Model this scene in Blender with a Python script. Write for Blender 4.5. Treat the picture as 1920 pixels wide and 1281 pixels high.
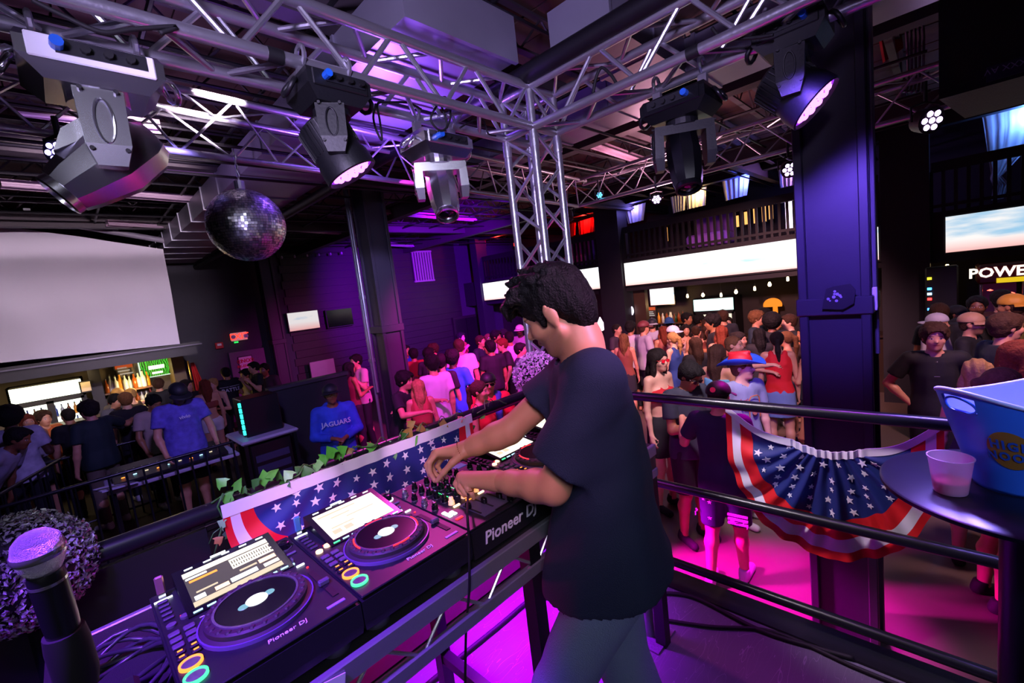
import bpy, bmesh, math, random
import numpy as np
from mathutils import Vector, Matrix, Euler

for _o in list(bpy.data.objects):
    bpy.data.objects.remove(_o)
SC = bpy.context.scene
COL = SC.collection
R = math.radians
random.seed(7)

# ---------------------------------------------------------------- camera
# world axes: +X runs along the DJ table to the bars, +Y runs from the stage out to the back wall,
# z = 0 is the stage deck, the dance floor lies at z = FLOOR
FLOOR = -0.95
F_PX, CXP, CYP, EYE = 825.0, 960.0, 640.5, 1.75
AX = np.array([[0.69065, -0.16261, 0.70467], [-0.71272, 0.00374, 0.70144], [-0.1167, -0.98668, -0.11331]])
def _orth(a):
    u, s, v = np.linalg.svd(a)
    return u @ v
AX = _orth(AX)      # rows: world x, y, z in camera (right, down, forward)
cam_d = bpy.data.cameras.new('camera')
cam_d.sensor_width = 36.0
cam_d.lens = 36.0 * F_PX / 1920.0
cam_d.clip_start = 0.02
cam_d.clip_end = 100
cam = bpy.data.objects.new('camera', cam_d)
COL.objects.link(cam)
_m = Matrix.Identity(4)
for r in range(3):
    _m[r][0], _m[r][1], _m[r][2] = AX[r][0], -AX[r][1], -AX[r][2]
_m[2][3] = EYE
cam.matrix_world = _m
SC.camera = cam
def ray(x, y):
    return AX @ np.array([(x - CXP) / F_PX, (y - CYP) / F_PX, 1.0])
def atz(x, y, z):
    d = ray(x, y); t = (z - EYE) / d[2]
    return Vector((t * d[0], t * d[1], z))
def atx(x, y, X):
    d = ray(x, y); t = X / d[0]
    return Vector((X, t * d[1], EYE + t * d[2]))
def aty(x, y, Y):
    d = ray(x, y); t = Y / d[1]
    return Vector((t * d[0], Y, EYE + t * d[2]))
def atd(x, y, dep):
    d = ray(x, y) * dep
    return Vector((d[0], d[1], EYE + d[2]))

# ---------------------------------------------------------------- world, exposure, lamps
SC.view_settings.view_transform = 'Standard'
SC.view_settings.look = 'None'
SC.view_settings.gamma = 1.0
SC.view_settings.exposure = 0.0
SC.view_settings.use_curve_mapping = False
W = bpy.data.worlds.new('world'); SC.world = W
W.use_nodes = True
W.node_tree.nodes['Background'].inputs[0].default_value = (0.010, 0.008, 0.016, 1)
W.node_tree.nodes['Background'].inputs[1].default_value = 1.0

def lamp(kind, name, loc, col, watts, aim=None, size=0.1, angle=60, blend=0.6, sy=None):
    d = bpy.data.lights.new(name, kind)
    d.color = col; d.energy = watts
    if kind == 'SPOT':
        d.spot_size = R(angle); d.spot_blend = blend; d.shadow_soft_size = size
    elif kind == 'AREA':
        d.shape = 'RECTANGLE'; d.size = size; d.size_y = sy or size
    else:
        d.shadow_soft_size = size
    o = bpy.data.objects.new(name, d); COL.objects.link(o)
    o.location = loc
    if aim is not None:
        v = Vector(aim) - Vector(loc)
        o.rotation_euler = v.to_track_quat('-Z', 'Y').to_euler()
    return o
VIOLET = (0.30, 0.07, 1.0); MAGENTA = (1.0, 0.03, 0.75); PINK = (1.0, 0.16, 0.42); BLUE = (0.06, 0.06, 1.0)
lamp('SPOT', 'fill_behind_camera', (-1.3, -1.6, 3.3), (.80, .80, 1.0), 230, (.85, 1.25, 1.9), size=.5, angle=48, blend=.7)  # added fill behind the camera for DJ, decks and trusses, no fixture there
lamp('SPOT', 'wash_violet_decks', (-.7, .7, 3.0), (.24, .04, 1.0), 1100, (.08, 1.28, 1.0), size=.12, angle=36)
lamp('SPOT', 'table_under_fill', (1.55, 1.70, .90), (.38, .0, 1.0), 420, (1.45, 1.66, 0), size=.06, angle=100, blend=.8)  # unseen lamp added under the table to colour the stage floor
lamp('POINT', 'kick_board_fill', (.7, 1.72, .45), (1.0, .0, .40), 7, size=.05)  # hidden lamp added to redden the kick board
lamp('SPOT', 'wash_violet_stage', (2.4, -.9, 2.9), (.35, .0, 1.0), 14, (1.7, .5, 0), size=.12, angle=44)
lamp('SPOT', 'wash_pink_dj', (1.5, -1.3, 2.8), (.95, .42, 1.0), 400, (1.03, .90, 1.62), size=.1, angle=15)
lamp('SPOT', 'wash_pink_hands', (1.9, 3.0, 2.8), (1.0, .06, .55), 130, (1.1, 1.4, 1.1), size=.1, angle=56)
lamp('SPOT', 'wash_magenta_dance', (2.2, 3.3, 2.75), (1.0, .04, .86), 620, (4.8, 5.4, -.2), size=.15, angle=78)
lamp('SPOT', 'wash_magenta_far', (4.6, 3.7, 2.75), (1.0, .02, .66), 1300, (5.6, 7.5, 0), size=.15, angle=78)
lamp('SPOT', 'wash_magenta_floor', (2.75, 2.5, .25), (1.0, .0, .72), 1300, (3.4, 1.2, -1.0), size=.08, angle=56)
lamp('SPOT', 'wash_magenta_top', (5.0, .7, 2.72), (1.0, .0, .75), 1500, (3.35, 1.0, -.95), size=.12, angle=34)
lamp('SPOT', 'wash_violet_wall', (4.6, 4.0, 2.8), (.26, .0, 1.0), 8000, (8.3, 12.0, 1.9), size=.12, angle=50)
lamp('SPOT', 'wash_blue_booth', (.6, 3.1, 2.75), (.36, .26, 1.0), 330, (1.3, 6.2, .5), size=.12, angle=70)
lamp('SPOT', 'screen_fill', (.9, 2.9, 3.1), (1.0, .78, .95), 2400, (.1, 9.45, 2.5), size=.1, angle=40)  # added spot that brightens the screen, no projector stands here
lamp('SPOT', 'bar_crowd_fill', (5.4, 2.0, 2.8), (1.0, .44, .50), 1150, (9.0, 3.2, .3), size=.2, angle=75)  # added fill to lift the crowd at the bar
lamp('SPOT', 'right_crowd_fill', (4.9, -.9, 2.9), (1.0, .52, .62), 1100, (6.5, -.1, .3), size=.2, angle=80)  # added fill to lift the people right of the column
lamp('SPOT', 'roof_fill_violet', (1.9, 2.9, 2.62), (.30, .10, 1.0), 130, (1.9, 2.8, 4), size=.15, angle=150)  # added uplight that brightens ducts and ceiling, no fixture
lamp('SPOT', 'roof_fill_pink', (5.6, 2.6, 2.6), (1.0, .42, .55), 150, (5.4, 2.5, 4), size=.2, angle=155)  # added uplight standing in for LED board light on the ceiling
lamp('SPOT', 'roof_fill_left', (.6, 4.6, 2.6), (.6, .35, 1.0), 50, (.6, 4.7, 4), size=.2, angle=155)  # added uplight for the left part of the ceiling
lamp('SPOT', 'column_wash', (1.95, .38, 2.55), (.18, .08, 1.0), 420, (3.4, .48, 1.75), size=.1, angle=46)
lamp('SPOT', 'wash_lens_left', (1.05, 1.80, 2.30), (.85, .05, 1.0), 110, (2.0, 1.85, 1.1), size=.1, angle=50)
lamp('SPOT', 'wash_lens_right', (2.40, .10, 2.30), (.28, .20, 1.0), 420, (1.80, -.22, 1.1), size=.1, angle=48)
lamp('SPOT', 'ivy_fill', (-.7, .1, 2.9), (.85, .95, 1.0), 110, (.55, 1.95, 1.1), size=.1, angle=30)  # added pale spot so the ivy leaves read green
lamp('SPOT', 'arms_fill_pink', (-.3, -.3, 2.9), (1.0, .28, .75), 85, (.93, 1.02, 1.2), size=.1, angle=20)  # narrow spot added to turn the DJ's arms pink
lamp('SPOT', 'rail_fill', (2.18, .45, 2.55), (.50, .06, 1.0), 70, (2.22, .40, 1.0), size=.08, angle=74)  # extra lamp added for violet highlights on the right rail
lamp('SPOT', 'bunting_fill', (1.35, 1.35, 2.75), (1.0, .84, 1.0), 230, (2.28, .40, .74), size=.1, angle=25)  # added spot to brighten the right bunting, no fixture there
lamp('SPOT', 'near_crowd_fill', (3.25, 1.0, 2.7), (1.0, .70, .92), 420, (4.9, 1.75, .45), size=.12, angle=52)  # added fill for the guests close to the rail
lamp('SPOT', 'pipe_column_fill', (2.4, 3.2, 2.65), (.50, .36, 1.0), 480, (3.5, 6.3, 1.9), size=.1, angle=26)  # extra spot added to bring out the column and its pipes
lamp('SPOT', 'tub_fill', (.1, -1.3, 2.8), (.32, .42, 1.0), 130, (1.8, -.2, 1.15), size=.1, angle=20)  # added front light for the camera side of the ice tub
lamp('SPOT', 'truss_fill', (-1.0, -.2, 2.4), (.62, .48, 1.0), 620, (1.4, 1.6, 3.0), size=.2, angle=62)  # added lamp that brightens the near trusses, not a real fixture
for _y, _c, _w in ((10.3, (1, .03, .02), 22), (6.9, (1, .03, .02), 22), (5.45, (.25, .2, 1), 10), (3.9, (1, .62, .2), 14), (2.9, (.08, .12, 1), 26), (1.9, (.55, .25, 1), 26), (-.9, (.12, .3, 1), 26)):
    lamp('POINT', 'curtain_light', (10.22, _y, 3.42), _c, _w, size=.06)


# ---------------------------------------------------------------- helpers
def srgb(h):
    h = h.lstrip('#')
    out = []
    for i in (0, 2, 4):
        c = int(h[i:i+2], 16) / 255.0
        out.append(c / 12.92 if c <= 0.04045 else ((c + 0.055) / 1.055) ** 2.4)
    return tuple(out)
_MATS = {}
def mat(name, col='808080', rough=0.5, metal=0.0, emit=None, es=0.0, var=0.12, scale=8.0, bump=0.0, bscale=60.0, spec=None, coat=0.0, sss=0.0, trans=0.0, alpha=1.0, attr=None):
    if name in _MATS:
        return _MATS[name]
    m = bpy.data.materials.new(name); m.use_nodes = True
    nt = m.node_tree; N = nt.nodes; L = nt.links
    b = N['Principled BSDF']
    c = srgb(col) if isinstance(col, str) else col
    b.inputs['Roughness'].default_value = rough
    b.inputs['Metallic'].default_value = metal
    if spec is not None: b.inputs['Specular IOR Level'].default_value = spec
    if coat: b.inputs['Coat Weight'].default_value = coat
    if trans: b.inputs['Transmission Weight'].default_value = trans
    if alpha < 1: b.inputs['Alpha'].default_value = alpha
    tc = N.new('ShaderNodeTexCoord')
    nz = N.new('ShaderNodeTexNoise'); nz.inputs['Scale'].default_value = scale; nz.inputs['Detail'].default_value = 4
    L.new(tc.outputs['Object'], nz.inputs['Vector'])
    mix = N.new('ShaderNodeMix'); mix.data_type = 'RGBA'
    mix.inputs['A'].default_value = tuple(x * (1 - var) for x in c) + (1,)
    mix.inputs['B'].default_value = tuple(min(1, x * (1 + var)) for x in c) + (1,)
    L.new(nz.outputs['Fac'], mix.inputs['Factor'])
    L.new(mix.outputs['Result'], b.inputs['Base Color'])
    if emit is not None:
        b.inputs['Emission Color'].default_value = (srgb(emit) if isinstance(emit, str) else emit) + (1,)
        b.inputs['Emission Strength'].default_value = es
    if bump:
        n2 = N.new('ShaderNodeTexNoise'); n2.inputs['Scale'].default_value = bscale; n2.inputs['Detail'].default_value = 3
        L.new(tc.outputs['Object'], n2.inputs['Vector'])
        bp = N.new('ShaderNodeBump'); bp.inputs['Strength'].default_value = bump; bp.inputs['Distance'].default_value = 0.01
        L.new(n2.outputs['Fac'], bp.inputs['Height']); L.new(bp.outputs['Normal'], b.inputs['Normal'])
    _MATS[name] = m
    return m
def glow(name, col, es):
    return mat(name, '101010', 0.4, emit=col, es=es, var=0)

WLOC = {}
def tag(o, label=None, cat=None, group=None, kind=None):
    if label: o['label'] = label
    if cat: o['category'] = cat
    if group: o['group'] = group
    if kind: o['kind'] = kind
    return o
def thing(name, label, cat, loc=(0, 0, 0), rz=0.0, group=None, kind=None):
    o = bpy.data.objects.new(name, None); COL.objects.link(o)
    o.empty_display_size = 0.1
    o.location = loc; o.rotation_euler = (0, 0, rz)
    WLOC[o.name] = Vector(loc)
    return tag(o, label, cat, group, kind)
def dup(root, loc=None, rot=None, parent=None):
    r = root.copy(); COL.objects.link(r)
    if parent is not None: r.parent = parent
    if loc is not None: r.location = loc
    if rot is not None: r.rotation_euler = rot
    for ch in root.children: dup(ch, parent=r)
    return r
class MB:
    "collects shapes; build() links them as one mesh object"
    def __init__(s): s.v = []; s.f = []; s.mi = []; s.cur = 0
    def _add(s, vs, fs):
        o = len(s.v)
        s.v += [tuple(v) for v in vs]
        s.f += [tuple(i + o for i in f) for f in fs]
        s.mi += [s.cur] * len(fs)
        return s
    def box(s, c, size, rot=None, bev=0.0):
        x, y, z = size[0] / 2, size[1] / 2, size[2] / 2
        if bev > 0:
            b = min(bev, x * .9, y * .9, z * .9)
            vs = []
            for sx in (-1, 1):
                for sy in (-1, 1):
                    for sz in (-1, 1):
                        vs += [(sx * x, sy * (y - b), sz * (z - b)), (sx * (x - b), sy * y, sz * (z - b)), (sx * (x - b), sy * (y - b), sz * z)]
            bm = bmesh.new()
            for v in vs: bm.verts.new(v)
            r = bmesh.ops.convex_hull(bm, input=bm.verts)
            bm.verts.index_update()
            V = [v.co.copy() for v in bm.verts]; Fs = [[v.index for v in f.verts] for f in bm.faces]
            bm.free()
        else:
            V = [(-x, -y, -z), (x, -y, -z), (x, y, -z), (-x, y, -z), (-x, -y, z), (x, -y, z), (x, y, z), (-x, y, z)]
            Fs = [(0, 3, 2, 1), (4, 5, 6, 7), (0, 1, 5, 4), (1, 2, 6, 5), (2, 3, 7, 6), (3, 0, 4, 7)]
        M_ = Matrix.Translation(Vector(c))
        if rot is not None: M_ = M_ @ (rot.to_4x4() if not isinstance(rot, Euler) else rot.to_matrix().to_4x4())
        return s._add([M_ @ Vector(v) for v in V], Fs)
    def b2(s, lo, hi, bev=0.0):
        return s.box([(a + b) / 2 for a, b in zip(lo, hi)], [abs(b - a) for a, b in zip(lo, hi)], bev=bev)
    def cyl(s, a, b, r, r2=None, n=12, caps=True):
        a = Vector(a); b = Vector(b); d = (b - a)
        if r2 is None: r2 = r
        q = d.normalized().to_track_quat('Z', 'Y')
        vs = []
        for p, rr in ((a, r), (b, r2)):
            for i in range(n):
                t = 2 * math.pi * i / n
                vs.append(p + q @ Vector((rr * math.cos(t), rr * math.sin(t), 0)))
        fs = [(i, (i + 1) % n, n + (i + 1) % n, n + i) for i in range(n)]
        if caps: fs += [tuple(range(n))[::-1], tuple(range(n, 2 * n))]
        return s._add(vs, fs)
    def tube(s, pts, r, n=8, closed=False, caps=True):
        pts = [Vector(p) for p in pts]; m = len(pts)
        vs = []; up = None
        for i, p in enumerate(pts):
            a = pts[(i - 1) % m] if (closed or i > 0) else p
            b = pts[(i + 1) % m] if (closed or i < m - 1) else p
            t = (b - a).normalized()
            if up is None:
                up = Vector((0, 0, 1)) if abs(t.z) < .9 else Vector((1, 0, 0))
            u = (up - t * up.dot(t))
            if u.length < 1e-5: u = t.orthogonal()
            u.normalize(); w = t.cross(u); up = u
            rr = r[i] if isinstance(r, (list, tuple)) else r
            for k in range(n):
                an = 2 * math.pi * k / n
                vs.append(p + (u * math.cos(an) + w * math.sin(an)) * rr)
        fs = []
        for i in range(m if closed else m - 1):
            j = (i + 1) % m
            for k in range(n):
                k2 = (k + 1) % n
                fs.append((i * n + k, i * n + k2, j * n + k2, j * n + k))
        if caps and not closed:
            fs += [tuple(range(n))[::-1], tuple(range((m - 1) * n, m * n))]
        return s._add(vs, fs)
    def lathe(s, prof, c=(0, 0, 0), n=24, axis=None, sx=1, sy=1):
        M_ = Matrix.Translation(Vector(c))
        if axis is not None: M_ = M_ @ Vector(axis).normalized().to_track_quat('Z', 'Y').to_matrix().to_4x4()
        vs = []; fs = []
        for r_, z_ in prof:
            for i in range(n):
                t = 2 * math.pi * i / n
                vs.append(M_ @ Vector((r_ * math.cos(t) * sx, r_ * math.sin(t) * sy, z_)))
        for k in range(len(prof) - 1):
            for i in range(n):
                j = (i + 1) % n
                fs.append((k * n + i, k * n + j, (k + 1) * n + j, (k + 1) * n + i))
        if prof[0][0] > 1e-6: fs.append(tuple(range(n))[::-1])
        if prof[-1][0] > 1e-6: fs.append(tuple(range((len(prof) - 1) * n, len(prof) * n)))
        return s._add(vs, fs)
    def prism(s, poly, z0, z1, M_=None):
        n = len(poly); vs = [Vector((p[0], p[1], z0)) for p in poly] + [Vector((p[0], p[1], z1)) for p in poly]
        if M_ is not None: vs = [M_ @ v for v in vs]
        fs = [tuple(range(n))[::-1], tuple(range(n, 2 * n))] + [(i, (i + 1) % n, n + (i + 1) % n, n + i) for i in range(n)]
        return s._add(vs, fs)
    def quad(s, a, b, c, d): return s._add([a, b, c, d], [(0, 1, 2, 3)])
    def hull(s, pts):
        bm = bmesh.new()
        for p in pts: bm.verts.new(p)
        bmesh.ops.convex_hull(bm, input=bm.verts)
        bm.verts.index_update()
        V = [v.co.copy() for v in bm.verts]; Fs = [[v.index for v in f.verts] for f in bm.faces]
        bm.free()
        return s._add(V, Fs)
    def build(s, name, m, parent=None, smooth=False, local=False, base=True):
        "vertices are in world space unless local; a child of a thing is shifted into its thing's frame"
        me = bpy.data.meshes.new(name)
        off = Vector((0, 0, 0)); loc = Vector((0, 0, 0))
        if not local:
            if parent is not None: off = WLOC.get(parent.name, Vector((0, 0, 0)))
            elif base and s.v:
                a = np.array(s.v); off = Vector(((a[:, 0].min() + a[:, 0].max()) / 2, (a[:, 1].min() + a[:, 1].max()) / 2, a[:, 2].min()))
                loc = off
        me.from_pydata([tuple(Vector(v) - off) for v in s.v], [], s.f)
        ms = m if isinstance(m, (list, tuple)) else [m]
        for x in ms: me.materials.append(x)
        if len(ms) > 1: me.polygons.foreach_set('material_index', s.mi)
        if smooth:
            me.polygons.foreach_set('use_smooth', [True] * len(me.polygons))
            if smooth != 'all':
                try: me.set_sharp_from_angle(angle=R(smooth if smooth is not True else 40))
                except Exception: pass
        me.update()
        o = bpy.data.objects.new(name, me); COL.objects.link(o)
        if parent is not None:
            o.parent = parent; WLOC[o.name] = off
        else:
            o.location = loc; WLOC[o.name] = loc
        return o
def struct(name, mb, m, parent=None, smooth=False):
    o = mb.build(name, m, parent, smooth)
    if parent is None: o['kind'] = 'structure'
    return o
_TXT = {}
def text_mesh(txt, size=0.1, depth=0.002, bold=0.0, spacing=1.0, align='CENTER'):
    key = (txt, size, depth, bold, spacing, align)
    if key in _TXT: return _TXT[key]
    cu = bpy.data.curves.new('lettering', 'FONT'); cu.body = txt; cu.size = size; cu.extrude = depth; cu.offset = bold
    cu.align_x = align; cu.align_y = 'CENTER'; cu.space_character = spacing; cu.resolution_u = 2
    ob = bpy.data.objects.new('tmp', cu); COL.objects.link(ob)
    dg = bpy.context.evaluated_depsgraph_get()
    me = bpy.data.meshes.new_from_object(ob.evaluated_get(dg))
    vs = [v.co.copy() for v in me.vertices]; fs = [tuple(p.vertices) for p in me.polygons]
    bpy.data.objects.remove(ob); bpy.data.curves.remove(cu); bpy.data.meshes.remove(me)
    _TXT[key] = (vs, fs)
    return vs, fs
def frame(o, x, y):
    "matrix with origin o, local x and y axes (z = x cross y)"
    x = Vector(x).normalized(); y = Vector(y); y = (y - x * x.dot(y)).normalized(); z = x.cross(y)
    m = Matrix.Identity(4)
    for i in range(3):
        m[i][0], m[i][1], m[i][2], m[i][3] = x[i], y[i], z[i], o[i]
    return m
def text(name, txt, o, x, y, size, m, parent=None, depth=0.002, bold=0.0, local=False, fn=None, spacing=1.0, italic=0.0):
    vs, fs = text_mesh(txt, size, depth, bold, spacing)
    M_ = frame(o, x, y)
    mb = MB()
    vs2 = [Vector((v.x + italic * v.y, v.y, v.z)) for v in vs]
    mb._add([(fn(v) if fn else M_ @ v) for v in vs2], fs)
    return mb.build(name, m, parent, local=local)

# ---------------------------------------------------------------- materials
BLACK = mat('black_paint', '0d0d10', 0.55)
BLACKM = mat('black_metal', '121216', 0.38, spec=0.5)
SATIN = mat('satin_black_steel', '1b1b22', 0.32, metal=0.3)
ALU = mat('truss_aluminium', 'b9b9c0', 0.33, metal=0.85, bump=0.15, bscale=40)
CHROME = mat('chrome', 'e4e4ea', 0.26, metal=1.0, var=0.03, bump=0.02, bscale=9)
WALLM = mat('dark_wall_paint', '34343f', 0.75, bump=0.2, bscale=30)
WOODW = mat('dark_plank_wood', '1f1a1c', 0.6, var=0.35, scale=3, bump=0.3, bscale=20)
WHITEP = mat('white_plastic', 'd8d8dc', 0.45)
RUBBER = mat('black_rubber', '09090b', 0.7)
COLP = mat('column_paint', '2a2933', 0.5, bump=0.1, bscale=25)
def floor_mat(name, col, col2, rough, scratch):
    m = mat(name, col, rough)
    nt = m.node_tree; N = nt.nodes; L = nt.links; b = N['Principled BSDF']
    tc = N.new('ShaderNodeTexCoord')
    n1 = N.new('ShaderNodeTexNoise'); n1.inputs['Scale'].default_value = 1.6; n1.inputs['Detail'].default_value = 6
    L.new(tc.outputs['Object'], n1.inputs['Vector'])
    mx = N.new('ShaderNodeMix'); mx.data_type = 'RGBA'
    mx.inputs['A'].default_value = srgb(col) + (1,); mx.inputs['B'].default_value = srgb(col2) + (1,)
    L.new(n1.outputs['Fac'], mx.inputs['Factor'])
    last = mx.outputs['Result']
    if scratch:
        for k, (rz, th) in enumerate(((0.4, 0.488), (1.9, 0.489), (1.1, 0.489))):
            mp = N.new('ShaderNodeMapping'); mp.inputs['Rotation'].default_value = (0, 0, rz); mp.inputs['Scale'].default_value = (1.1, 7.0, 1)
            L.new(tc.outputs['Object'], mp.inputs['Vector'])
            nn = N.new('ShaderNodeTexNoise'); nn.inputs['Scale'].default_value = 1.7 + k; nn.inputs['Detail'].default_value = 1
            L.new(mp.outputs['Vector'], nn.inputs['Vector'])
            s1 = N.new('ShaderNodeMath'); s1.operation = 'SUBTRACT'; s1.inputs[1].default_value = 0.5; L.new(nn.outputs['Fac'], s1.inputs[0])
            ab = N.new('ShaderNodeMath'); ab.operation = 'ABSOLUTE'; L.new(s1.outputs[0], ab.inputs[0])
            lt = N.new('ShaderNodeMath'); lt.operation = 'LESS_THAN'; lt.inputs[1].default_value = 0.0022; L.new(ab.outputs[0], lt.inputs[0])
            m2 = N.new('ShaderNodeMix'); m2.data_type = 'RGBA'; m2.inputs['B'].default_value = srgb('9a98a4') + (1,)
            ml = N.new('ShaderNodeMath'); ml.operation = 'MULTIPLY'; ml.inputs[1].default_value = 0.45; L.new(lt.outputs[0], ml.inputs[0])
            L.new(ml.outputs[0], m2.inputs['Factor']); L.new(last, m2.inputs['A']); last = m2.outputs['Result']
    L.new(last, b.inputs['Base Color'])
    r1 = N.new('ShaderNodeMapRange'); r1.inputs['To Min'].default_value = rough * 0.8; r1.inputs['To Max'].default_value = rough * 1.4
    L.new(n1.outputs['Fac'], r1.inputs['Value']); L.new(r1.outputs['Result'], b.inputs['Roughness'])
    return m
STAGEM = floor_mat('stage_vinyl', '5d5c66', '6e6d77', 0.50, True)
STAGEM.node_tree.nodes['Principled BSDF'].inputs['Specular IOR Level'].default_value = .2
FLOORM = floor_mat('dance_floor_concrete', '5a4a42', '77655a', 0.38, False)

# ---------------------------------------------------------------- floors
mb = MB().b2((-6, -4, FLOOR - 0.1), (14, 13, FLOOR)); struct('floor', mb, FLOORM)
mb = MB().b2((-4, -3.2, -0.10), (2.27, 2.03, 0)); struct('floor_stage', mb, STAGEM)
mb = MB().b2((-4, 1.99, FLOOR), (2.24, 2.02, -0.1)).b2((2.23, -3.2, FLOOR), (2.26, 2.02, -0.1)); struct('trim_1', mb, BLACK)
mb = MB().b2((2.13, -3.2, 0.0), (2.275, 2.035, 0.012)).b2((-4, 1.93, 0.0), (2.13, 2.035, 0.012)); struct('trim_2', mb, BLACKM)
TIER = -0.55
mb = MB().b2((-6, 5.8, FLOOR), (3.0, 13, TIER)); struct('floor_tier', mb, mat('tier_carpet', '2a211e', 0.85, bump=0.3, bscale=200))

# ---------------------------------------------------------------- outer walls
CEIL = 3.95
w = struct('wall_back', MB().b2((-6, 12.0, FLOOR), (12.6, 12.2, CEIL + .2)), WALLM)
pl = None
rows = [(z, z + 0.19) for z in np.arange(FLOOR + 0.02, 3.6, 0.2)]
for i, (z0, z1) in enumerate(rows):
    x0 = 4.05 + (0.0 if i % 2 else 0.05)
    for (a, b) in ((x0, 6.6 + (i % 3) * 0.35), (6.61 + (i % 3) * 0.35, 9.75)):
        MB().b2((a, 11.965 - (i * 7 % 3) * 0.006, float(z0)), (b - 0.008, 12.0, float(z1))).build('plank', WOODW, w)
struct('wall_left', MB().b2((-6.2, -4, FLOOR), (-6, 12.2, CEIL + .2)), WALLM)
struct('wall_front', MB().b2((-6, -4.2, FLOOR), (12.6, -4, CEIL + .2)), WALLM)
struct('wall_right', MB().b2((12.5, -4, FLOOR), (12.7, 12.2, CEIL + .2)), WALLM)

# ---------------------------------------------------------------- ceiling: deck, bar joists, conduits
DECK = mat('roof_deck_boards', '4a332c', 0.8, var=0.4, scale=2, bump=0.3, bscale=15)
cl = struct('ceiling', MB().b2((-6, -4, CEIL), (12.6, 12.2, CEIL + 0.2)), DECK)
for i in range(46):
    x = -1.2 + i * 0.3
    MB().b2((x, -2, CEIL - 0.02 - (i % 3) * .004), (x + 0.285, 12.0, CEIL)).build('plank', DECK, cl)
JM = mat('joist_steel', '3c343a', 0.6, metal=0.2)
def joist(y):
    zt, zb = CEIL - 0.05, CEIL - 0.38
    m_ = MB().b2((-5, y - .03, zt - .02), (12.5, y + .03, zt)).b2((-5, y - .03, zb), (12.5, y + .03, zb + .02))
    x = -2.0; up = True
    while x < 12.2:
        a, b = (zb + .01, zt) if up else (zt, zb + .01)
        m_.cyl((x, y, a), (x + 0.3, y, b), 0.010, n=5, caps=False); x += 0.3; up = not up
    o = m_.build('ceiling_joist', JM); o['kind'] = 'structure'
for k in range(18): joist(0.35 + k * 0.66)
def beam(name, a, b, w_, h_, m):
    d = Vector(b) - Vector(a); L_ = d.length
    M_ = d.normalized().to_track_quat('X', 'Z').to_matrix()
    return tag(MB().box((Vector(a) + Vector(b)) / 2, (L_, w_, h_), rot=M_).build(name, m), kind='structure')
for y_, z_ in ((2.6, 3.52), (5.6, 3.5), (9.0, 3.5)): beam('ceiling_beam', (-5, y_, z_), (12.4, y_, z_), 0.12, 0.22, JM)
for x_ in (4.6, 7.8): beam('ceiling_beam', (x_, 0.0, 3.42), (x_, 12, 3.42), 0.14, 0.24, JM)
RODM = mat('conduit_dark', '17151b', 0.5, metal=0.4)
k = 0
for x_ in np.arange(0.6, 9.5, 0.75):
    o = MB().cyl((float(x_), 0.1, 3.46), (float(x_), 11.9, 3.46 + 0.02 * (k % 3)), 0.016, n=6).build('ceiling_conduit', RODM); o['kind'] = 'structure'; k += 1
for y_ in np.arange(1.0, 11.5, 0.9):
    o = MB().cyl((-3, float(y_), 3.43), (11.9, float(y_), 3.43), 0.014, n=6).build('ceiling_conduit', RODM); o['kind'] = 'structure'
# big dark sprinkler main along Y, upper middle of the photo
p0, p1 = atz(975, 150, 3.10), atz(1215, 0, 3.10)
mx_ = (p0.x + p1.x) / 2
o = MB().cyl((mx_, 0.4, 3.10), (mx_, 11.9, 3.10), 0.055, n=12).build('sprinkler_main', RODM, smooth=True)
tag(o, 'thick dark pipe under the roof beside the pale duct box', 'pipe')

# ---------------------------------------------------------------- columns
def column(name, x0, y0, w_, label, clad_z=None, pipes=True):
    t = thing(name, label, 'column', (x0 + w_ / 2, y0 + w_ / 2, FLOOR), kind='structure')
    x1, y1 = x0 + w_, y0 + w_; e = 0.05
    MB().b2((x0 + .03, y0 + .03, FLOOR), (x1 - .03, y1 - .03, CEIL)).build('web', COLP, t)
    for (ax, ay) in ((x0, y0), (x0, y1 - e), (x1 - e, y0), (x1 - e, y1 - e)):
        MB().b2((ax, ay, FLOOR), (ax + e, ay + e, CEIL), bev=.006).build('corner_angle', COLP, t)
    if clad_z:
        MB().b2((x0 - .012, y0 - .012, clad_z - .055), (x1 + .012, y1 + .012, clad_z + .055), bev=.006).build('collar', COLP, t)
    return t
colR = column('steel_column', 3.36, 0.31, 0.37, 'broad dark violet lit column right of the flag bunting', clad_z=1.42)
STK = mat('sticker_grey', '9a9aa6', 0.6)
# scuffed sign and small electrical box on the collar
m_ = MB()
pc = atx(1572, 555, 3.335)
poly = [(-.085, -.075), (.02, -.085), (.075, -.05), (.085, .03), (.06, .07), (-.02, .062), (-.06, .05)]
M_ = frame(pc, (0, -1, 0), (0, 0, 1))
m_.prism(poly, 0, .008, M_); m_.build('torn_tape', mat('torn_tape', '16161c', .5), colR)
m_ = MB()
random.seed(3)
for i in range(9):
    a = random.uniform(0, 6.28); r_ = random.uniform(.005, .04)
    m_.lathe([(0.0001, 0), (random.uniform(.005, .011), .001), (.0001, .002)], M_ @ Vector((-.02 + r_ * math.cos(a), -.01 + r_ * math.sin(a), .009)), n=6, axis=(-1, 0, 0))
m_.build('glue_spot', STK, colR)
MB().b2((3.40, 0.285, 1.38), (3.44, 0.31, 1.52), bev=.004).build('switch_box', WHITEP, colR)
MB().cyl((3.42, 0.298, 1.52), (3.42, 0.298, 3.9), 0.012, n=8).cyl((3.50, 0.298, 1.1), (3.50, 0.298, 3.9), 0.012, n=8).build('conduit', ALU, colR, smooth=True)
colL = column('steel_column', 3.36, 6.06, 0.36, 'dark column with silver pipes beside the magenta dance crowd', clad_z=1.40)
PIPEM = mat('galvanised_pipe', '9ca6ad', 0.35, metal=0.7)
m_ = MB()
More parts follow.
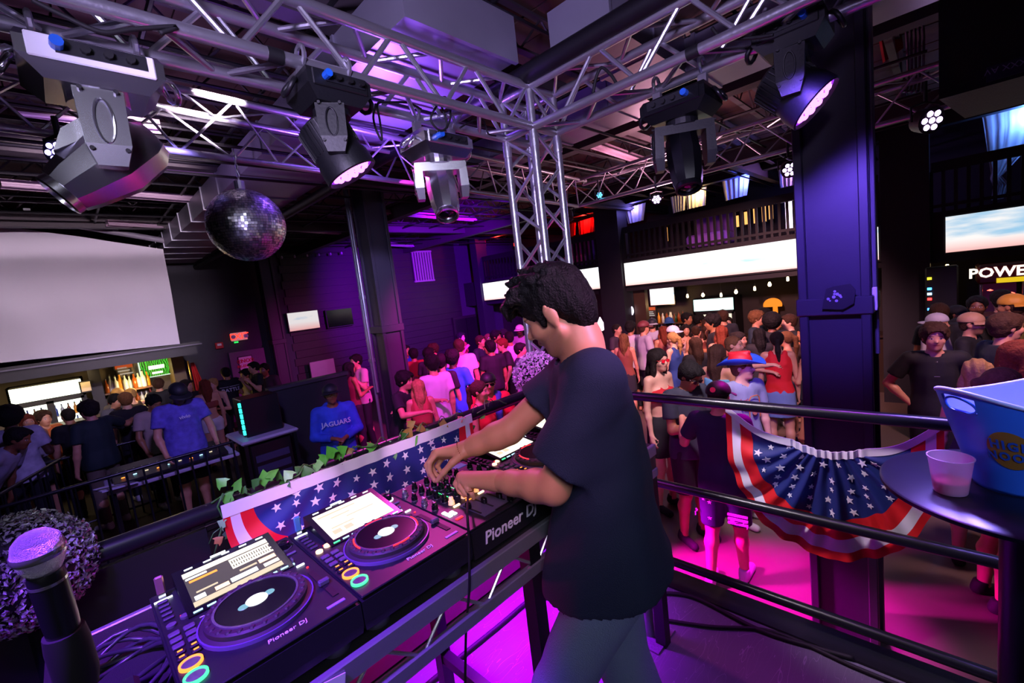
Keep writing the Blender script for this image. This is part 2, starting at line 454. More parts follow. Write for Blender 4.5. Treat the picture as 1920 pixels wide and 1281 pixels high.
for yy, zz in ((6.47, 0.4), (6.53, -.4)):
    m_.cyl((3.34, yy, zz), (3.34, yy, 3.9), 0.026, n=10)
    for q in (1.9, 0.9): m_.cyl((3.34, yy, q), (3.34, yy, q + .05), 0.036, n=10)
m_.build('pipe_pair', PIPEM, colL, smooth=True)
colB = column('steel_column', 3.45, 11.45, 0.30, 'grey column standing at the back wall beside the door', clad_z=1.2)
for (x_, y_) in ((6.4, 11.45),):
    column('steel_column', x_, y_, 0.26, 'dark post at the back wall right of the silver pipes')

# ---------------------------------------------------------------- bar side (plane x = 10): fascia, LED boards, balcony
XW = 10.0
FASC = mat('fascia_paint', '1c1a20', 0.6)
struct('wall_fascia', MB().b2((XW, -4, 1.40), (XW + .25, 12, 2.2)), FASC)
struct('floor_balcony', MB().b2((XW + .25, -4, 2.0), (12.5, 12, 2.2)), FASC)
struct('wall_header', MB().b2((XW + .02, -4, 3.52), (XW + .2, 12, CEIL)), FASC)
struct('wall_bar', MB().b2((11.7, -4, FLOOR), (11.85, 12, 2.0)), mat('bar_back_wall', '2b2320', 0.7, var=.3, scale=4))
def sky_screen(name, es, lo=.26, hi=.42):
    m = bpy.data.materials.new(name); m.use_nodes = True
    N = m.node_tree.nodes; L = m.node_tree.links; b = N['Principled BSDF']
    tc = N.new('ShaderNodeTexCoord'); mp = N.new('ShaderNodeMapping'); mp.inputs['Scale'].default_value = (1, .55, 3.2)
    L.new(tc.outputs['Object'], mp.inputs['Vector'])
    nz = N.new('ShaderNodeTexNoise'); nz.inputs['Scale'].default_value = 1.5; nz.inputs['Detail'].default_value = 5
    L.new(mp.outputs['Vector'], nz.inputs['Vector'])
    cr = N.new('ShaderNodeValToRGB'); e = cr.color_ramp.elements
    e[0].position = lo; e[0].color = (.35, .62, .85, 1); e[1].position = hi; e[1].color = (1, .97, .95, 1)
    L.new(nz.outputs['Fac'], cr.inputs['Fac'])
    sp = N.new('ShaderNodeSeparateXYZ'); L.new(tc.outputs['Object'], sp.inputs[0])
    mr = N.new('ShaderNodeMapRange'); mr.inputs['From Min'].default_value = 0.0; mr.inputs['From Max'].default_value = .2
    L.new(sp.outputs['Z'], mr.inputs['Value'])
    mx = N.new('ShaderNodeMix'); mx.data_type = 'RGBA'; mx.inputs['A'].default_value = (1, .50, .46, 1)
    L.new(mr.outputs['Result'], mx.inputs['Factor']); L.new(cr.outputs['Color'], mx.inputs['B'])
    b.inputs['Base Color'].default_value = (.02, .02, .02, 1)
    L.new(mx.outputs['Result'], b.inputs['Emission Color']); b.inputs['Emission Strength'].default_value = es
    return m
SKY = sky_screen('led_sky_picture', 1.45)
SKYB = sky_screen('led_blue_sky_picture', 1.0, .40, .56)
def led(y0, y1, label, m=SKY):
    t = thing('led_board', label, 'screen', (XW - .05, (y0 + y1) / 2, 1.53))
    MB().b2((XW - .07, y0 - .03, 1.51), (XW - .012, y1 + .03, 2.13)).build('housing', BLACK, t)
    MB().b2((XW - .085, y0, 1.545), (XW - .071, y1, 2.10)).build('display', m, t)
led(6.42, 10.92, 'bright sky picture LED board behind the DJ\'s head')
led(0.80, 5.66, 'long white sky picture LED board above the bar fridges')
led(-3.4, -0.02, 'blue and pink sky LED board above the game machines', SKYB)
# pillars of the balcony front
for (y0, y1, lb) in ((5.70, 6.36, 'p'), (0.16, 0.76, 'q'), (10.95, 11.25, 'r')):
    o = MB().b2((XW - .16, y0, FLOOR), (XW + .3, y1, CEIL)).build('pillar', mat('pillar_paint', '211f2a', 0.6)); o['kind'] = 'structure'
# balustrades: posts, rails and every baluster
BALM = mat('balustrade_black', '0f0d12', 0.5)
bal_me = None
def balustrade(y0, y1, label):
    t = thing('balustrade', label, 'railing', (XW + .05, (y0 + y1) / 2, 2.2))
    MB().b2((XW + .02, y0, 2.83), (XW + .12, y1, 2.98)).build('handrail', BALM, t)
    MB().b2((XW + .03, y0, 2.27), (XW + .10, y1, 2.32)).build('bottom_rail', BALM, t)
    n = int((y1 - y0) / .135); first = None
    for i in range(n + 1):
        y = y0 + (y1 - y0) * i / n
        if first is None:
            first = MB().b2((-.022, -.022, 2.2), (.022, .022, 2.85)).build('baluster', BALM, t, local=True)
            o = first
        else:
            o = first.copy(); COL.objects.link(o); o.parent = t
        o.location = (XW + .065 - t.location.x, y - t.location.y, -2.2)
balustrade(6.40, 10.92, 'dark balcony railing above the red curtains\' bar')
balustrade(0.80, 5.68, 'dark balcony railing above the long white LED board')
balustrade(-3.6, 0.14, 'dark balcony railing above the blue and pink LED board')
# curtains tied up in the balcony openings
def curtain(px0, px1, pt0, pt1, pb0, pb1, m, label, X=10.35):
    "pixel spans: top left/right x, y; the sheet gathers to its foot"
    a, b = atx(px0[0], px0[1], X), atx(px1[0], px1[1], X)
    c, d = atx(pb0[0], pb0[1], X), atx(pb1[0], pb1[1], X)
    m_ = MB(); nu, nv = 40, 6; vs = []; fs = []
    for side in (0, 1):
        for j in range(nv + 1):
            v = j / nv
            for i in range(nu + 1):
                u = i / nu
                p = a.lerp(b, u).lerp(c.lerp(d, u), v)
                w_ = 0.018 * math.sin(u * 34) + .008 * math.sin(u * 71 + 1)
                vs.append((p.x + w_ + side * .006, p.y, p.z))
    K = (nu + 1) * (nv + 1)
    for side in (0, 1):
        for j in range(nv):
            for i in range(nu):
                q = side * K + j * (nu + 1) + i
                f = (q, q + 1, q + nu + 2, q + nu + 1)
                fs.append(f if side == 0 else f[::-1])
    m_._add(vs, fs)
    return tag(m_.build('curtain', m, smooth='all'), label, 'curtain', 'curtains in the balcony openings')
CURT = mat('sheer_white_fabric', 'd9d6e2', 0.8, var=.05)
CURTR = mat('red_fabric', 'c01520', 0.8, var=.1)
curtain((890, 437), (910, 434), 0, 0, (893, 487), (911, 483), CURTR, 'narrow red curtain beside the purple plank wall')
curtain((1084, 416), (1120, 405), 0, 0, (1086, 441), (1116, 434), CURTR, 'red curtain beside the truss tower')
curtain((1062, 422), (1080, 417), 0, 0, (1066, 447), (1078, 441), CURTR, 'small red curtain half behind the truss tower')
curtain((1152, 372), (1170, 366), 0, 0, (1156, 421), (1170, 418), CURT, 'violet curtain nearest the red curtains')
curtain((1171, 392), (1210, 380), 0, 0, (1178, 420), (1206, 413), CURT, 'pale blue curtain pair between violet and yellow curtains')
curtain((1257, 370), (1286, 362), 0, 0, (1262, 400), (1284, 394), CURT, 'first of two yellowish curtains, the one by the small spot light')
curtain((1286, 362), (1324, 350), 0, 0, (1288, 393), (1322, 385), CURT, 'second of two yellowish curtains, the one toward the blue curtain')
curtain((1353, 338), (1405, 328), 0, 0, (1360, 377), (1400, 366), CURT, 'blue lit curtain between yellow and white curtains')
curtain((1459, 318), (1506, 304), 0, 0, (1463, 353), (1501, 344), CURT, 'white violet curtain beside the broad column')
def tied(pxs, label, X=10.35):
    m_ = MB(); rows_ = []
    for (xa, ya, xb, yb) in pxs:
        a, b = atx(xa, ya, X), atx(xb, yb, X)
        rows_.append([(a.lerp(b, i / 16).x + .02 * math.sin(i * 2.3), a.lerp(b, i / 16).y, a.lerp(b, i / 16).z) for i in range(17)])
    vs = [p for r_ in rows_ for p in r_]; vs += [(p[0] + .008, p[1], p[2]) for p in vs]
    K = 17 * len(rows_); fs = []
    for s_ in (0, 1):
        for j in range(len(rows_) - 1):
            for i in range(16):
                q = s_ * K + j * 17 + i; f = (q, q + 1, q + 18, q + 17); fs.append(f if not s_ else f[::-1])
    m_._add(vs, fs)
    return tag(m_.build('curtain', CURT, smooth='all'), label, 'curtain', 'curtains in the balcony openings')
tied([(1841, 215, 1960, 190), (1846, 245, 1955, 222), (1852, 290, 1930, 275), (1858, 325, 1890, 318), (1856, 335, 1878, 330), (1862, 350, 1892, 345), (1858, 376, 1882, 372)], 'blue violet curtain tied at its middle above the game machines')
# things up on the balcony: tufted sofa, lit panels
SOFA = mat('violet_velvet', '9a5fd0', 0.7)
def sofa(pa, pb, label, X=11.2):
    a, b = atx(*pa, X), atx(*pb, X)
    t = thing('sofa', label, 'sofa', (X, (a.y + b.y) / 2, 2.2))
    y0, y1 = sorted((a.y, b.y))
    MB().b2((X - .55, y0, 2.25), (X + .1, y1, 2.55), bev=.05).build('seat', SOFA, t, smooth=True)
    n = max(2, int((y1 - y0) / .3))
    for i in range(n):
        MB().b2((X, y0 + (y1 - y0) * i / n + .005, 2.5), (X + .2, y0 + (y1 - y0) * (i + 1) / n - .005, 3.05), bev=.06).build('back_cushion', SOFA, t, smooth=True)
sofa((1300, 415), (1375, 400), 'violet tufted sofa behind the balcony railing')
sofa((1060, 455), (1110, 450), 'tan tufted sofa behind the railing beside the truss tower', 11.1)
PANV = glow('violet_light_panel', 'c58cff', 4.0); PANA = glow('amber_light_panel', 'ffb060', 1.6); PANW = glow('white_light_panel', 'f3d8ff', 5)
def panel(name, label, cat, pa, pb, X, m, frame_m=BLACK, depth=.05, grp=None):
    a, b = atx(*pa, X), atx(*pb, X)
    y0, y1 = sorted((a.y, b.y)); z0, z1 = sorted((a.z, b.z))
    t = thing(name, label, cat, (X, (y0 + y1) / 2, z0), group=grp)
    MB().b2((X, y0 - .02, z0 - .02), (X + depth, y1 + .02, z1 + .02)).build('case', frame_m, t)
    MB().b2((X - .006, y0, z0), (X, y1, z1)).build('face', m, t)
    return t, y0, y1, z0, z1
panel('light_panel', 'glowing violet white column panel on the balcony', 'light', (1472, 380), (1487, 432), 11.3, PANW)
for i, (xa, ya, xb, yb) in enumerate(((1395, 398, 1404, 420), (1412, 392, 1420, 418), (1428, 388, 1437, 415), (1441, 386, 1450, 410), (1508, 370, 1516, 395), (1380, 405, 1386, 425))):
    panel('light_panel', ['amber lit window strip on the balcony, first beside the violet sofa', 'amber lit window strip on the balcony, second beside the violet sofa', 'amber lit window strip on the balcony, third beside the violet sofa',
          'amber lit window strip on the balcony left of the glowing column', 'amber lit window strip on the balcony beside the broad column', 'thin amber window strip touching the violet sofa'][i], 'light', (xa, ya), (xb, yb), 11.6, PANA, grp='amber strips on the balcony')
panel('light_panel', 'single amber strip on the balcony between sofa and pink figure', 'light', (1248, 427), (1253, 452), 11.4, PANA)
# ---------------------------------------------------------------- the bar under the long board
COUNTER = mat('bar_counter_wood', '3a2a20', 0.35)
o = MB().b2((10.5, -1, FLOOR), (10.95, 6.2, 0.10)).b2((10.42, -1, .10), (11.0, 6.2, .15), bev=.01).build('bar_counter', COUNTER)
tag(o, 'dark wooden bar counter behind the crowd under the LED board', 'counter')
FRL = glow('fridge_light', 'fff0d8', 1.1); FRS = glow('fridge_header', 'c9f2ea', 2.0)
FRW = glow('fridge_light_white', 'f4ffe8', 2.2); FRSW = glow('fridge_header_yellow', 'f6ffd8', 3.2)
random.seed(11)
BOTC = [mat('bottle_amber', '7a3b10', .2), mat('bottle_clear', 'b9c4c4', .15), mat('bottle_green', '1e4a26', .2), mat('bottle_gold', 'c98a2a', .25), mat('bottle_red', '8a1a1a', .3), mat('bottle_blue', '24409a', .3)]
BOTCAP = mat('bottle_cap', '222222', .4)
bottle_bm = {}
ORD = 'first second third fourth fifth sixth seventh eighth ninth tenth eleventh twelfth thirteenth fourteenth fifteenth sixteenth seventeenth'.split()
COLN = ['amber', 'clear', 'green', 'golden', 'red', 'blue']
def bottle(loc, h, mi, label, grp):
    label = COLN[mi] + ' ' + label
    t = thing('bottle', label, 'bottle', loc, group=grp)
    key = (round(h, 2), mi)
    if key not in bottle_bm:
        r_ = h * .13
        b_ = MB().lathe([(r_ * .9, 0), (r_, .02 * h), (r_, .58 * h), (r_ * .42, .72 * h), (r_ * .36, .93 * h)], n=10)
        c_ = MB().lathe([(r_ * .42, .93 * h), (r_ * .42, h)], n=8)
        bo = b_.build('glass', BOTC[mi], t, smooth=True, local=True); co = c_.build('cap', BOTCAP, t, local=True)
        bottle_bm[key] = (bo, co)
    else:
        for s_ in bottle_bm[key]:
            q = s_.copy(); COL.objects.link(q); q.parent = t
    return t
def fridge(axis, lo, hi, front, depth, z0, z1, label, header, light, lab2):
    "upright glass door cooler; axis = wall direction"
    def P(u, dpt, z): return (front + dpt, u, z) if axis == 'y' else (u, front + dpt, z)
    def BX(m_, u0, u1, d0, d1, za, zb, bev=0):
        a, b = P(u0, d0, za), P(u1, d1, zb)
        return m_.b2([min(p, q) for p, q in zip(a, b)], [max(p, q) for p, q in zip(a, b)], bev=bev)
    t = thing('drinks_fridge', label, 'fridge', P((lo + hi) / 2, depth / 2, z0))
    zh = z1 - (z1 - z0) * .16
    m_ = MB(); BX(m_, lo, hi, depth - .04, depth, z0, z1); BX(m_, lo, lo + .04, 0, depth, z0, z1); BX(m_, hi - .04, hi, 0, depth, z0, z1); BX(m_, lo, hi, 0, depth, z0, z0 + .25); BX(m_, lo, hi, 0.0, depth, zh - .05, z1)
    m_.build('cabinet', BLACK, t)
    m_ = MB(); BX(m_, lo + .03, hi - .03, -.012, 0, zh, z1 - .02); m_.build('header_sign', header, t)
    m_ = MB(); BX(m_, lo + .04, hi - .04, depth - .06, depth - .04, z0 + .25, zh - .05); m_.build('back_light', light, t)
    mid = (lo + hi) / 2
    for (a, b) in ((lo + .03, mid), (mid, hi - .03)):
        m_ = MB(); BX(m_, a, a + .045, -.02, 0, z0 + .26, zh - .05); BX(m_, b - .045, b, -.02, 0, z0 + .26, zh - .05); BX(m_, a, b, -.02, 0, zh - .09, zh - .05); BX(m_, a, b, -.02, 0, z0 + .25, z0 + .30)
        m_.build('door_frame', BLACK, t)
    n = 4
    for k_ in range(n):
        zz = z0 + .32 + (zh - .1 - z0 - .32) * k_ / n
        m_ = MB(); BX(m_, lo + .05, hi - .05, .03, depth - .07, zz - .01, zz); m_.build('shelf', WHITEP, t)
        cnt = int((hi - lo) / .085)
        for i in range(cnt):
            if random.random() < .2: continue
            u = lo + .09 + (hi - lo - .18) * i / max(1, cnt - 1)
            if abs(u - mid) < .04: continue
            bottle(P(u, .12, zz), .20, random.choice((0, 1, 3, 5, 5, 1)), 'bottle, %s along the %s shelf up in the %s' % (ORD[i], ORD[k_], lab2), 'bottles in the ' + lab2)
    return t
a, b = atx(1298, 563, 11.1), atx(1377, 560, 11.1)
fridge('y', b.y, a.y, 11.1, .55, FLOOR + .05, a.z + .02, 'two door drinks fridge with pale green header behind the bar', FRS, FRL, 'bar fridge with pale green header')
m_tv = sky_screen('tv_menu_picture', 1.8)
panel('television', 'wall television above the bar bottles beside the round logo sign', 'television', (1218, 543), (1265, 570), 11.4, m_tv)
t_, y0, y1, z0, z1 = panel('menu_board', 'small orange and black menu board under the bar television', 'sign', (1204, 577), (1230, 594), 11.4, mat('menu_dark', '2a2220', .6, emit='3a2a26', es=.5))
MB().b2((11.385, y0, z0 + (z1 - z0) * .68), (11.393, y1, z1)).build('orange_band', glow('orange_print', 'e05a24', .8), t_)
m_ = MB()
for i in range(3): m_.b2((11.385, y0 + .03 + .02 * i, z0 + .03 + i * .05), (11.393, y1 - .06 - .03 * i, z0 + .05 + i * .05))
m_.build('printed_line', glow('white_print', 'd8d0c8', .8), t_)
SHELFM = mat('bar_shelf', '5a3c20', .5)
for k_, (pa, pb) in enumerate((((1232, 606), (1285, 598)), ((1232, 625), (1285, 618)))):
    a, b = atx(*pa, 11.4), atx(*pb, 11.4)
    o = MB().b2((11.35, b.y, a.z - .03), (11.68, a.y, a.z)).build('bottle_shelf', SHELFM); tag(o, ['upper shelf of liquor bottles under the bar television', 'lower shelf of liquor bottles under the bar television'][k_], 'shelf')
    for i in range(13):
        bottle((11.45 + .06 * (i % 2), b.y + .04 + (a.y - b.y - .08) * i / 12, a.z), random.choice((.24, .28, .30)), random.choice((0, 1, 3, 0, 2)), 'liquor bottle, %s from the fridge on the %s shelf below the bar television' % (ORD[i], ('upper', 'lower')[k_]), 'liquor bottles behind the bar')
lamp('POINT', 'bottle_shelf_light', (11.2, atx(1255, 600, 11.3).y, .95), (1, .6, .25), 14, size=.05)
BULB = glow('warm_bulb', 'ffdf9a', 22.0); BULBS = glow('warm_bulb_small', 'ffe6b8', 6.0)
labs = ['small hanging bulb nearest the television', 'glowing bulb over the fridge, the one toward the television', 'small hanging bulb right over the fridge middle', 'glowing bulb over the fridge end', 'small hanging bulb between two glowing ones right of the fridge', 'bright bulb nearest the broad column', 'small hanging bulb beside the broad column', 'glowing bulb under the blue and pink board']
for i, (px, py, big) in enumerate(((1289, 555, 0), (1318, 553, 1), (1352, 553, 0), (1380, 547, 1), (1415, 541, 0), (1443, 533, 1), (1477, 523, 0), (1776, 501, 1))):
    p = atx(px, py, 10.45)
    t = thing('pendant_bulb', labs[i], 'light bulb', (p.x, p.y, p.z - .05), group='bulbs over the bar')
    MB().lathe([(.0005, -.05), (.025, -.04), (.036 if big else .026, -.005), (.02, .03), (.014, .05)], p, n=12).build('bulb', BULB if big else BULBS, t, smooth='all')
    MB().cyl(p + Vector((0, 0, .045)), p + Vector((0, 0, .10)), .016, n=8).build('socket', BLACK, t)
    MB().cyl(p + Vector((0, 0, .10)), (p.x, p.y, 2.0), .005, n=5).build('cord', BLACK, t)
# mushroom shaped orange sign
p = atx(1449, 572, 11.3)
ms = thing('mushroom_sign', 'orange glowing mushroom shaped sign on the dark bar wall', 'sign', (11.3, p.y, p.z - .4))
M_ = frame(p, (0, -1, 0), (0, 0, 1)); OR = glow('orange_neon', 'ff8a1e', 1.2)
cap_ = [(.19 * math.cos(t) * (1), .16 * math.sin(t)) for t in np.linspace(-.25, math.pi + .25, 16)]
MB().prism(cap_, 0, .03, M_).build('cap', OR, ms)
MB().prism([(-.045, -.03), (.045, -.03), (.05, -.32), (-.05, -.32)], 0, .03, M_ @ Matrix.Translation((.05, 0, 0))).build('stem', OR, ms)
# round logo sign, posters, spade shaped sign
p = atx(1180, 583, 10.2)
rs = thing('round_sign', 'round white sign with a purple curl logo beside the bar', 'sign', p)
MB().lathe([(.13, 0), (.13, .04)], p, n=24, axis=(-1, 0, 0), sy=1.15).build('disc', glow('white_sign_face', 'f2e6ff', 2.2), rs)
PUR = glow('purple_print', '8a1fd0', .7)
m_ = MB()
for s_ in (-1, 1):
    m_.tube([p + Vector((-.045, s_ * (.03 + .03 * math.cos(t)), -.005 - .035 * math.sin(t))) for t in np.linspace(0, math.pi, 9)], .009, n=6)
m_.build('curl_logo', PUR, rs)
panel('poster', 'white lit poster left of the round logo sign', 'poster', (1128, 554), (1144, 578), 10.35, glow('poster_glow', 'd8f4ea', 1.5))
panel('poster', 'small white notice between round sign and menu board', 'poster', (1191, 576), (1199, 588), 11.3, glow('notice_glow', 'ffe6f0', 1.2))
p = atx(1127, 612, 10.3)
sp_ = thing('spade_sign', 'white glowing teardrop spade sign on the magenta wall', 'sign', p)
M_ = frame(p, (0, -1, 0), (0, 0, 1)); drop = [(0, .26)] + [(.13 * math.sin(t) * 1.0, -.10 - .13 * math.cos(t) * 1.0 + .1) for t in np.linspace(2.3, -2.3 + 2 * 0, 14)]
MB().prism(drop, 0, .03, M_).build('drop', glow('spade_white', 'ffe6ff', 3), sp_)
lamp('POINT', 'spade_wall_wash', (10.15, p.y + .1, p.z + .3), (1, .05, .6), 12, size=.05)
# wooden door jamb lit warm beside the bar
o = MB().b2((10.25, 5.35, FLOOR), (10.4, 5.66, 1.4)).build('trim_3', mat('warm_jamb', '4a3524', .5)); o['kind'] = 'structure'
# game machines at the right edge
REDP = mat('red_cabinet', '5a0c14', .35)
pa, pb = atx(1836, 500, 9.7), atx(1925, 528, 9.7)
gm = thing('claw_machine', 'red arcade claw machine under the blue and pink board', 'arcade machine', (9.9, (pa.y + pb.y) / 2, FLOOR))
y1, y0 = pa.y, pb.y
MB().b2((9.7, y0, FLOOR), (10.4, y1, FLOOR + .8), bev=.02).build('base', REDP, gm)
MB().b2((9.68, y0 - .02, pb.z), (10.4, y1 + .02, pa.z + .02), bev=.03).build('marquee', REDP, gm)
for yy in (y0 + .02, y1 - .02):
    MB().cyl((9.73, yy, FLOOR + .8), (9.73, yy, pb.z), .02, n=8).build('corner_post', ALU, gm)
MB().b2((10.3, y0 + .05, FLOOR + .8), (10.32, y1 - .05, pb.z)).build('back_panel', mat('machine_back', '1a1420', .5, emit='401030', es=.35), gm)
text('marquee_word', 'POWER', (9.672, (y0 + y1) / 2, (pa.z + pb.z) / 2 + .03), (0, -1, 0), (0, 0, 1), .20, glow('marquee_white', 'f4dfd0', 1.6), gm, bold=.006)
MB().b2((9.664, (y0 + y1) / 2 - .30, pb.z + .01), (9.672, (y0 + y1) / 2 + .06, pb.z + .08)).build('marquee_tag', glow('marquee_yellow', 'e8c41c', 1.0), gm)
m_ = MB()
for i in range(3): m_.lathe([(.0001, 0), (.035, .01), (.0001, .03)], (9.85, y1 - .12 - i * .22, pb.z - .12 - .06 * (i % 2)), n=10)
m_.build('prize_light', glow('prize_light', 'ff5040', 6), gm)
pm = atx(1738, 560, 9.5)
sm = thing('arcade_cabinet', 'slim arcade cabinet with blue and red lights beside the dark pillar', 'arcade machine', (9.65, pm.y - .1, FLOOR))
MB().b2((9.5, pm.y - .35, FLOOR), (9.83, pm.y + .02, 1.35), bev=.02).build('cabinet', BLACK, sm)
for i, (c_, zz) in enumerate((('3aa0ff', 1.02), ('ff2a2a', .86), ('3a8cff', .70), ('d8c41c', 1.18), ('9ad8ff', .94))):
    MB().box((9.495, pm.y - .03, zz), (.012, .05, .035)).build('cabinet_light', glow('cab_' + c_, c_, 7), sm)

# ---------------------------------------------------------------- left: projection screen and bar below it
SCRM = mat('screen_fabric', 'cfcad6', .75, var=.05, scale=1.2, bump=.35, bscale=1.5)
ps = [aty(-60, 414, 9.45), aty(306, 467, 9.45), aty(338, 645, 9.45), aty(-60, 687, 9.45)]
m_ = MB(); nu, nv = 24, 14; vs = []; fs = []
for s_ in (0, 1):
    for j in range(nv + 1):
        for i in range(nu + 1):
            u, v = i / nu, j / nv
            p = ps[0].lerp(ps[1], u).lerp(ps[3].lerp(ps[2], u), v)
            p.y += .02 * math.sin(u * 9 + v * 5) + .012 * math.sin(u * 21 - v * 8) + s_ * .01
            vs.append(p)
K = (nu + 1) * (nv + 1)
for s_ in (0, 1):
    for j in range(nv):
        for i in range(nu):
            q = s_ * K + j * (nu + 1) + i; f = (q, q + nu + 1, q + nu + 2, q + 1); fs.append(f if not s_ else f[::-1])
m_._add(vs, fs)
scr = m_.build('projection_screen', SCRM, smooth='all'); tag(scr, 'large pale projection screen hanging above the lit bar', 'screen')
t = thing('roller_tube', 'long pale tube hung above the projection screen', 'tube', aty(150, 420, 9.4))
MB().cyl(aty(-40, 392, 9.35), aty(312, 452, 9.35), .045, n=10).build('tube', mat('pale_tube', '8a8494', .4), t, smooth=True)
for q in (52, 215): MB().box(aty(q, 400 + .17 * (q - 52), 9.35), (.07, .1, .12)).build('bracket', WHITEP, t)
SOFF = mat('soffit_paint', '1e1c22', .5)
struct('wall_soffit', MB().b2((-5.9, 9.52, 1.30), (1.62, 11.99, 1.50)).b2((-5.9, 9.5, 1.44), (1.68, 9.56, 1.52)), SOFF)
beam('soffit_edge', (-5.9, 9.47, 1.47), (1.7, 9.47, 1.47), .03, .02, mat('edge_metal', '6a6672', .35, metal=.5))
o = MB().b2((1.42, 11.0, TIER), (1.62, 11.98, 1.3)).build('trim_4', mat('cream_jamb', '6a5a3c', .6)); o['kind'] = 'structure'
struct('wall_leftbar', MB().b2((-5.9, 11.6, TIER), (1.45, 11.7, 1.3)), mat('left_bar_wall', '4a4238', .7))
o = MB().b2((-5.8, 10.1, TIER), (1.1, 10.55, .42)).b2((-5.8, 10.02, .42), (1.15, 10.6, .47), bev=.01).build('bar_counter', COUNTER); tag(o, 'bar counter below the projection screen', 'counter')
a, b = aty(10, 733, 11.0), aty(141, 715, 11.0)
fridge('x', a.x, b.x + .1, 11.0, .55, TIER, b.z + .05, 'glowing two door drinks fridge under the projection screen', FRSW, FRW, 'fridge under the projection screen')
def panel_y(name, label, cat, pa, pb, Y, m, fm=BLACK):
    a, b = aty(*pa, Y), aty(*pb, Y)
    x0, x1 = sorted((a.x, b.x)); z0, z1 = sorted((a.z, b.z))
    t = thing(name, label, cat, ((x0 + x1) / 2, Y, z0))
    MB().b2((x0 - .02, Y, z0 - .02), (x1 + .02, Y + .05, z1 + .02)).build('case', fm, t)
    MB().b2((x0, Y - .006, z0), (x1, Y, z1)).build('face', m, t)
    return t, x0, x1, z0, z1
def leafy(name):
    m = bpy.data.materials.new(name); m.use_nodes = True
    N = m.node_tree.nodes; L = m.node_tree.links; b = N['Principled BSDF']
    tc = N.new('ShaderNodeTexCoord'); wv = N.new('ShaderNodeTexWave'); wv.inputs['Scale'].default_value = 9; wv.inputs['Distortion'].default_value = 9; wv.inputs['Detail'].default_value = 2
    L.new(tc.outputs['Object'], wv.inputs['Vector'])
    cr = N.new('ShaderNodeValToRGB'); e = cr.color_ramp.elements
    e[0].position = .2; e[0].color = (.004, .03, .004, 1); e[1].position = .8; e[1].color = (.05, .55, .03, 1)
    L.new(wv.outputs['Fac'], cr.inputs['Fac']); L.new(cr.outputs['Color'], b.inputs['Emission Color']); b.inputs['Emission Strength'].default_value = 1.3
    b.inputs['Base Color'].default_value = (.02, .02, .02, 1)
    return m
t_, x0, x1, z0, z1 = panel_y('television', 'green leafy television picture above the left bar', 'television', (260, 678), (325, 699), 11.45, leafy('green_picture'), glow('tv_white_rim', 'e8ffe8', .9))
m_ = MB()
for i, (u, ww, hh) in enumerate(((.5, .5, .22), (.5, .34, .12))):
    zc = z0 + (z1 - z0) * (.52 if i == 0 else .18)
    m_.b2((x0 + (x1 - x0) * (u - ww / 2), 11.436, zc - hh * (z1 - z0) / 2), (x0 + (x1 - x0) * (u + ww / 2), 11.443, zc + hh * (z1 - z0) / 2), bev=.003)
m_.build('white_slogan', glow('slogan', 'f4ffd8', 2.2), t_)
t_, x0, x1, z0, z1 = panel_y('menu_board', 'orange topped menu board left of the green television', 'sign', (214, 684), (252, 702), 11.5, mat('menu_grey', '4a4440', .6))
MB().b2((x0, 11.488, z0 + (z1 - z0) * .62), (x1, 11.494, z1)).build('orange_band', glow('orange_print2', 'd8501c', .6), t_)
m_ = MB()
for i in range(3): m_.b2((x0 + .03, 11.488, z0 + .03 + i * .06), (x0 + .25 - .04 * i, 11.494, z0 + .055 + i * .06))
m_.build('printed_line', glow('white_print2', 'c8c0b8', .6), t_)
panel_y('poster', 'pale notice on the post right of the glowing fridge', 'poster', (150, 718), (172, 732), 10.9, mat('paper', 'c8b8a0', .7))
panel_y('poster', 'small white notice on the jamb below the green television', 'poster', (340, 700), (350, 711), 11.2, mat('paper_w', 'd8d0c0', .7))
o = MB().b2((.20, 10.95, TIER), (.36, 11.1, 1.3)).build('pillar', SOFF); o['kind'] = 'structure'
a, b = aty(195, 735, 11.4), aty(262, 728, 11.4)
for k_ in range(2):
    zz = a.z - .03 - .34 * k_
    o = MB().b2((a.x, 11.25, zz - .03), (b.x + .2, 11.58, zz)).build('bottle_shelf', SHELFM); tag(o, ['upper lit bottle shelf of the left bar', 'lower lit bottle shelf of the left bar'][k_], 'shelf')
    for i in range(10):
        bottle((a.x + .05 + (b.x + .1 - a.x) * i / 9, 11.36 + .05 * (i % 2), zz), random.choice((.26, .30, .33)), random.choice((1, 1, 3, 4, 0)), 'liquor bottle, %s from the glowing fridge on the left bar\'s %s shelf' % (ORD[i], ('upper', 'lower')[k_]), 'bottles of the left bar')
lamp('POINT', 'left_bottle_light', (a.x + .5, 11.1, a.z + .1), (1, .66, .25), 16, size=.05)
lamp('AREA', 'left_bar_downlight', (-1.0, 10.7, 1.27), (1, .72, .35), 30, (-1.0, 10.7, 0), size=2.5, sy=.3)
# red flag on a short pole beside the left bar
fl = thing('flag', 'red folded flag standing on a pole beside the cream jamb', 'flag', aty(357, 735, 10.6))
q = aty(357, 700, 10.6)
MB().cyl(q + Vector((0, 0, .25)), q + Vector((0, 0, -1.2)), .012, n=8).build('pole', mat('brass', 'a8863a', .3, metal=.8), fl)
m_ = MB(); vs = []; fs = []
for j in range(9):
    for i in range(13):
        u = i / 12; v = j / 8
        vs.append((q.x + .03 + u * (.06 + .12 * v), q.y + .04 * math.sin(u * 12) * (.4 + v), q.z + .2 - v * .62))
for j in range(8):
    for i in range(12): fs.append((j * 13 + i, j * 13 + i + 1, (j + 1) * 13 + i + 1, (j + 1) * 13 + i))
m_._add(vs, fs); m_.build('cloth', mat('flag_red', 'b81a1e', .7, var=.5, scale=14), fl, smooth='all')

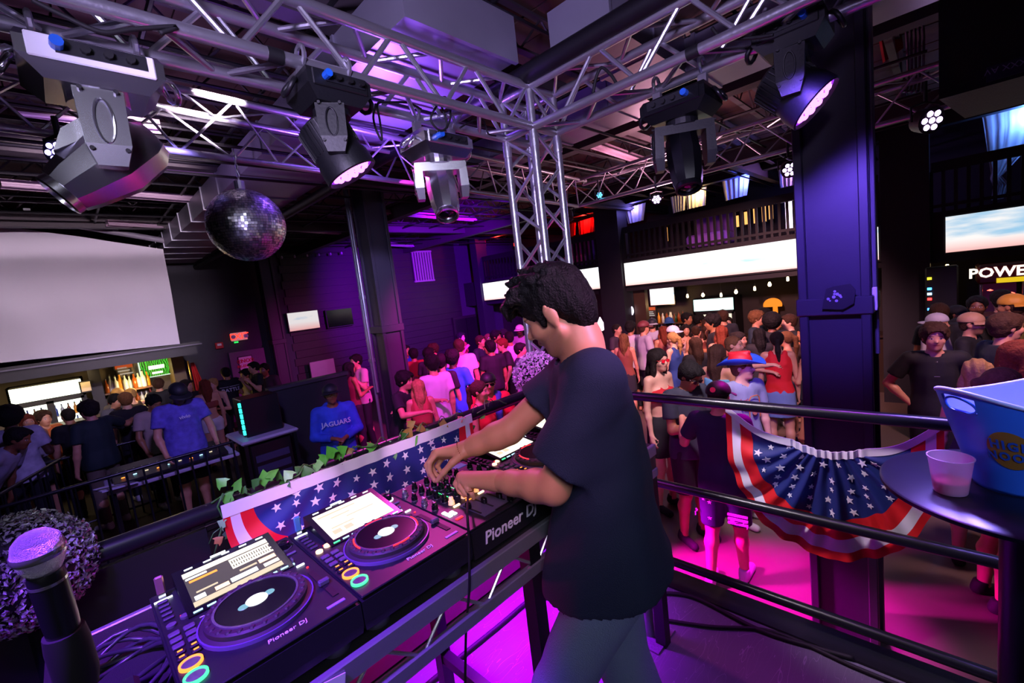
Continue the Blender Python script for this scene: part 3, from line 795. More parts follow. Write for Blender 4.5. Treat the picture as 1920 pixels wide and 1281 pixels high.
# ---------------------------------------------------------------- back wall: door, exit sign, televisions, grille
def on_back(px, py, Y=11.9): return aty(px, py, Y)
a, b = aty(428, 662, 11.93), aty(494, 790, 11.93)
d_ = thing('door_1', 'grey exit door with a red and white notice', 'door', ((a.x + b.x) / 2, 11.93, TIER), kind='structure')
MB().b2((a.x, 11.92, TIER), (b.x + .3, 11.98, a.z), bev=.008).build('door_leaf', mat('door_grey', '55565e', .5), d_)
t_, x0, x1, z0, z1 = panel_y('notice', 'white and red no re-entry notice on the grey door', 'sign', (447, 671), (475, 690), 11.90, mat('notice_white', 'd8ccd0', .6))
RED = mat('red_print', 'c01828', .6)
xm = (x0 + x1) / 2
text('notice_word', 'NO', (xm, 11.89, z0 + (z1 - z0) * .68), (1, 0, 0), (0, 0, 1), .12, RED, t_, bold=.004)
text('notice_word', 'RE-ENTRY', (xm, 11.89, z0 + (z1 - z0) * .28), (1, 0, 0), (0, 0, 1), .085, RED, t_, bold=.003)
m_ = MB()
for s_ in (-1, 1):
    c_ = Vector((xm + s_ * .13, 11.89, z0 + (z1 - z0) * .68))
    m_.tube([c_ + Vector((.04 * math.cos(t), 0, .04 * math.sin(t))) for t in np.linspace(0, 6.28, 17)[:-1]], .007, n=5, closed=True)
    m_.box(c_, (.02, .006, .05))
m_.build('hand_symbol', RED, t_)
def exit_sign(px, py, Y, X=None, label='', s=1.0):
    if X is None: p = aty(px, py, Y); ax = (1, 0, 0); nrm = Vector((0, -1, 0))
    else: p = atx(px, py, X); ax = (0, -1, 0); nrm = Vector((-1, 0, 0))
    t = thing('exit_sign', label, 'sign', p)
    A = Vector(ax)
    MB().box(p, [abs(A[i]) * .34 * s + abs(nrm[i]) * .06 + (.19 * s if i == 2 else 0) for i in range(3)], bev=.01).build('housing', mat('exit_housing', 'd8c8c8', .5, emit='ff9a90', es=.35), t)
    text('exit_word', 'EXIT', p + nrm * .034, ax, (0, 0, 1), .19 * s, glow('exit_red', 'ff3020', 3), t, bold=.004)
    return t
t_ = exit_sign(448, 631, 11.9, label='lit red and white exit sign above the grey door')
p = aty(443, 642, 11.88)
MB().box(p, (.08, .03, .03)).build('status_light', glow('green_led', '20ff60', 1.5), t_)
for s_ in (-1, 1):
    MB().lathe([(.03, 0), (.05, .06), (.0001, .07)], aty(448 + s_ * 12, 631 - s_ * 1.2, 11.88), n=10, axis=(0, -1, 0)).build('spot_head', WHITEP, t_)
exit_sign(970, 458, None, X=10.9, label='small red exit sign up on the balcony left of the truss tower', s=.7)
p = aty(411, 648, 11.9)
t = thing('fire_alarm', 'small red fire alarm on the wall left of the door', 'alarm', p)
MB().box(p, (.16, .05, .14), bev=.01).build('body', mat('alarm_red', 'b01c1c', .4), t)
MB().box(p + Vector((0, -.03, .02)), (.08, .02, .05)).build('lens', WHITEP, t)
TVB = mat('tv_black_glass', '050507', .12)
tvm = sky_screen('tv_pink_picture', .75)
panel_y('television', 'wall television with a pink white picture left of the column', 'television', (538, 588), (600, 614), 11.8, tvm)
panel_y('television', 'black switched off television left of the silver pipes', 'television', (611, 583), (663, 608), 11.8, TVB)
panel_y('television', 'wall television with a violet picture right of the column', 'television', (707, 574), (730, 600), 11.8, mat('tv_violet', '201030', .3, emit='8a40d0', es=.7))
# barred opening high on the back wall
a, b = aty(769, 474, 11.95), aty(814, 524, 11.95)
g = thing('window_1', 'barred pale opening high on the plank wall', 'window', ((a.x + b.x) / 2, 11.93, b.z), kind='structure')
MB().b2((a.x, 11.94, b.z), (b.x, 11.962, a.z)).build('recess', BLACK, g)
for i in range(8):
    x = a.x + (b.x - a.x) * (i + .5) / 8
    MB().b2((x - .025, 11.90, b.z), (x + .025, 11.94, a.z)).build('bar', mat('grille_bar', '9a8494', .5), g)
MB().b2((a.x, 11.90, b.z - .05), (b.x, 11.96, b.z)).b2((a.x, 11.90, a.z), (b.x, 11.96, a.z + .05)).build('frame', mat('grille_bar', '9a8494', .5), g)
# stainless kitchen hatch and shelves on the back wall, double door in the plank wall
a, b = aty(581, 684, 11.6), aty(631, 706, 11.6)
t = thing('hatch_counter', 'stainless steel hatch between the columns at the back', 'hatch', ((a.x + b.x) / 2, 11.7, b.z))
MB().b2((a.x, 11.6, b.z - .25), (b.x, 11.66, a.z + .05)).build('upper_panel', mat('stainless', 'b0a8b0', .35, metal=.5), t)
MB().b2((a.x - .05, 11.3, b.z - .35), (b.x + .1, 11.9, b.z - .28)).build('ledge', mat('stainless', 'b0a8b0', .35, metal=.5), t)
a, b = aty(852, 600, 11.9), aty(905, 690, 11.9)
d2 = thing('door_2', 'black double door at the end of the plank wall', 'door', ((a.x + b.x) / 2, 11.9, FLOOR), kind='structure')
for k_ in range(2):
    x0 = a.x + (b.x - a.x) * k_ / 2
    MB().b2((x0 + .01, 11.88, FLOOR), (x0 + (b.x - a.x) / 2 - .01, 11.95, a.z)).build('door_leaf', BLACK, d2)
MB().b2((a.x - .08, 11.86, FLOOR), (a.x, 11.97, a.z + .08)).b2((b.x, 11.86, FLOOR), (b.x + .08, 11.97, a.z + .08)).b2((a.x, 11.86, a.z), (b.x, 11.97, a.z + .08)).build('door_frame', WOODW, d2)
# string lights along the top of the back wall
sl = thing('string_light', 'row of small bulbs strung along the top of the back wall', 'lights', aty(520, 478, 11.7))
q0, q1 = aty(515, 479, 11.7), aty(650, 470, 11.7)
MB().tube([q0.lerp(q1, i / 8) + Vector((0, 0, -.03 * math.sin(i * math.pi / 2) ** 2)) for i in range(9)], .006, n=5).build('cord', BLACK, sl)
for i in range(6):
    MB().lathe([(.0001, -.05), (.028, -.03), (.02, .02), (.0001, .03)], q0.lerp(q1, (i + .5) / 6) + Vector((0, 0, -.05)), n=8).build('bulb', mat('dull_bulb', 'b0a8b8', .3), sl)

# ---------------------------------------------------------------- box truss over the stage edges and the corner tower
def box_truss(name, a, b, side, u, s, r, label, pitch=0.42, rb=.0125, skip_ends=0.0):
    "square truss from a to b (axis of one corner chord), side s along 'side' and up"
    a = Vector(a); b = Vector(b); d = (b - a); L_ = d.length; d.normalize(); u = Vector(u); w_ = Vector(side)
    t = thing(name, label, 'truss', (a + b) / 2)
    C = [a, a + w_ * s, a + w_ * s + u * s, a + u * s]
    for c_ in C: MB().cyl(c_, c_ + d * L_, r, n=14).build('chord', ALU, t, smooth=True)
    n = max(2, int(round((L_ - 2 * skip_ends) / pitch))); st = (L_ - 2 * skip_ends) / n
    for f in range(4):
        p, q = C[f], C[(f + 1) % 4]
        m_ = MB()
        for i in range(n):
            x0 = skip_ends + i * st + .02; xm = skip_ends + (i + .5) * st; x1 = skip_ends + (i + 1) * st - .02
            m_.cyl(p + d * x0, q + d * xm, rb, n=8, caps=False)
            m_.cyl(q + d * (xm + .03), p + d * x1, rb, n=8, caps=False)
        m_.cyl(p, q, rb, n=8, caps=False); m_.cyl(p + d * L_, q + d * L_, rb, n=8, caps=False)
        m_.build('lacing', ALU, t, smooth=True)
    return t
S = .25; CR = .0265
ZT = 2.80
XC, YC = 2.36, 1.925
box_truss('truss', (-2.6, YC, ZT), (XC, YC, ZT), (0, 1, 0), (0, 0, 1), S, CR, 'silver box truss over the deck side rail', pitch=.50)
box_truss('truss', (XC, -2.2, ZT), (XC, YC, ZT), (1, 0, 0), (0, 0, 1), S, CR, 'silver box truss over the right hand rail by the broad column', pitch=.50)
tw = box_truss('truss_tower', (XC, YC, -.02), (XC, YC, ZT), (1, 0, 0), (0, 1, 0), S, CR, 'upright truss tower at the stage corner behind the DJ', pitch=.5)
# corner block over the tower
t = thing('truss_corner', 'cube corner joining the two trusses on the tower', 'truss', (XC + S / 2, YC + S / 2, ZT))
m_ = MB()
c8 = [(XC + i * S, YC + j * S, ZT + k_ * S) for k_ in (0, 1) for j in (0, 1) for i in (0, 1)]
for (i, j) in ((0, 1), (2, 3), (0, 2), (1, 3), (4, 5), (6, 7), (4, 6), (5, 7), (0, 4), (1, 5), (2, 6), (3, 7)):
    MB().cyl(c8[i], c8[j], CR, n=14).build('chord', ALU, t, smooth=True)
m_ = MB()
for (i, j) in ((1, 4), (2, 7), (3, 5), (0, 6)): m_.cyl(c8[i], c8[j], .0125, n=8, caps=False)
m_.build('lacing', ALU, t)
for (px, py) in ((XC, YC), (XC + S, YC), (XC, YC + S)):
    MB().cyl((px, py, ZT - .13), (px, py, ZT - .05), .031, n=14).build('sleeve', ALU, t, smooth=True)
# base plate of the tower
tag(MB().b2((XC - .12, YC - .12, FLOOR), (XC + S + .12, YC + S + .12, FLOOR + .02)).b2((XC - .04, YC - .04, FLOOR), (XC + S + .04, YC + S + .04, -.02)).build('tower_plinth', BLACKM), 'black plinth under the truss tower', 'plinth')
# ---------------------------------------------------------------- lighter triangular truss round the dance floor
def tri_truss(name, a, b, s, h, r, label, pitch=.55, rb=.008):
    a = Vector(a); b = Vector(b); d = (b - a); L_ = d.length; d.normalize(); w_ = d.cross(Vector((0, 0, 1))).normalized()
    t = thing(name, label, 'truss', (a + b) / 2)
    C = [a, a + Vector((0, 0, h)) + w_ * s / 2, a + Vector((0, 0, h)) - w_ * s / 2]
    for c_ in C: MB().cyl(c_, c_ + d * L_, r, n=10).build('chord', ALU, t, smooth=True)
    n = int(L_ / pitch); st = L_ / n
    for f in range(3):
        p, q = C[f], C[(f + 1) % 3]; m_ = MB()
        for i in range(n):
            m_.cyl(p + d * (i * st), q + d * ((i + .5) * st), rb, n=6, caps=False); m_.cyl(q + d * ((i + .5) * st), p + d * ((i + 1) * st), rb, n=6, caps=False)
        m_.build('lacing', ALU, t, smooth=True)
    return t
FC = Vector((5.22, 3.6, 2.80))
tri_truss('thin_truss', (-2.2, 2.96, 2.78), FC, .30, .30, .021, 'thin triangular truss in front of the mirror ball')
tri_truss('thin_truss', (5.08, -1.6, 2.78), FC, .30, .30, .021, 'thin triangular truss in front of the balcony')
# tape bands and cables on the near trusses
m_ = MB()
for (x, y) in ((.82, YC),): MB
t = thing('tape_band', 'black tape band round the deck side truss chord', 'tape', (.82, YC, ZT))
q = atz(520, 97, ZT); MB().cyl((q.x - .03, YC, ZT), (q.x + .03, YC, ZT), CR + .003, n=14).build('band', BLACK, t, smooth=True)
t = thing('tape_band', 'black tape band round the right hand truss chord', 'tape', (XC, .9, ZT))
q = atz(1292, 92, ZT); MB().cyl((XC, q.y - .03, ZT), (XC, q.y + .03, ZT), CR + .003, n=14).build('band', BLACK, t, smooth=True)
def cable(name, label, pts, r=.006, m=None, cat='cable', n=6, grp=None):
    P_ = [Vector(p) for p in pts]; out = []
    for i in range(len(P_) - 1):
        p0 = P_[max(0, i - 1)]; p1 = P_[i]; p2 = P_[i + 1]; p3 = P_[min(len(P_) - 1, i + 2)]
        for k_ in range(6):
            t_ = k_ / 6
            out.append(.5 * ((2 * p1) + (p2 - p0) * t_ + (2 * p0 - 5 * p1 + 4 * p2 - p3) * t_ ** 2 + (3 * p1 - p0 - 3 * p2 + p3) * t_ ** 3))
    out.append(P_[-1])
    return tag(MB().tube(out, r, n=n).build(name, m or RUBBER, smooth='all'), label, cat, grp)
cable('cable', 'black cable looped round the deck side truss above the mirror ball', [aty(x, y, 1.9) for x, y in ((60, 0), (110, 25), (190, 60), (250, 55), (330, 50), (300, 62))], .008)
cable('cable', 'pair of hanging black cable loops between the two deck side moving lights', [aty(x, y, 2.05) for x, y in ((705, 195), (700, 220), (706, 245), (716, 262), (712, 225), (708, 195), (730, 192), (765, 193), (790, 205))], .006)
cable('cable', 'black cable coil over the small chrome moving light', [aty(x, y, 2.0) for x, y in ((815, 175), (828, 200), (838, 235), (825, 245), (808, 225), (818, 200), (835, 182), (845, 215), (838, 240))], .006)
cable('cable', 'black cable looping from the corner block', [aty(x, y, 2.1) for x, y in ((862, 240), (880, 230), (905, 225), (915, 250), (930, 255))], .005)
cable('cable', 'black cable arched over the right hand truss', [atx(x, y, 2.36) for x, y in ((1112, 175), (1118, 145), (1128, 127), (1145, 140), (1155, 155))], .009)
cable('cable', 'black cable running along the right hand truss to the wash light', [atx(x, y, 2.40) for x, y in ((1335, 52), (1350, 68), (1380, 72), (1420, 70), (1450, 65))], .008)

# ---------------------------------------------------------------- moving lights hung from the trusses
CR_ = Vector(AX[:, 0]); CD_ = Vector(AX[:, 1]); CF_ = Vector(AX[:, 2])
def ortho(a, b):
    a = Vector(a).normalized(); b = Vector(b); b = (b - a * a.dot(b)).normalized(); return a, b, a.cross(b)
BLUEP = mat('blue_connector', '1c5fc8', .4); PANEL = mat('connector_panel', '14151a', .5)
LENSW = None
def moving_head(name, label, top, bx, ay, ha, m_body, m_arm, m_head, size=1.0, wash=False, lens=None, glow_col=None, base_w=.36, head_r=None, word=None, panel_m=None, armlen=.25, clampz=.11, rim=None):
    "base under the clamps, two yoke arms, tilted head; bx = long axis of the base, ay = axis through the yoke arms, ha = where the head points"
    top = Vector(top); Z = Vector((0, 0, -1))
    bx = Vector(bx).normalized(); by = bx.cross(Z).normalized()          # by faces the camera side
    if by.dot(CF_) > 0: by = -by
    ay = Vector(ay) if ay is not None else Vector(ha).cross(Z); ay = (ay - Z * ay.dot(Z)).normalized(); at_ = Z.cross(ay)
    t = thing(name, label, 'stage light', top)
    s = size
    for k_ in (-1, 1):
        c_ = top + bx * (k_ * base_w * .36 * s)
        m_ = MB(); m_.tube([c_ + Vector((0, 0, 0)) + by * (.04 * math.cos(a)) + Vector((0, 0, .04 * math.sin(a))) for a in np.linspace(0, 6.283, 13)[:-1]], .010, n=6, closed=True)
        m_.box(c_ - Vector((0, 0, clampz * .5 + .02)), (.045, .03, clampz), rot=frame((0, 0, 0), bx, by).to_3x3())
        m_.build('clamp', ALU, t)
    b0 = top + Z * clampz; H = .115 * s; D = .26 * s; Wd = base_w * s
    prof = [(-.5, -.5), (.5, -.5), (.5, .5), (-.5, .5)]
    P_ = lambda u, v, w_: b0 + bx * u + by * v + Z * w_
    pts = [P_(u * Wd * k_, v * D * (1 if k_ == 1 else .8), w_ * H) for (u, v) in prof for (w_, k_) in ((0, .94), (.25, 1), (.7, 1))] + [P_(u * Wd * .72, v * D * .8, 1.18 * H) for (u, v) in prof]
    MB().hull(pts).build('base', m_body, t)
    R3 = frame((0, 0, 0), bx, Z).to_3x3()
    MB().box(P_(0, D * .5 + .002, H * .45), (Wd * .86, H * .62, .010), rot=R3, bev=.004).build('front_plate', panel_m or m_body, t)
    MB().box(P_(.02 * s, D * .5 + .008, H * .38), (Wd * .62, H * .40, .008), rot=R3).build('connector_panel', PANEL, t)
    MB().cyl(P_(-Wd * .24, D * .5 + .008, H * .40), P_(-Wd * .24, D * .5 + .045, H * .40), .017 * s, n=10).build('power_connector', BLUEP, t)
    for k_ in range(3):
        MB().cyl(P_(-Wd * .06 + k_ * .055 * s, D * .5 + .008, H * .40), P_(-Wd * .06 + k_ * .055 * s, D * .5 + .03, H * .40), .013 * s, n=8).build('signal_socket', BLACK, t)
    for k_ in (-1, 1):
        e = [P_(k_ * Wd * .49, 0 + .055 * s * math.sin(a), H * .25 + .07 * s * (1 - math.cos(a)) * .5) + bx * (k_ * .055 * s * math.sin(a * .5)) for a in np.linspace(0, math.pi * 2, 11)]
        MB().tube(e, .011 * s, n=7).build('handle', m_body, t, smooth='all')
    # yoke
    yk = P_(0, 0, 1.18 * H)
    r_h = (head_r or .105) * s
    gap = r_h + .028 * s
    al = armlen * s
    MB().cyl(yk - Z * .01, yk + Z * .03 * s, .085 * s, n=20).build('pan_disc', m_arm, t)
    Q = lambda a, b, c_: yk + ay * a + at_ * b + Z * c_
    wA = .062 * s
    MB().hull([Q(u * (gap + .02 * s), v * wA, c_) for u in (-1, 1) for v in (-1, 1) for c_ in (.025 * s,)] + [Q(u * (gap - .02 * s), v * wA, .075 * s) for u in (-1, 1) for v in (-1, 1)] + [Q(u * (gap + .02 * s), v * wA, .06 * s) for u in (-1, 1) for v in (-1, 1)]).build('yoke_bridge', m_arm, t)
    for k_ in (-1, 1):
        MB().hull([Q(k_ * (gap + o_), v * wA * f_, c_) for (o_, c_, f_) in ((-.022 * s, .03 * s, 1), (.022 * s, .03 * s, 1), (-.022 * s, al - .03 * s, .92), (.03 * s, al - .03 * s, .92), (-.02 * s, al + .035 * s, .6), (.022 * s, al + .035 * s, .6)) for v in (-1, 1)]).build('yoke_arm', m_arm, t)
        c_ = Q(k_ * (gap + .03 * s), 0, al * .55)
        ov = [c_ + at_ * (wA * .38 * math.cos(a)) + Z * (al * .30 * math.sin(a)) for a in np.linspace(0, 6.283, 21)[:-1]]
        MB().tube(ov, .004 * s, n=5, closed=True).build('arm_rib', m_arm, t)
        for u in (-1, 1):
            for v in (.14, .94): MB().cyl(Q(k_ * (gap + .02 * s), u * wA * .7, al * v), Q(k_ * (gap + .036 * s), u * wA * .7, al * v), .007 * s, n=7).build('screw', BLACK, t)
    # head
    hc = Q(0, 0, al * .92)
    ha = Vector(ha); ha = (ha - ay * ha.dot(ay)).normalized(); hb = ay.cross(ha)
    if wash:
        MB().lathe([(r_h * .55, -.16 * s), (r_h * .9, -.14 * s), (r_h, -.08 * s), (r_h, .02 * s), (r_h * 1.1, .05 * s), (r_h * 1.12, .12 * s), (r_h * 1.05, .125 * s), (r_h * 1.0, .10 * s), (.0002, .098 * s)], hc, n=32, axis=ha).build('head', m_head, t, smooth=True)
        m_ = MB()
        for a in np.linspace(0, 6.283, 33)[:-1]:
            d_ = ay * math.cos(a) + hb * math.sin(a)
            m_.box(hc + d_ * r_h * .97 - ha * .065 * s, (.02 * s, .005 * s, .13 * s), rot=frame((0, 0, 0), d_, d_.cross(ha)).to_3x3())
        m_.build('cooling_fin', m_head, t)
        f0 = hc + ha * .104 * s
        MB().lathe([(.0002, 0), (r_h * .99, 0), (r_h * .99, .002)], f0, n=32, axis=ha).build('lens_plate', rim or m_head, t)
        if lens:
            cells = [(0, 0)] + [(.36, a) for a in np.linspace(0, 6.283, 7)[:-1]] + [(.70, a + .26) for a in np.linspace(0, 6.283, 13)[:-1]]
            for rr, a in cells:
                p = f0 + (ay * math.cos(a) + hb * math.sin(a)) * (rr * r_h)
                MB().lathe([(r_h * .155, 0), (r_h * .155, .008 * s), (r_h * .08, .014 * s), (.0002, .016 * s)], p, n=12, axis=ha).build('lens', lens, t, smooth='all')
    else:
        L1, L2 = .17 * s, .16 * s
        ring = lambda z_, a_, b_, n=10: [hc + ha * z_ + ay * (a_ * math.cos(q)) + hb * (b_ * math.sin(q)) for q in np.linspace(0, 6.283, n + 1)[:-1]]
        MB().hull(ring(-L2, r_h * .62, r_h * .70) + ring(-L2 * .75, r_h * .84, r_h * .98) + ring(.0, r_h * .90, r_h * 1.12) + ring(L1 * .75, r_h * .80, r_h * .86) + ring(L1, r_h * .70, r_h * .72)).build('head', m_head, t, smooth=28)
        MB().hull([hc + ha * z_ + hb * (r_h * q) + ay * (u * r_h * .5) for (z_, q) in ((-L2 * .8, 1.02), (-L2 * .5, 1.28), (L1 * .2, 1.28), (L1 * .6, .9), (-L2 * .8, .6)) for u in (-1, 1)]).build('head_shell', m_head, t)
        MB().box(hc - ha * (L2 * .55) + hb * (r_h * 1.2), (r_h * .72, .02 * s, .09 * s), rot=frame((0, 0, 0), ay, hb).to_3x3()).build('fan_grille', BLACK, t)
        MB().lathe([(r_h * .66, 0), (r_h * .68, .03 * s), (r_h * .58, .034 * s), (r_h * .56, .012 * s), (.0002, .012 * s)], hc + ha * (L1 - .005), n=24, axis=ha).build('lens_ring', m_head, t, smooth=True)
        MB().lathe([(r_h * .56, 0), (r_h * .4, .012 * s), (.0002, .018 * s)], hc + ha * (L1 + .006), n=20, axis=ha).build('lens', lens or mat('dark_lens', '08080c', .05), t, smooth='all')
    if word:
        k_ = -1
        text('arm_word', word, Q(k_ * (gap + .037 * s), -.02, al * .55), Z, at_ * (-1 if at_.dot(CR_) < 0 else 1), .035, mat('arm_print', '7c7c88', .5), t, depth=.0006, spacing=1.5)
    return t, hc, ha
CHR_P = mat('white_lit_plate', 'f0f0f4', .35, var=.02)  # chrome plate coloured white, the light falling on it put into the colour
BL1 = mat('fixture_black', '0c0d11', .5, bump=.1, bscale=80); BL2 = mat('fixture_black_gloss', '0b0c10', .3)
rear = YC + S
LM = glow('magenta_lens', 'f08cff', 2.6); LMR = mat('lens_rim_violet', '3a2050', .3)
moving_head('moving_light', 'large chrome moving light hanging nearest the projection screen', aty(160, 72, rear - .05), (1, 0, 0), Vector(ray(150, 200)), -.75 * CR_ + .62 * CD_, CHROME, CHROME, CHROME, size=1.02, panel_m=CHR_P, armlen=.23, base_w=.36, clampz=.065)
moving_head('moving_light', 'chrome moving light beside the truss tower', aty(812, 222, rear), (1, 0, 0), CR_ + .25 * CF_, .42 * CR_ + .85 * CD_ - .3 * CF_, CHROME, CHROME, CHROME, size=.98, panel_m=CHROME, armlen=.20)
moving_head('moving_light', 'black wash light between the two chrome moving lights', aty(607, 118, YC), (1, 0, 0), None, .50 * CR_ + .80 * CD_ + .22 * CF_, BL1, BL1, BL1, size=.92, wash=True, lens=LM, head_r=.115, armlen=.20, base_w=.30, clampz=.08, rim=glow('rim_magenta', 'a030ff', 1.3))
moving_head('moving_light', 'black beam light with lettering on its arm, right of the tower', atx(1272, 142, XC + S), (0, 1, 0), CR_ - .2 * CF_, .12 * CR_ + .95 * CD_ - .25 * CF_, BL2, BL1, BL2, size=1.0, word='SHARPY', armlen=.22)
_, wc, wn = moving_head('moving_light', 'black wash light with glowing magenta lens before the broad column', atx(1484, 14, XC + S), (0, 1, 0), None, .62 * CR_ + .70 * CD_ - .36 * CF_, BL1, BL1, BL1, size=.96, wash=True, lens=LM, head_r=.118, armlen=.20, base_w=.30, clampz=.07, rim=glow('rim_magenta', 'a030ff', 1.3))
# LED par cans
PARW = glow('par_led_blue', '9a8cff', 16.0); PARV = glow('par_led_violet', 'e0b8ff', 16.0)
def par(p, n, label, m, r=.085, hang=.22):
    p = Vector(p); n = Vector(n).normalized(); t = thing('par_can', label, 'stage light', p)
    MB().lathe([(r * .45, -r * 1.5), (r * .9, -r * 1.2), (r, -.02), (r * 1.05, 0), (r * .98, .004), (.0002, .002)], p, n=20, axis=n).build('housing', BL1, t, smooth=True)
    q = n.to_track_quat('Z', 'Y')
    for a in [None] + list(np.linspace(0, 6.283, 7)[:-1]):
        o_ = Vector((0, 0, 0)) if a is None else q @ Vector((r * .6 * math.cos(a), r * .6 * math.sin(a), 0))
        MB().lathe([(r * .24, 0), (r * .2, .006), (.0002, .009)], p + o_ + n * .003, n=10, axis=n).build('led', m, t)
    sd = n.cross(Vector((0, 0, 1))).normalized()
    MB().tube([p - n * r * .6 + sd * r * 1.15, p - n * r * .6 + sd * r * 1.2 + Vector((0, 0, r * 1.2)), p - n * r * .6 + Vector((0, 0, r * 1.5)), p - n * r * .6 - sd * r * 1.2 + Vector((0, 0, r * 1.2)), p - n * r * .6 - sd * r * 1.15], .009, n=6).build('bracket', BL1, t)
    MB().cyl(p - n * r * .6 + Vector((0, 0, r * 1.5)), p - n * r * .6 + Vector((0, 0, hang)), .013, n=8).build('hook', BL1, t)
    return t
par(aty(105, 285, 3.05), -CF_ + .3 * CD_ + .1 * CR_, 'blue glowing LED par under the large chrome moving light', PARW, r=.055, hang=.17)
par(atx(1747, 226, 5.05), -CF_ + .5 * CD_, 'violet LED par right of the broad column', PARV, r=.095, hang=.3)
par(atx(1481, 318, 5.1), -CF_ + .6 * CD_ - .3 * CR_, 'white LED par in front of the white violet curtain', PARV, r=.075, hang=.26)
par(atx(1231, 374, 5.15), -CF_ + .6 * CD_ - .3 * CR_, 'small white LED par left of the yellow curtains', PARV, r=.06, hang=.26)
par(atx(1124, 366, 5.2), -CF_ + .3 * CD_, 'tiny blue LED par at the thin truss corner', glow('par_led_cyan', '4fc8ff', 5), r=.045, hang=.2)
par(Vector(FC) + Vector((.05, .25, -.12)), (-.4, -.2, -1), 'dark par can hanging below the thin truss corner', BL2, r=.09, hang=.2)
# ---------------------------------------------------------------- mirror ball
pb_ = aty(463, 423, 3.12)
RB = 65.5 * (pb_ - cam.location).dot(CF_) / F_PX
ball = thing('mirror_ball', 'silver mirror ball hanging before the dark ceiling', 'mirror ball', pb_)
random.seed(5)
MIR = [mat('mirror_tile', 'eeeef4', .32, metal=1, var=0), mat('mirror_tile_dull', '9a9aaa', .42, metal=1, var=0)]
m_ = MB(); nl = 42
for i in range(nl):
    th0, th1 = math.pi * i / nl, math.pi * (i + 1) / nl
    nn = max(5, int(2 * math.pi * math.sin((th0 + th1) / 2) * nl / math.pi))
    for j in range(nn):
        a0, a1 = 2 * math.pi * j / nn, 2 * math.pi * (j + .93) / nn
        q0, q1 = th0 + .004, th1 - .004
        c_ = Vector((math.sin((q0 + q1) / 2) * math.cos((a0 + a1) / 2), math.sin((q0 + q1) / 2) * math.sin((a0 + a1) / 2), math.cos((q0 + q1) / 2)))
        n_ = (c_ + Vector((random.gauss(0, .06), random.gauss(0, .06), random.gauss(0, .06)))).normalized()
        vs = []
        for (q, a) in ((q0, a0), (q0, a1), (q1, a1), (q1, a0)):
            v = Vector((math.sin(q) * math.cos(a), math.sin(q) * math.sin(a), math.cos(q)))
            v = v - n_ * ((v - c_).dot(n_))
            vs.append(pb_ + v * RB)
        m_.cur = 0 if random.random() < .7 else 1
        m_._add(vs, [(0, 3, 2, 1)])
o = m_.build('mirror_tiles', MIR, ball); o['kind'] = 'stuff'
MB().lathe([(.0002, -RB * .985), (RB * .6, -RB * .78), (RB * .985, 0), (RB * .6, RB * .78), (.0002, RB * .985)], pb_, n=24).build('core', BLACK, ball)
MB().cyl(pb_ + Vector((0, 0, RB * .98)), pb_ + Vector((0, 0, RB + .05)), .03, n=12).build('cap', ALU, ball)
ch = MB(); zc = pb_.z + RB + .05; k_ = 0
while zc < 2.80:
    a = Vector((1, 0, 0)) if k_ % 2 else Vector((0, 1, 0)); c_ = Vector((pb_.x, pb_.y, zc + .012))
    ch.tube([c_ + a * (.008 * math.cos(q)) + Vector((0, 0, .017 * math.sin(q))) for q in np.linspace(0, 6.283, 9)[:-1]], .003, n=5, closed=True); zc += .026; k_ += 1
ch.build('chain', ALU, ball)
# ---------------------------------------------------------------- hanging loudspeaker, upper right
sp = thing('loudspeaker', 'huge black loudspeaker hanging over the upper right', 'loudspeaker', (4.75, -.45, 2.66))
MB().hull([(4.4, .02, 2.70), (4.4, -.95, 2.70), (4.4, .02, 3.75), (4.4, -.95, 3.75), (5.1, -.12, 2.66), (5.1, -.85, 2.66), (5.1, -.12, 3.75), (5.1, -.85, 3.75)]).build('cabinet', mat('speaker_black', '14151c', .6, bump=.3, bscale=120), sp)
MB().b2((4.385, -.90, 2.76), (4.402, -.03, 3.70)).build('grille', mat('speaker_grille', '0b0c12', .6, bump=.5, bscale=300), sp)
p = atx(1893, 128, 4.38)
MB().box(p, (.006, .20, .09)).build('name_plate', mat('name_plate', '2a2244', .5), sp)
text('name_plate_word', 'XXXX AV', p + Vector((-.005, 0, .015)), (0, 1, 0), (0, 0, -1), .05, mat('plate_print', '8a80b0', .5), sp, depth=.001)
MB().cyl((4.5, -.2, 3.75), (4.5, -.2, 3.95), .02, n=8).cyl((4.5, -.75, 3.75), (4.5, -.75, 3.95), .02, n=8).build('hanger', BLACK, sp)
# ---------------------------------------------------------------- ducts and ceiling gear
DUCT = mat('duct_sheet', '8f8f9c', .42, metal=.55, var=.2, scale=3, bump=.15, bscale=6)
def duct(name, label, lo, hi, axis, step=.6):
    t = thing(name, label, 'duct', ((lo[0] + hi[0]) / 2, (lo[1] + hi[1]) / 2, lo[2]))
    L0, L1 = lo[axis], hi[axis]; n = max(1, int(round((L1 - L0) / step)))
    for i in range(n):
        a = list(lo); b = list(hi); a[axis] = L0 + (L1 - L0) * i / n + .004; b[axis] = L0 + (L1 - L0) * (i + 1) / n - .004
        MB().b2(a, b).build('sheet_section', DUCT, t)
        a2 = [v - .012 for v in a]; b2_ = [v + .012 for v in b]; a2[axis] = a[axis] - .014; b2_[axis] = a[axis] + .014
        MB().b2(a2, b2_).build('flange', DUCT, t)
    return t
p = atz(760, 130, 3.18)
duct('air_duct', 'wide silver duct running over the deck side truss', (p.x - .30, 1.9, 3.16), (p.x + .50, 11.6, 3.41), 1, .75)
p = atz(1000, 70, 3.18)
duct('air_duct', 'pale duct box beside the thick dark pipe', (p.x + .25, p.y - .35, 3.17), (p.x + 1.9, p.y + .05, 3.41), 0, .55)
p = atz(1370, 110, 3.18)
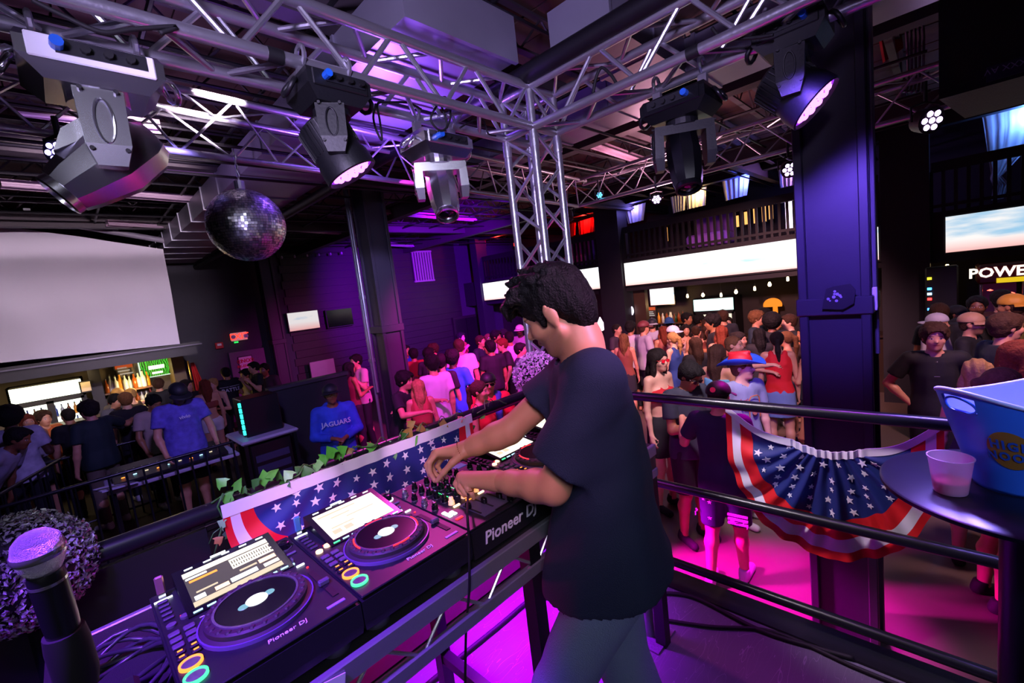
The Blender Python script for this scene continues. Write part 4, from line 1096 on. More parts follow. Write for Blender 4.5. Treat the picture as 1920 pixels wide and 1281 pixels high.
duct('air_duct', 'brown grey duct above the black beam light', (p.x - .1, -.2, 3.17), (p.x + .4, 4.2, 3.40), 1, .8)
for k_ in range(7):
    o = MB().cyl((-1.0, 2.3 + .42 * k_, 3.125), (5.2, 2.3 + .42 * k_, 3.125), .013, n=6).build('ceiling_conduit', RODM); o['kind'] = 'structure'
p = atz(1165, 213, 3.42)
t = thing('ceiling_diffuser', 'round beige ceiling diffuser above the black beam light', 'diffuser', p)
DF = mat('diffuser_beige', 'a89a98', .6)
for k_, (r0, r1) in enumerate(((.26, .34), (.17, .24), (.08, .15))):
    MB().lathe([(r0, .0 - .02 * k_), (r1, .03 - .02 * k_), (r1 + .02, .06), (r0, .07)], p, n=32).build('ring', DF, t, smooth=True)
MB().cyl(p + Vector((0, 0, .05)), (p.x, p.y, 3.95), .12, n=16).build('neck', DF, t, smooth=True)
# fluorescent battens far under the roof
BAT = mat('batten_pale', 'a890a4', .5)
def batten(px0, px1, z, label):
    a = atz(*px0, z); b = atz(*px1, z); d_ = (b - a)
    t = thing('ceiling_batten', label, 'light fitting', (a + b) / 2, group='unlit battens under the roof')
    M_ = d_.normalized().to_track_quat('X', 'Z').to_matrix()
    MB().box((a + b) / 2, (d_.length, .09, .06), rot=M_).build('tray', BAT, t)
    for s_ in (-1, 1):
        o_ = M_ @ Vector((0, s_ * .05, -.035)); MB().cyl(a + o_, b + o_, .018, n=8).build('tube', BAT, t)
    for e in (.2, .8): q = a.lerp(b, e); MB().cyl(q, (q.x, q.y, CEIL - .02), .006, n=5).build('drop_rod', JM, t)
for i, (a, b, lb) in enumerate((((0, 342), (362, 372), 'long pale batten above the projection screen'), ((200, 417), (330, 425), 'pale batten right above the screen\'s top corner'), ((545, 428), (700, 440), 'pale batten behind the mirror ball'), ((700, 395), (890, 410), 'pale batten right of the left column'), ((690, 455), (800, 462), 'short pale batten over the plank wall'), ((30, 205), (300, 235), 'pale batten behind the large chrome light'), ((300, 310), (480, 330), 'pale batten just above the mirror ball'), ((1060, 250), (1205, 300), 'pale batten right of the tower'))):
    batten(a, b, 3.45, lb)
# bundle of cables climbing beside the column, red banner near the roof
for k_ in range(5):
    q0 = atd(1690 + 9 * k_, -20, 4.3 + .1 * k_); q1 = atd(1700 + 8 * k_, 70, 4.3); q2 = atd(1702 + 7 * k_, 160, 4.35); q3 = atx(1690 + 10 * k_, 172, 5.1)
    cable('cable', ['lilac cable of the bundle beside the broad column top, outermost one', 'second cable of the hanging bundle beside the broad column', 'third cable of the hanging bundle beside the broad column', 'fourth cable of the hanging bundle beside the broad column', 'fifth cable of the hanging bundle, nearest the loudspeaker'][k_], [q0, q1, q2, q3], .012, mat('cable_lilac', '5a4a66', .5), grp='cable bundle beside the broad column')
tag(MB().hull([atd(*q, 4.6) + o_ for q in ((1645, 0), (1682, 0), (1694, 90), (1660, 115), (1650, 60)) for o_ in (Vector((0, 0, 0)), CF_ * .03)]).build('red_banner', mat('banner_red', '8a0f1a', .7)), 'dark red banner under the roof right of the broad column', 'banner')
p = atd(1690, 22, 4.0)
tag(MB().box(atd(1745, 10, 4.2), (.3, .5, .2)).cyl(atd(1735, 20, 4.1), atd(1790, 10, 4.1), .02, n=8).build('projector', BL2), 'black projector box up beside the hanging cable bundle', 'projector')

# ---------------------------------------------------------------- DJ table
TZ = 0.985
GREYM = mat('bench_steel', '8d8d98', .42, metal=.6, bump=.1, bscale=50)
tb = thing('dj_table', 'steel framed table carrying the decks', 'table', (.55, 1.25, 0))
MB().b2((-.16, .955, TZ - .03), (1.78, 1.62, TZ)).build('tabletop', mat('table_rubber', '101014', .75, bump=.3, bscale=400), tb)
for yy in (.935, 1.60):
    MB().b2((-.16, yy, TZ - .045), (1.78, yy + .02, TZ + .004), bev=.003).build('edge_rail', GREYM, tb)
    MB().b2((-.16, yy, TZ - .145), (1.78, yy + .02, TZ - .105), bev=.003).build('lower_rail', GREYM, tb)
    x = .06; up = True; m_ = MB()
    while x < 1.7:
        a, b = (TZ - .12, TZ - .02) if up else (TZ - .02, TZ - .12)
        MB().cyl((x, yy + .01, a), (x + (.10 if up else .12), yy + .01, b), .005, n=7).build('lacing_rod', mat('bright_rod', 'c8c8d0', .25, metal=.8), tb); x += .10 if up else .12; up = not up
for (px, py) in ((-.13, .965), (-.13, 1.59), (.935, .965), (.935, 1.59), (1.75, .965), (1.75, 1.59)):
    MB().b2((px - .025, py - .025, 0), (px + .025, py + .025, TZ - .03)).build('leg', BLACKM, tb)
for px in (-.13, .935, 1.75): MB().b2((px - .02, .965, .18), (px + .02, 1.59, .22)).build('crossbar', BLACKM, tb)
# ---------------------------------------------------------------- media players
DK = mat('deck_body', '1a1a20', .38, var=.08, bump=.05, bscale=200); DKT = mat('deck_top', '17171e', .40, var=.08)
JOGB = mat('jog_black', '0c0c0f', .22); JOGR = mat('jog_rubber', '2a2526', .6); SILV = mat('jog_silver', 'c4c4ca', .2, metal=.9)
LCREAM = glow('screen_cream', 'fff2dc', 1.9); LGREY = glow('screen_grey', '5f5a52', .9); LWHITE = glow('led_white', 'eaf4ff', 3.0); LCYAN = glow('led_cyan', 'a8e4ff', 2.2)
LORANGE = glow('led_orange', 'ff8a30', 2.6); LGREEN = glow('led_green', '40ff90', 2.4); LRED = glow('led_red', 'ff2a30', 2.5); LPEACH = glow('led_peach', 'ffc8a0', 2.6); LTAN = glow('screen_tan', 'e0cfae', 1.3)
PRINT = mat('white_print_ink', 'd8d4e4', .5, var=0)
WDK, DDK = .327, .47
def ring(m_, c, r0, r1, z0, z1, n=28):
    m_.lathe([(r0, z0), (r1, z0), (r1, z1), (r0, z1), (r0, z0)], c, n=n)
def player(x0, label, busy, seed):
    random.seed(seed)
    t = thing('media_player', label, 'DJ deck', (x0, .95, TZ), group='row of media players')
    B = lambda n, m, mb_, p=None, sm=False: mb_.build(n, m, p or t, smooth=sm, local=True)
    zt = .115
    B('body', DK, MB().hull([(0.003, 0.004, .03), (WDK - .003, .004, .03), (0.003, DDK, .03), (WDK - .003, DDK, .03), (0, 0, .05), (WDK, 0, .05), (0, 0.0, zt - .012), (WDK, 0, zt - .012), (0, DDK, zt - .004), (WDK, DDK, zt - .004)]))
    B('top_plate', DKT, MB().box((WDK / 2, DDK / 2 - .002, zt - .003), (WDK - .004, DDK - .006, .006), bev=.002))
    for (fx, fy) in ((.05, .05), (WDK - .05, .05), (.05, DDK - .05), (WDK - .05, DDK - .05)):
        B('foot', mat('foot_grey', '3a3a42', .5), MB().lathe([(.030, 0), (.032, .004), (.032, .026), (.028, .032)], (fx, fy, 0), n=18), sm=True)
    # screen block, tilted
    a = R(9); Ms = Matrix.Translation((WDK / 2 + .002, .365, zt + .018)) @ Matrix.Rotation(a, 4, 'X')
    sb = B('screen_block', JOGB, MB()._add([Ms @ Vector(v) for v in [(-.115, -.092, -.03), (.115, -.092, -.03), (.115, .105, -.05), (-.115, .105, -.05), (-.115, -.092, .0), (.115, -.092, .0), (.115, .105, .0), (-.115, .105, .0)]], [(0, 3, 2, 1), (4, 5, 6, 7), (0, 1, 5, 4), (1, 2, 6, 5), (2, 3, 7, 6), (3, 0, 4, 7)]))
    def flat(n, m, u0, v0, u1, v1, h=.0012, par=sb):
        mb_ = MB(); mb_._add([Ms @ Vector(v) for v in [(u0, v0, 0), (u1, v0, 0), (u1, v1, 0), (u0, v1, 0), (u0, v0, h), (u1, v0, h), (u1, v1, h), (u0, v1, h)]], [(0, 3, 2, 1), (4, 5, 6, 7), (0, 1, 5, 4), (1, 2, 6, 5), (2, 3, 7, 6), (3, 0, 4, 7)])
        return mb_.build(n, m, par, local=True)
    if busy:
        flat('screen', LGREY, -.098, -.068, .098, .078)
        flat('screen_header', LCREAM, -.098, .058, .098, .078, .0018); flat('screen_footer', LTAN, -.098, -.068, .098, -.050, .0018)
        for k_ in range(16):
            flat('waveform_bar', LCREAM, .0 + k_ * .006, .010, .0035 + k_ * .006, .050, .0018) if k_ % 1 == 0 else None
        flat('waveform_line', LCREAM, -.0, .008, .098, .014, .0020); flat('waveform_line', LCREAM, .0, .046, .098, .052, .0020); flat('waveform_line', LCREAM, .0, .026, .098, .030, .0020)
        for (u0, v0, u1, v1, m) in ((-.05, -.045, -.02, -.030, LPEACH), (-.015, -.043, .045, -.026, LWHITE), (-.095, .045, -.05, .052, LWHITE), (-.092, -.046, -.07, -.030, LWHITE), (.055, -.02, .095, -.004, LPEACH), (.01, -.015, .05, -.008, LTAN), (-.09, .03, -.03, .038, LORANGE), (-.085, -.02, -.04, -.014, LTAN), (.06, -.044, .096, -.03, LCREAM)):
            flat('screen_item', m, u0, v0, u1, v1, .0018)
    else:
        flat('screen', LCREAM, -.098, -.068, .098, .078)
        for (u0, v0, u1, v1) in ((-.09, .055, .03, .062), (-.06, .03, .0, .036), (-.02, .008, .07, .014), (-.08, -.02, -.01, -.014), (-.085, -.05, -.06, -.03), (-.05, -.05, -.025, -.03)):
            flat('screen_item', LTAN, u0, v0, u1, v1, .0018)
    for k_ in range(8):
        flat('pad_light', LCYAN if k_ else (LGREEN if not busy else LCYAN), -.104 + k_ * .027, -.086, -.086 + k_ * .027, -.082, .002)
    for k_ in range(5):
        flat('top_key_light', LWHITE, -.09 + k_ * .042, .092, -.072 + k_ * .042, .095, .002)
    flat('logo_light', LWHITE, -.03, .099, .005, .103, .004)
    # jog wheel
    c = (.165, .168, zt)
    j = B('jog_wheel', JOGR, MB().lathe([(.113, 0), (.113, .006), (.104, .010), (.104, .020), (.100, .024), (.086, .024), (.084, .020), (.0002, .020)], c, n=48), sm=True)
    m_ = MB()
    for k_ in range(26):
        an = 2 * math.pi * k_ / 26
        m_.lathe([(.0075, .023), (.005, .0265), (.0002, .0275)], (c[0] + .095 * math.cos(an), c[1] + .095 * math.sin(an), c[2]), n=8)
    B('finger_dimples', JOGR, m_, j)
    m_ = MB(); ring(m_, c, .0815, .0865, .019, .0265, 48); B('platter_rim', SILV, m_, j, True)
    B('platter', JOGB, MB().lathe([(.081, .020), (.080, .025), (.0002, .0255)], c, n=40), j, True)
    m_ = MB(); ring(m_, c, .113, .1165, .0, .008, 48); B('jog_surround', mat('jog_surround', '5a4a7a', .3), m_, j, True)
    B('centre_display', glow('jog_display', 'eef4f4', 1.5), MB().lathe([(.023, .0255), (.022, .027), (.0002, .0272)], c, n=24), j)
    for s_ in (-1, 1):
        B('centre_tab', glow('jog_tab', '8ccbe0', .9), MB().lathe([(.011, .0255), (.010, .0265), (.0002, .0266)], (c[0] + s_ * .028, c[1] + s_ * .004, c[2]), n=14), j)
    if not busy:
        for (a0, a1) in ((2.6, 3.3), (4.4, 4.95), (5.7, 6.4), (1.2, 1.8)):
            pts = [(c[0] + .0868 * math.cos(q), c[1] + .0868 * math.sin(q), c[2] + .026) for q in np.linspace(a0, a1, 9)]
            B('ring_light', LRED, MB().tube(pts, .0022, n=6), j)
    # transport keys
    for (yy, m, nm) in ((.060, LGREEN, 'play_button'), (.107, LORANGE, 'cue_button')):
        k_ = B(nm, SILV, MB().lathe([(.017, 0), (.017, .004), (.0002, .0045)], (.027, yy, zt), n=24), sm=True)
        m_ = MB(); ring(m_, (.027, yy, zt), .0165, .0205, 0, .0055, 28); B('light_ring', m, m_, k_)
    for i in range(4):
        B('track_button', BLACK, MB().box((.018 + (i % 2) * .024, .140 + (i // 2) * .022, zt + .003), (.018, .014, .006), bev=.002))
        B('track_light', LORANGE, MB().box((.018 + (i % 2) * .024, .140 + (i // 2) * .022, zt + .0065), (.009, .004, .001)))
    for i in range(6):
        B('side_button', mat('key_grey', '4c4858', .5), MB().box((.019 + (i % 2) * .027, .188 + (i // 2) * .026, zt + .003), (.021, .016, .006), bev=.002))
    for i in range(2):
        B('loop_button', LPEACH if not busy else mat('key_grey', '4c4858', .5), MB().lathe([(.0095, 0), (.0095, .005), (.0002, .006)], (.020 + .027 * i, .282 + .012 * i, zt), n=16), sm=True)
    for i in range(5):
        B('mode_button', mat('key_dark', '2c2a38', .5), MB().box((.02, .318 + i * .022, zt + .003), (.022, .010, .006), bev=.002))
    B('loop_light', LRED, MB().box((.045, .305, zt + .001), (.012, .003, .003)))
    # right side: encoder, buttons, tempo fader
    B('browse_knob', JOGB, MB().lathe([(.016, 0), (.015, .018), (.012, .02), (.0002, .02)], (.296, .395, zt), n=20), sm=True)
    m_ = MB(); ring(m_, (.296, .395, zt), .017, .0195, 0, .003, 24); B('knob_light', LWHITE if not busy else SILV, m_)
    for i in range(3):
        B('menu_button', mat('key_grey', '4c4858', .5), MB().box((.298, .432 - i * .014 - (0.06 if i == 2 else 0), zt + .003), (.026, .008, .006), bev=.002))
    B('mode_toggle', SILV, MB().box((.285, .300, zt + .006), (.005, .016, .012), bev=.002))
    B('sync_light', LWHITE, MB().box((.292, .262, zt + .002), (.020, .006, .004), bev=.001)); B('sync_light', LCYAN, MB().box((.280, .285, zt + .002), (.011, .006, .004), bev=.001)); B('tempo_light', LRED, MB().box((.300, .235, zt + .002), (.005, .004, .003)))
    B('tempo_slot', BLACK, MB().box((.298, .135, zt + .001), (.014, .15, .002)))
    B('tempo_fader', mat('key_grey', '4c4858', .5), MB().box((.298, .125, zt + .008), (.026, .014, .014), bev=.003))
    B('badge', mat('badge_lilac', '8a80c0', .4), MB().box((.285, .030, zt + .001), (.040, .009, .002)))
    tx, fs = text_mesh('Pioneer DJ', .018, .0006)
    B('front_lettering', PRINT, MB()._add([(WDK / 2 + .02 + v.x + .15 * v.y, .034 + v.y, zt + .0012 + v.z) for v in tx], fs))
    for i in range(7):
        B('printed_mark', PRINT, MB().box((.07 + .02 * random.random() + i * .028, .258 - .01 * (i % 2), zt + .0006), (.009, .0018, .001)))
    return t
player(.043, 'media player nearest the microphone, showing a waveform screen', True, 1)
player(.373, 'media player with cream screen left of the mixer', False, 2)
player(1.045, 'media player right of the mixer under the DJ\'s arms', False, 3)
player(1.376, 'furthest media player behind the DJ\'s sleeve', False, 4)
# ---------------------------------------------------------------- mixer
mxr = thing('dj_mixer', 'black four channel mixer under the DJ\'s hands', 'mixer', (.706, .955, TZ))
B = lambda n, m, mb_, p=None, sm=False: mb_.build(n, m, p or mxr, smooth=sm, local=True)
MW, MD, MZ = .333, .44, .108
B('body', DK, MB().hull([(0.002, .0, .02), (MW - .002, .0, .02), (.002, MD, .02), (MW - .002, MD, .02), (0, 0, MZ - .006), (MW, 0, MZ - .006), (0, MD, MZ), (MW, MD, MZ)]))
B('top_plate', DKT, MB().box((MW / 2, MD / 2, MZ - .001), (MW - .004, MD - .006, .006), bev=.002))
B('fader_plate', mat('fader_plate', '6a6480', .3, metal=.4), MB().box((MW / 2 + .02, .085, MZ + .003), (.22, .12, .002)))
for (fx, fy) in ((.05, .05), (MW - .05, .05), (.05, MD - .05), (MW - .05, MD - .05)):
    B('foot', mat('foot_grey', '3a3a42', .5), MB().lathe([(.022, 0), (.022, .022)], (fx, fy, 0), n=14))
kn = MB().lathe([(.0105, 0), (.0100, .012), (.0075, .014), (.0070, .024), (.0002, .0245)], n=14)
first = None
def put_knob(x, y, m, name='knob', kcap=True):
    global first
    if first is None:
        first = kn.build(name, m, mxr, smooth=True, local=True); o = first
    else:
        o = first.copy(); o.data = first.data if m is JOGB else first.data.copy(); COL.objects.link(o); o.parent = mxr; o.name = name
        if m is not JOGB: o.data.materials[0] = m
    o.location = (x, y, MZ + .002)
    q = MB().box((0, .004, .0252), (.002, .010, .001)).build('knob_mark', PRINT, o, local=True)
    m_ = MB(); ring(m_, (0, 0, 0), .0112, .0124, 0, .0012, 18); m_.build('knob_skirt', SILV, o, local=True)
for ch_ in range(4):
    for rw in range(5): put_knob(.072 + ch_ * .052, .215 + rw * .044, JOGB)
for rw in range(4):
    put_knob(.022, .20 + rw * .058, SILV if rw % 2 else JOGB); put_knob(.300, .19 + rw * .055, JOGB)
LK = mat('lit_knob', 'f0d0b0', .4, emit='ffb070', es=.9)
for ch_ in range(4): put_knob(.072 + ch_ * .052, .178, LK, 'colour_knob')
for ch_ in range(4):
    B('cue_key', LORANGE if ch_ % 2 else LPEACH, MB().box((.072 + ch_ * .052, .152, MZ + .005), (.026, .009, .006), bev=.002))
    B('fader_slot', BLACK, MB().box((.082 + ch_ * .05, .088, MZ + .0045), (.005, .085, .002)))
    B('channel_fader', JOGB, MB().box((.082 + ch_ * .05, .105 - .018 * (ch_ % 3), MZ + .013), (.014, .020, .020), bev=.003))
    m_ = MB()
    for k_ in range(8): m_.box((.098 + ch_ * .052, .215 + k_ * .010, MZ + .002), (.003, .006, .001))
    B('level_meter', LGREEN, m_)
B('crossfader_slot', BLACK, MB().box((MW / 2, .024, MZ + .0035), (.09, .005, .002))); B('crossfader', JOGB, MB().box((MW / 2 + .02, .024, MZ + .012), (.014, .020, .018), bev=.003))
for i in range(5): B('beat_pad', LWHITE, MB().box((.020 + (i % 2) * .017, .118 + (i // 2) * .016, MZ + .004), (.014, .012, .005), bev=.002))
B('effect_key', LRED, MB().box((.028, .085, MZ + .004), (.026, .010, .005), bev=.002))
B('effect_screen', glow('fx_screen', '3050a0', .8), MB().box((.285, .405, MZ + .003), (.05, .035, .003)))
tx, fs = text_mesh('Pioneer DJ', .052, .0006, .0008)
B('front_lettering', PRINT, MB()._add([(MW / 2 - .005 + v.x + .15 * v.y, -.0012 - v.z, .062 + v.y) for v in tx], fs))
# ---------------------------------------------------------------- USB sticks, cables, paper on the table
def usb(x, y, m, label, g):
    t = thing('usb_stick', label, 'USB stick', (x, y, TZ + .115))
    MB().box((0, 0, .006), (.014, .006, .012)).build('plug', SILV, t, local=True)
    MB().box((0, 0, .035), (.018, .009, .046), bev=.003).build('case', m, t, local=True)
    MB().box((0, -.014, .002), (.036, .004, .003)).build('slot_light', g, t, local=True)
usb(.066, 1.383, mat('usb_copper', 'b0788a', .3, metal=.7), 'copper coloured USB stick in the nearest deck', LWHITE)
usb(.396, 1.388, mat('usb_teal', '5a9ab0', .3, metal=.5), 'teal USB stick in the cream screened deck', LWHITE)
cable('headphone_cable', 'thin black cable hanging in front of the mixer', [atz(878, 925, 1.12), aty(876, 960, .93), aty(879, 1010, .92), aty(880, 1100, .92), atd(874, 1180, 1.25), atd(872, 1290, 1.25)], .004)
cable('cable', 'thick black cable lying on the violet stage floor', [atz(1060, 1080, .015), atz(1005, 1115, .015), atz(940, 1170, .015), atz(860, 1235, .015), atz(800, 1285, .015)], .012)
cable('cable', 'black cable on the stage floor along the right rail', [atz(1225, 1112, .012), atz(1300, 1120, .012), atz(1420, 1180, .012), atz(1530, 1215, .012), atz(1600, 1235, .012)], .011)
cable('cable', 'black cable across the dark stage floor right of the DJ', [atz(1230, 1160, .012), atz(1330, 1175, .012), atz(1450, 1185, .012), atz(1600, 1250, .012), atz(1700, 1290, .012)], .009)
tag(MB().box((.262, .932, .945), (.075, .003, .075), rot=Euler((0, R(12), 0))).build('paper_note', mat('paper_white', 'c8c8d4', .7)), 'white paper note stuck on the table\'s front rail', 'paper')
# cable coil left of the first deck
random.seed(9)
cc = thing('cable_coil', 'coil of violet lit cables left of the nearest deck', 'cable', (-.02, 1.27, TZ))
VC = mat('cable_grey', '2c2a34', .35)
for k_ in range(7):
    rx, ry = .085 + .02 * random.random(), .10 + .02 * random.random(); ox, oy, oz = random.uniform(-.012, .012), random.uniform(-.012, .012), k_ * .006
    pts = [(-.03 + ox + rx * math.cos(a), 1.30 + oy + ry * math.sin(a), TZ + .012 + oz + .02 * math.sin(a * 2 + k_)) for a in np.linspace(0, 6.283, 25)[:-1]]
    MB().tube(pts, .0055, n=6, closed=True).build('loop', VC, cc, smooth='all')
pw = thing('power_box', 'black power box left of the nearest deck', 'power box', (-.06, 1.08, TZ))
MB().box((-.07, 1.08, TZ + .05), (.13, .16, .10), bev=.008).build('case', DK, pw)
MB().box((-.07, .998, TZ + .06), (.08, .006, .05)).build('face_plate', mat('key_grey', '4c4858', .5), pw)
# ---------------------------------------------------------------- kick board behind the table, lit by an added lamp
kb = struct('wall_kick', MB().b2((-1.4, 1.885, 0.05), (1.75, 1.91, .62)), mat('kick_wood', '5a3a30', .5, var=.3, scale=5))

# ---------------------------------------------------------------- stage rails
RAILM = mat('rail_black', '18181f', .30, metal=.1)
RX, RY, RZ = 2.225, 1.95, 1.07
rl = thing('rail', 'round black rail along the deck side of the stage', 'railing', (.4, RY, 0))
MB().cyl((-1.6, RY, RZ), (RX, RY, RZ), .034, n=16).build('top_rail', RAILM, rl, smooth=True)
MB().cyl((-1.6, RY, .62), (RX, RY, .62), .022, n=12).build('mid_rail', RAILM, rl, smooth=True)
for x in (-.19, RX): MB().cyl((x, RY, 0.0), (x, RY, RZ), .028, n=12).build('post', RAILM, rl, smooth=True)
MB().b2((-1.6, RY - .012, .64), (.25, RY + .012, RZ - .05)).build('infill_panel', BLACK, rl)
rr = thing('rail', 'three bar black rail along the right edge of the stage', 'railing', (RX, .2, 0))
for z, r_, n in ((RZ, .0255, 'top_rail'), (.565, .024, 'mid_rail'), (.10, .024, 'low_rail')):
    MB().cyl((RX, -1.6, z), (RX, RY, z), r_, n=16).build(n, RAILM, rr, smooth=True)
for y in (-1.2,): MB().cyl((RX, y, 0), (RX, y, RZ), .025, n=12).build('post', RAILM, rr, smooth=True)
# grey post by the DJ's legs with foot plate
q = atz(1218, 1190, .0)
gp = thing('post_base', 'grey steel post on a speckled plate behind the DJ\'s legs', 'post', (q.x, q.y, 0))
MB().cyl((q.x, q.y, 0), (q.x, q.y, .60), .026, n=14).build('post', mat('grey_steel', '84848e', .4, metal=.6), gp, smooth=True)
MB().b2((q.x - .09, q.y - .09, 0), (q.x + .09, q.y + .09, .008)).build('foot_plate', mat('speckled_plate', '6a5a78', .5, var=.8, scale=140), gp)
# ---------------------------------------------------------------- leaf balls on the rail posts
def ball_plant(c, r, label, n, col, seed, sz, stem=True, shin=.35):
    rng = np.random.default_rng(seed); c = Vector(c)
    t = thing('leaf_ball', label, 'leaf ball', (c.x, c.y, RZ))
    vs = []; fs = []
    for i in range(n):
        d = rng.normal(size=3); d /= np.linalg.norm(d)
        p = np.array(c) + d * r * rng.uniform(.86, 1.02)
        nrm = d + rng.normal(size=3) * .7; nrm /= np.linalg.norm(nrm)
        u = np.cross(nrm, rng.normal(size=3)); u /= np.linalg.norm(u); w_ = np.cross(nrm, u); s_ = sz * rng.uniform(.6, 1.3)
        k_ = len(vs)
        for (a, b, e) in ((-1, 0, 0), (-.2, .55, .15), (.8, .0, -.1), (-.2, -.55, .15), (-.1, 0, -.12)):
            vs.append(p + (u * a + w_ * b + nrm * e) * s_)
        fs += [(k_, k_ + 4, k_ + 1), (k_ + 1, k_ + 4, k_ + 2), (k_ + 2, k_ + 4, k_ + 3), (k_ + 3, k_ + 4, k_)]
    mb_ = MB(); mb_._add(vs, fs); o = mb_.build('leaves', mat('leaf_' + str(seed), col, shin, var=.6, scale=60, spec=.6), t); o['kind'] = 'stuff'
    MB().lathe([(.0002, -r * .86), (r * .6, -r * .62), (r * .86, 0), (r * .6, r * .62), (.0002, r * .86)], c, n=20).build('core', mat('ball_core', '141018', .8), t, smooth='all')
    if stem: MB().cyl((c.x, c.y, RZ), c, .02, n=8).build('stem', BLACK, t)
    return t
pL = aty(45, 1062, RY); ball_plant((pL.x - .01, RY, 1.10), .172, 'violet lit leafy ball on the rail post behind the microphone', 4600, '8a8490', 21, .0085, stem=False)
pR = atd(1004, 706, 3.08); ball_plant((pR.x + .02, pR.y, pR.z), .172, 'pink glittering leaf ball on the corner post beside the DJ\'s chest', 3200, 'e2c4ea', 22, .0115, shin=.25)  # pink tint puts part of the pink stage light into the leaf colour
# ---------------------------------------------------------------- flag buntings
CLR, CLW, CLB = mat('bunting_red', 'd8121c', .65, var=.06), mat('bunting_white', 'dcd6e0', .65, var=.05), mat('bunting_blue', '14246a', .65, var=.08)
def star_poly(r, rot=0): return [(r * (1 if k % 2 == 0 else .40) * math.cos(rot + math.pi / 2 + k * math.pi / 5), r * (1 if k % 2 == 0 else .40) * math.sin(rot + math.pi / 2 + k * math.pi / 5)) for k in range(10)]
def bunting(label, P, n_pl, amp, bands, band_w, stars, n_=Vector((0, 0, 1)), cuts=None):
    "P(u, v) -> Vector on the cloth; u along the fan 0..1, v from the gathered band 0 to the hem 1"
    c0 = P(.5, .5)
    t = thing('flag_bunting', label, 'bunting', c0)
    nu = 120
    for (v0, v1, m, nm) in bands:
        nv = max(2, int((v1 - v0) * 30)); mb_ = MB(); vs = []; fs = []
        for s_ in (0, 1):
            for j in range(nv + 1):
                for i in range(nu + 1):
                    u, v = i / nu, v0 + (v1 - v0) * j / nv
                    vs.append(P(u, v) + n_ * (.0012 * s_))
        K = (nu + 1) * (nv + 1)
        for s_ in (0, 1):
            for j in range(nv):
                for i in range(nu):
                    q = s_ * K + j * (nu + 1) + i; f = (q, q + 1, q + nu + 2, q + nu + 1); fs.append(f if s_ else f[::-1])
        mb_._add(vs, fs); mb_.build(nm, m, t, smooth='all')
    mb_ = MB(); vs = []; fs = []
    path = [P(0, 1 - i / 20) for i in range(20)] + [P(i / 40, 0) for i in range(41)] + [P(1, (i + 1) / 20) for i in range(20)]
    for p in path:
        for (dz, dn) in ((band_w, .003), (-.004, .004), (-.004, -.002), (band_w, -.002)): vs.append(p + Vector((0, 0, dz)) + n_ * dn)
    for i in range(80):
        for k_ in range(4): fs.append((i * 4 + k_, i * 4 + (k_ + 1) % 4, i * 4 + 4 + (k_ + 1) % 4, i * 4 + 4 + k_))
    mb_._add(vs, fs); mb_.build('gathered_band', CLW, t, smooth=True)
    for (u, v, r_, rot) in stars:
        c_ = P(u, v); e = .01
        du = (P(min(1, u + e), v) - P(max(0, u - e), v)); dv = (P(u, min(1, v + e)) - P(u, max(0, v - e)))
        if du.length < 1e-5 or dv.length < 1e-5: continue
        mb_ = MB(); poly = star_poly(r_, rot)
        # drape the star over the cloth
        nn = du.cross(dv).normalized()
        if nn.dot(n_) < 0: nn = -nn
        x_ = du.normalized(); y_ = nn.cross(x_)
        top = [c_ + x_ * a + y_ * b + nn * .0045 for a, b in poly]; bot = [p - nn * .002 for p in top]
        vs = [c_ + nn * .0050] + top + bot
        fs = [(0, 1 + k_, 1 + (k_ + 1) % 10) for k_ in range(10)] + [(1 + k_, 11 + k_, 11 + (k_ + 1) % 10, 1 + (k_ + 1) % 10) for k_ in range(10)]
        mb_._add(vs, fs); mb_.build('star', CLW, t)
    return t
random.seed(4)
# right: hangs on the right rail at x = RX - .05, y from .78 down to 0; the bands run concentric to the gathered middle
def PRt(u, v):
    ang = math.pi * u
    inner = Vector((0, .515 - .275 * u, .885 - .035 * math.sin(ang)))
    hem = Vector((0, .402 + .40 * math.cos(ang) * (1 + .04 * math.sin(ang)), 1.015 + .03 * u - .665 * math.sin(ang) ** .75))
    p = inner.lerp(hem, v)
    p.z -= .035 * math.sin(math.pi * v) * abs(math.cos(ang)) ** 3
    wav = .016 * math.sin(u * 64) * (1 - .45 * v) + .012 * math.sin(u * 29 + 2 * v) + .006 * math.sin(u * 90 + v * 9) * v
    p.x = RX + .05 + wav * min(1, .35 + v)
    return p
def stars_for(rows_, r0, r1):
    st = []
    for k_, (v, n) in enumerate(rows_):
        for i in range(n):
            u = .05 + .90 * (i + .5 * (k_ % 2) + random.uniform(-.14, .14)) / (n - .5)
            st.append((min(.97, max(.03, u)), v + random.uniform(-.02, .02), random.uniform(r0, r1), random.uniform(-.4, .4)))
    return st
NR = Vector((-1, 0, 0))
BANDS = [(0, .60, CLB, 'blue_field'), (.60, .78, CLR, 'red_stripe'), (.78, .91, CLW, 'white_stripe'), (.91, 1.0, CLR, 'red_hem')]
bunting('red white and blue flag bunting sagging from the right rail', PRt, 20, .02, BANDS, .03, stars_for([(.08, 5), (.20, 7), (.32, 8), (.43, 9), (.53, 10)], .013, .021), NR)
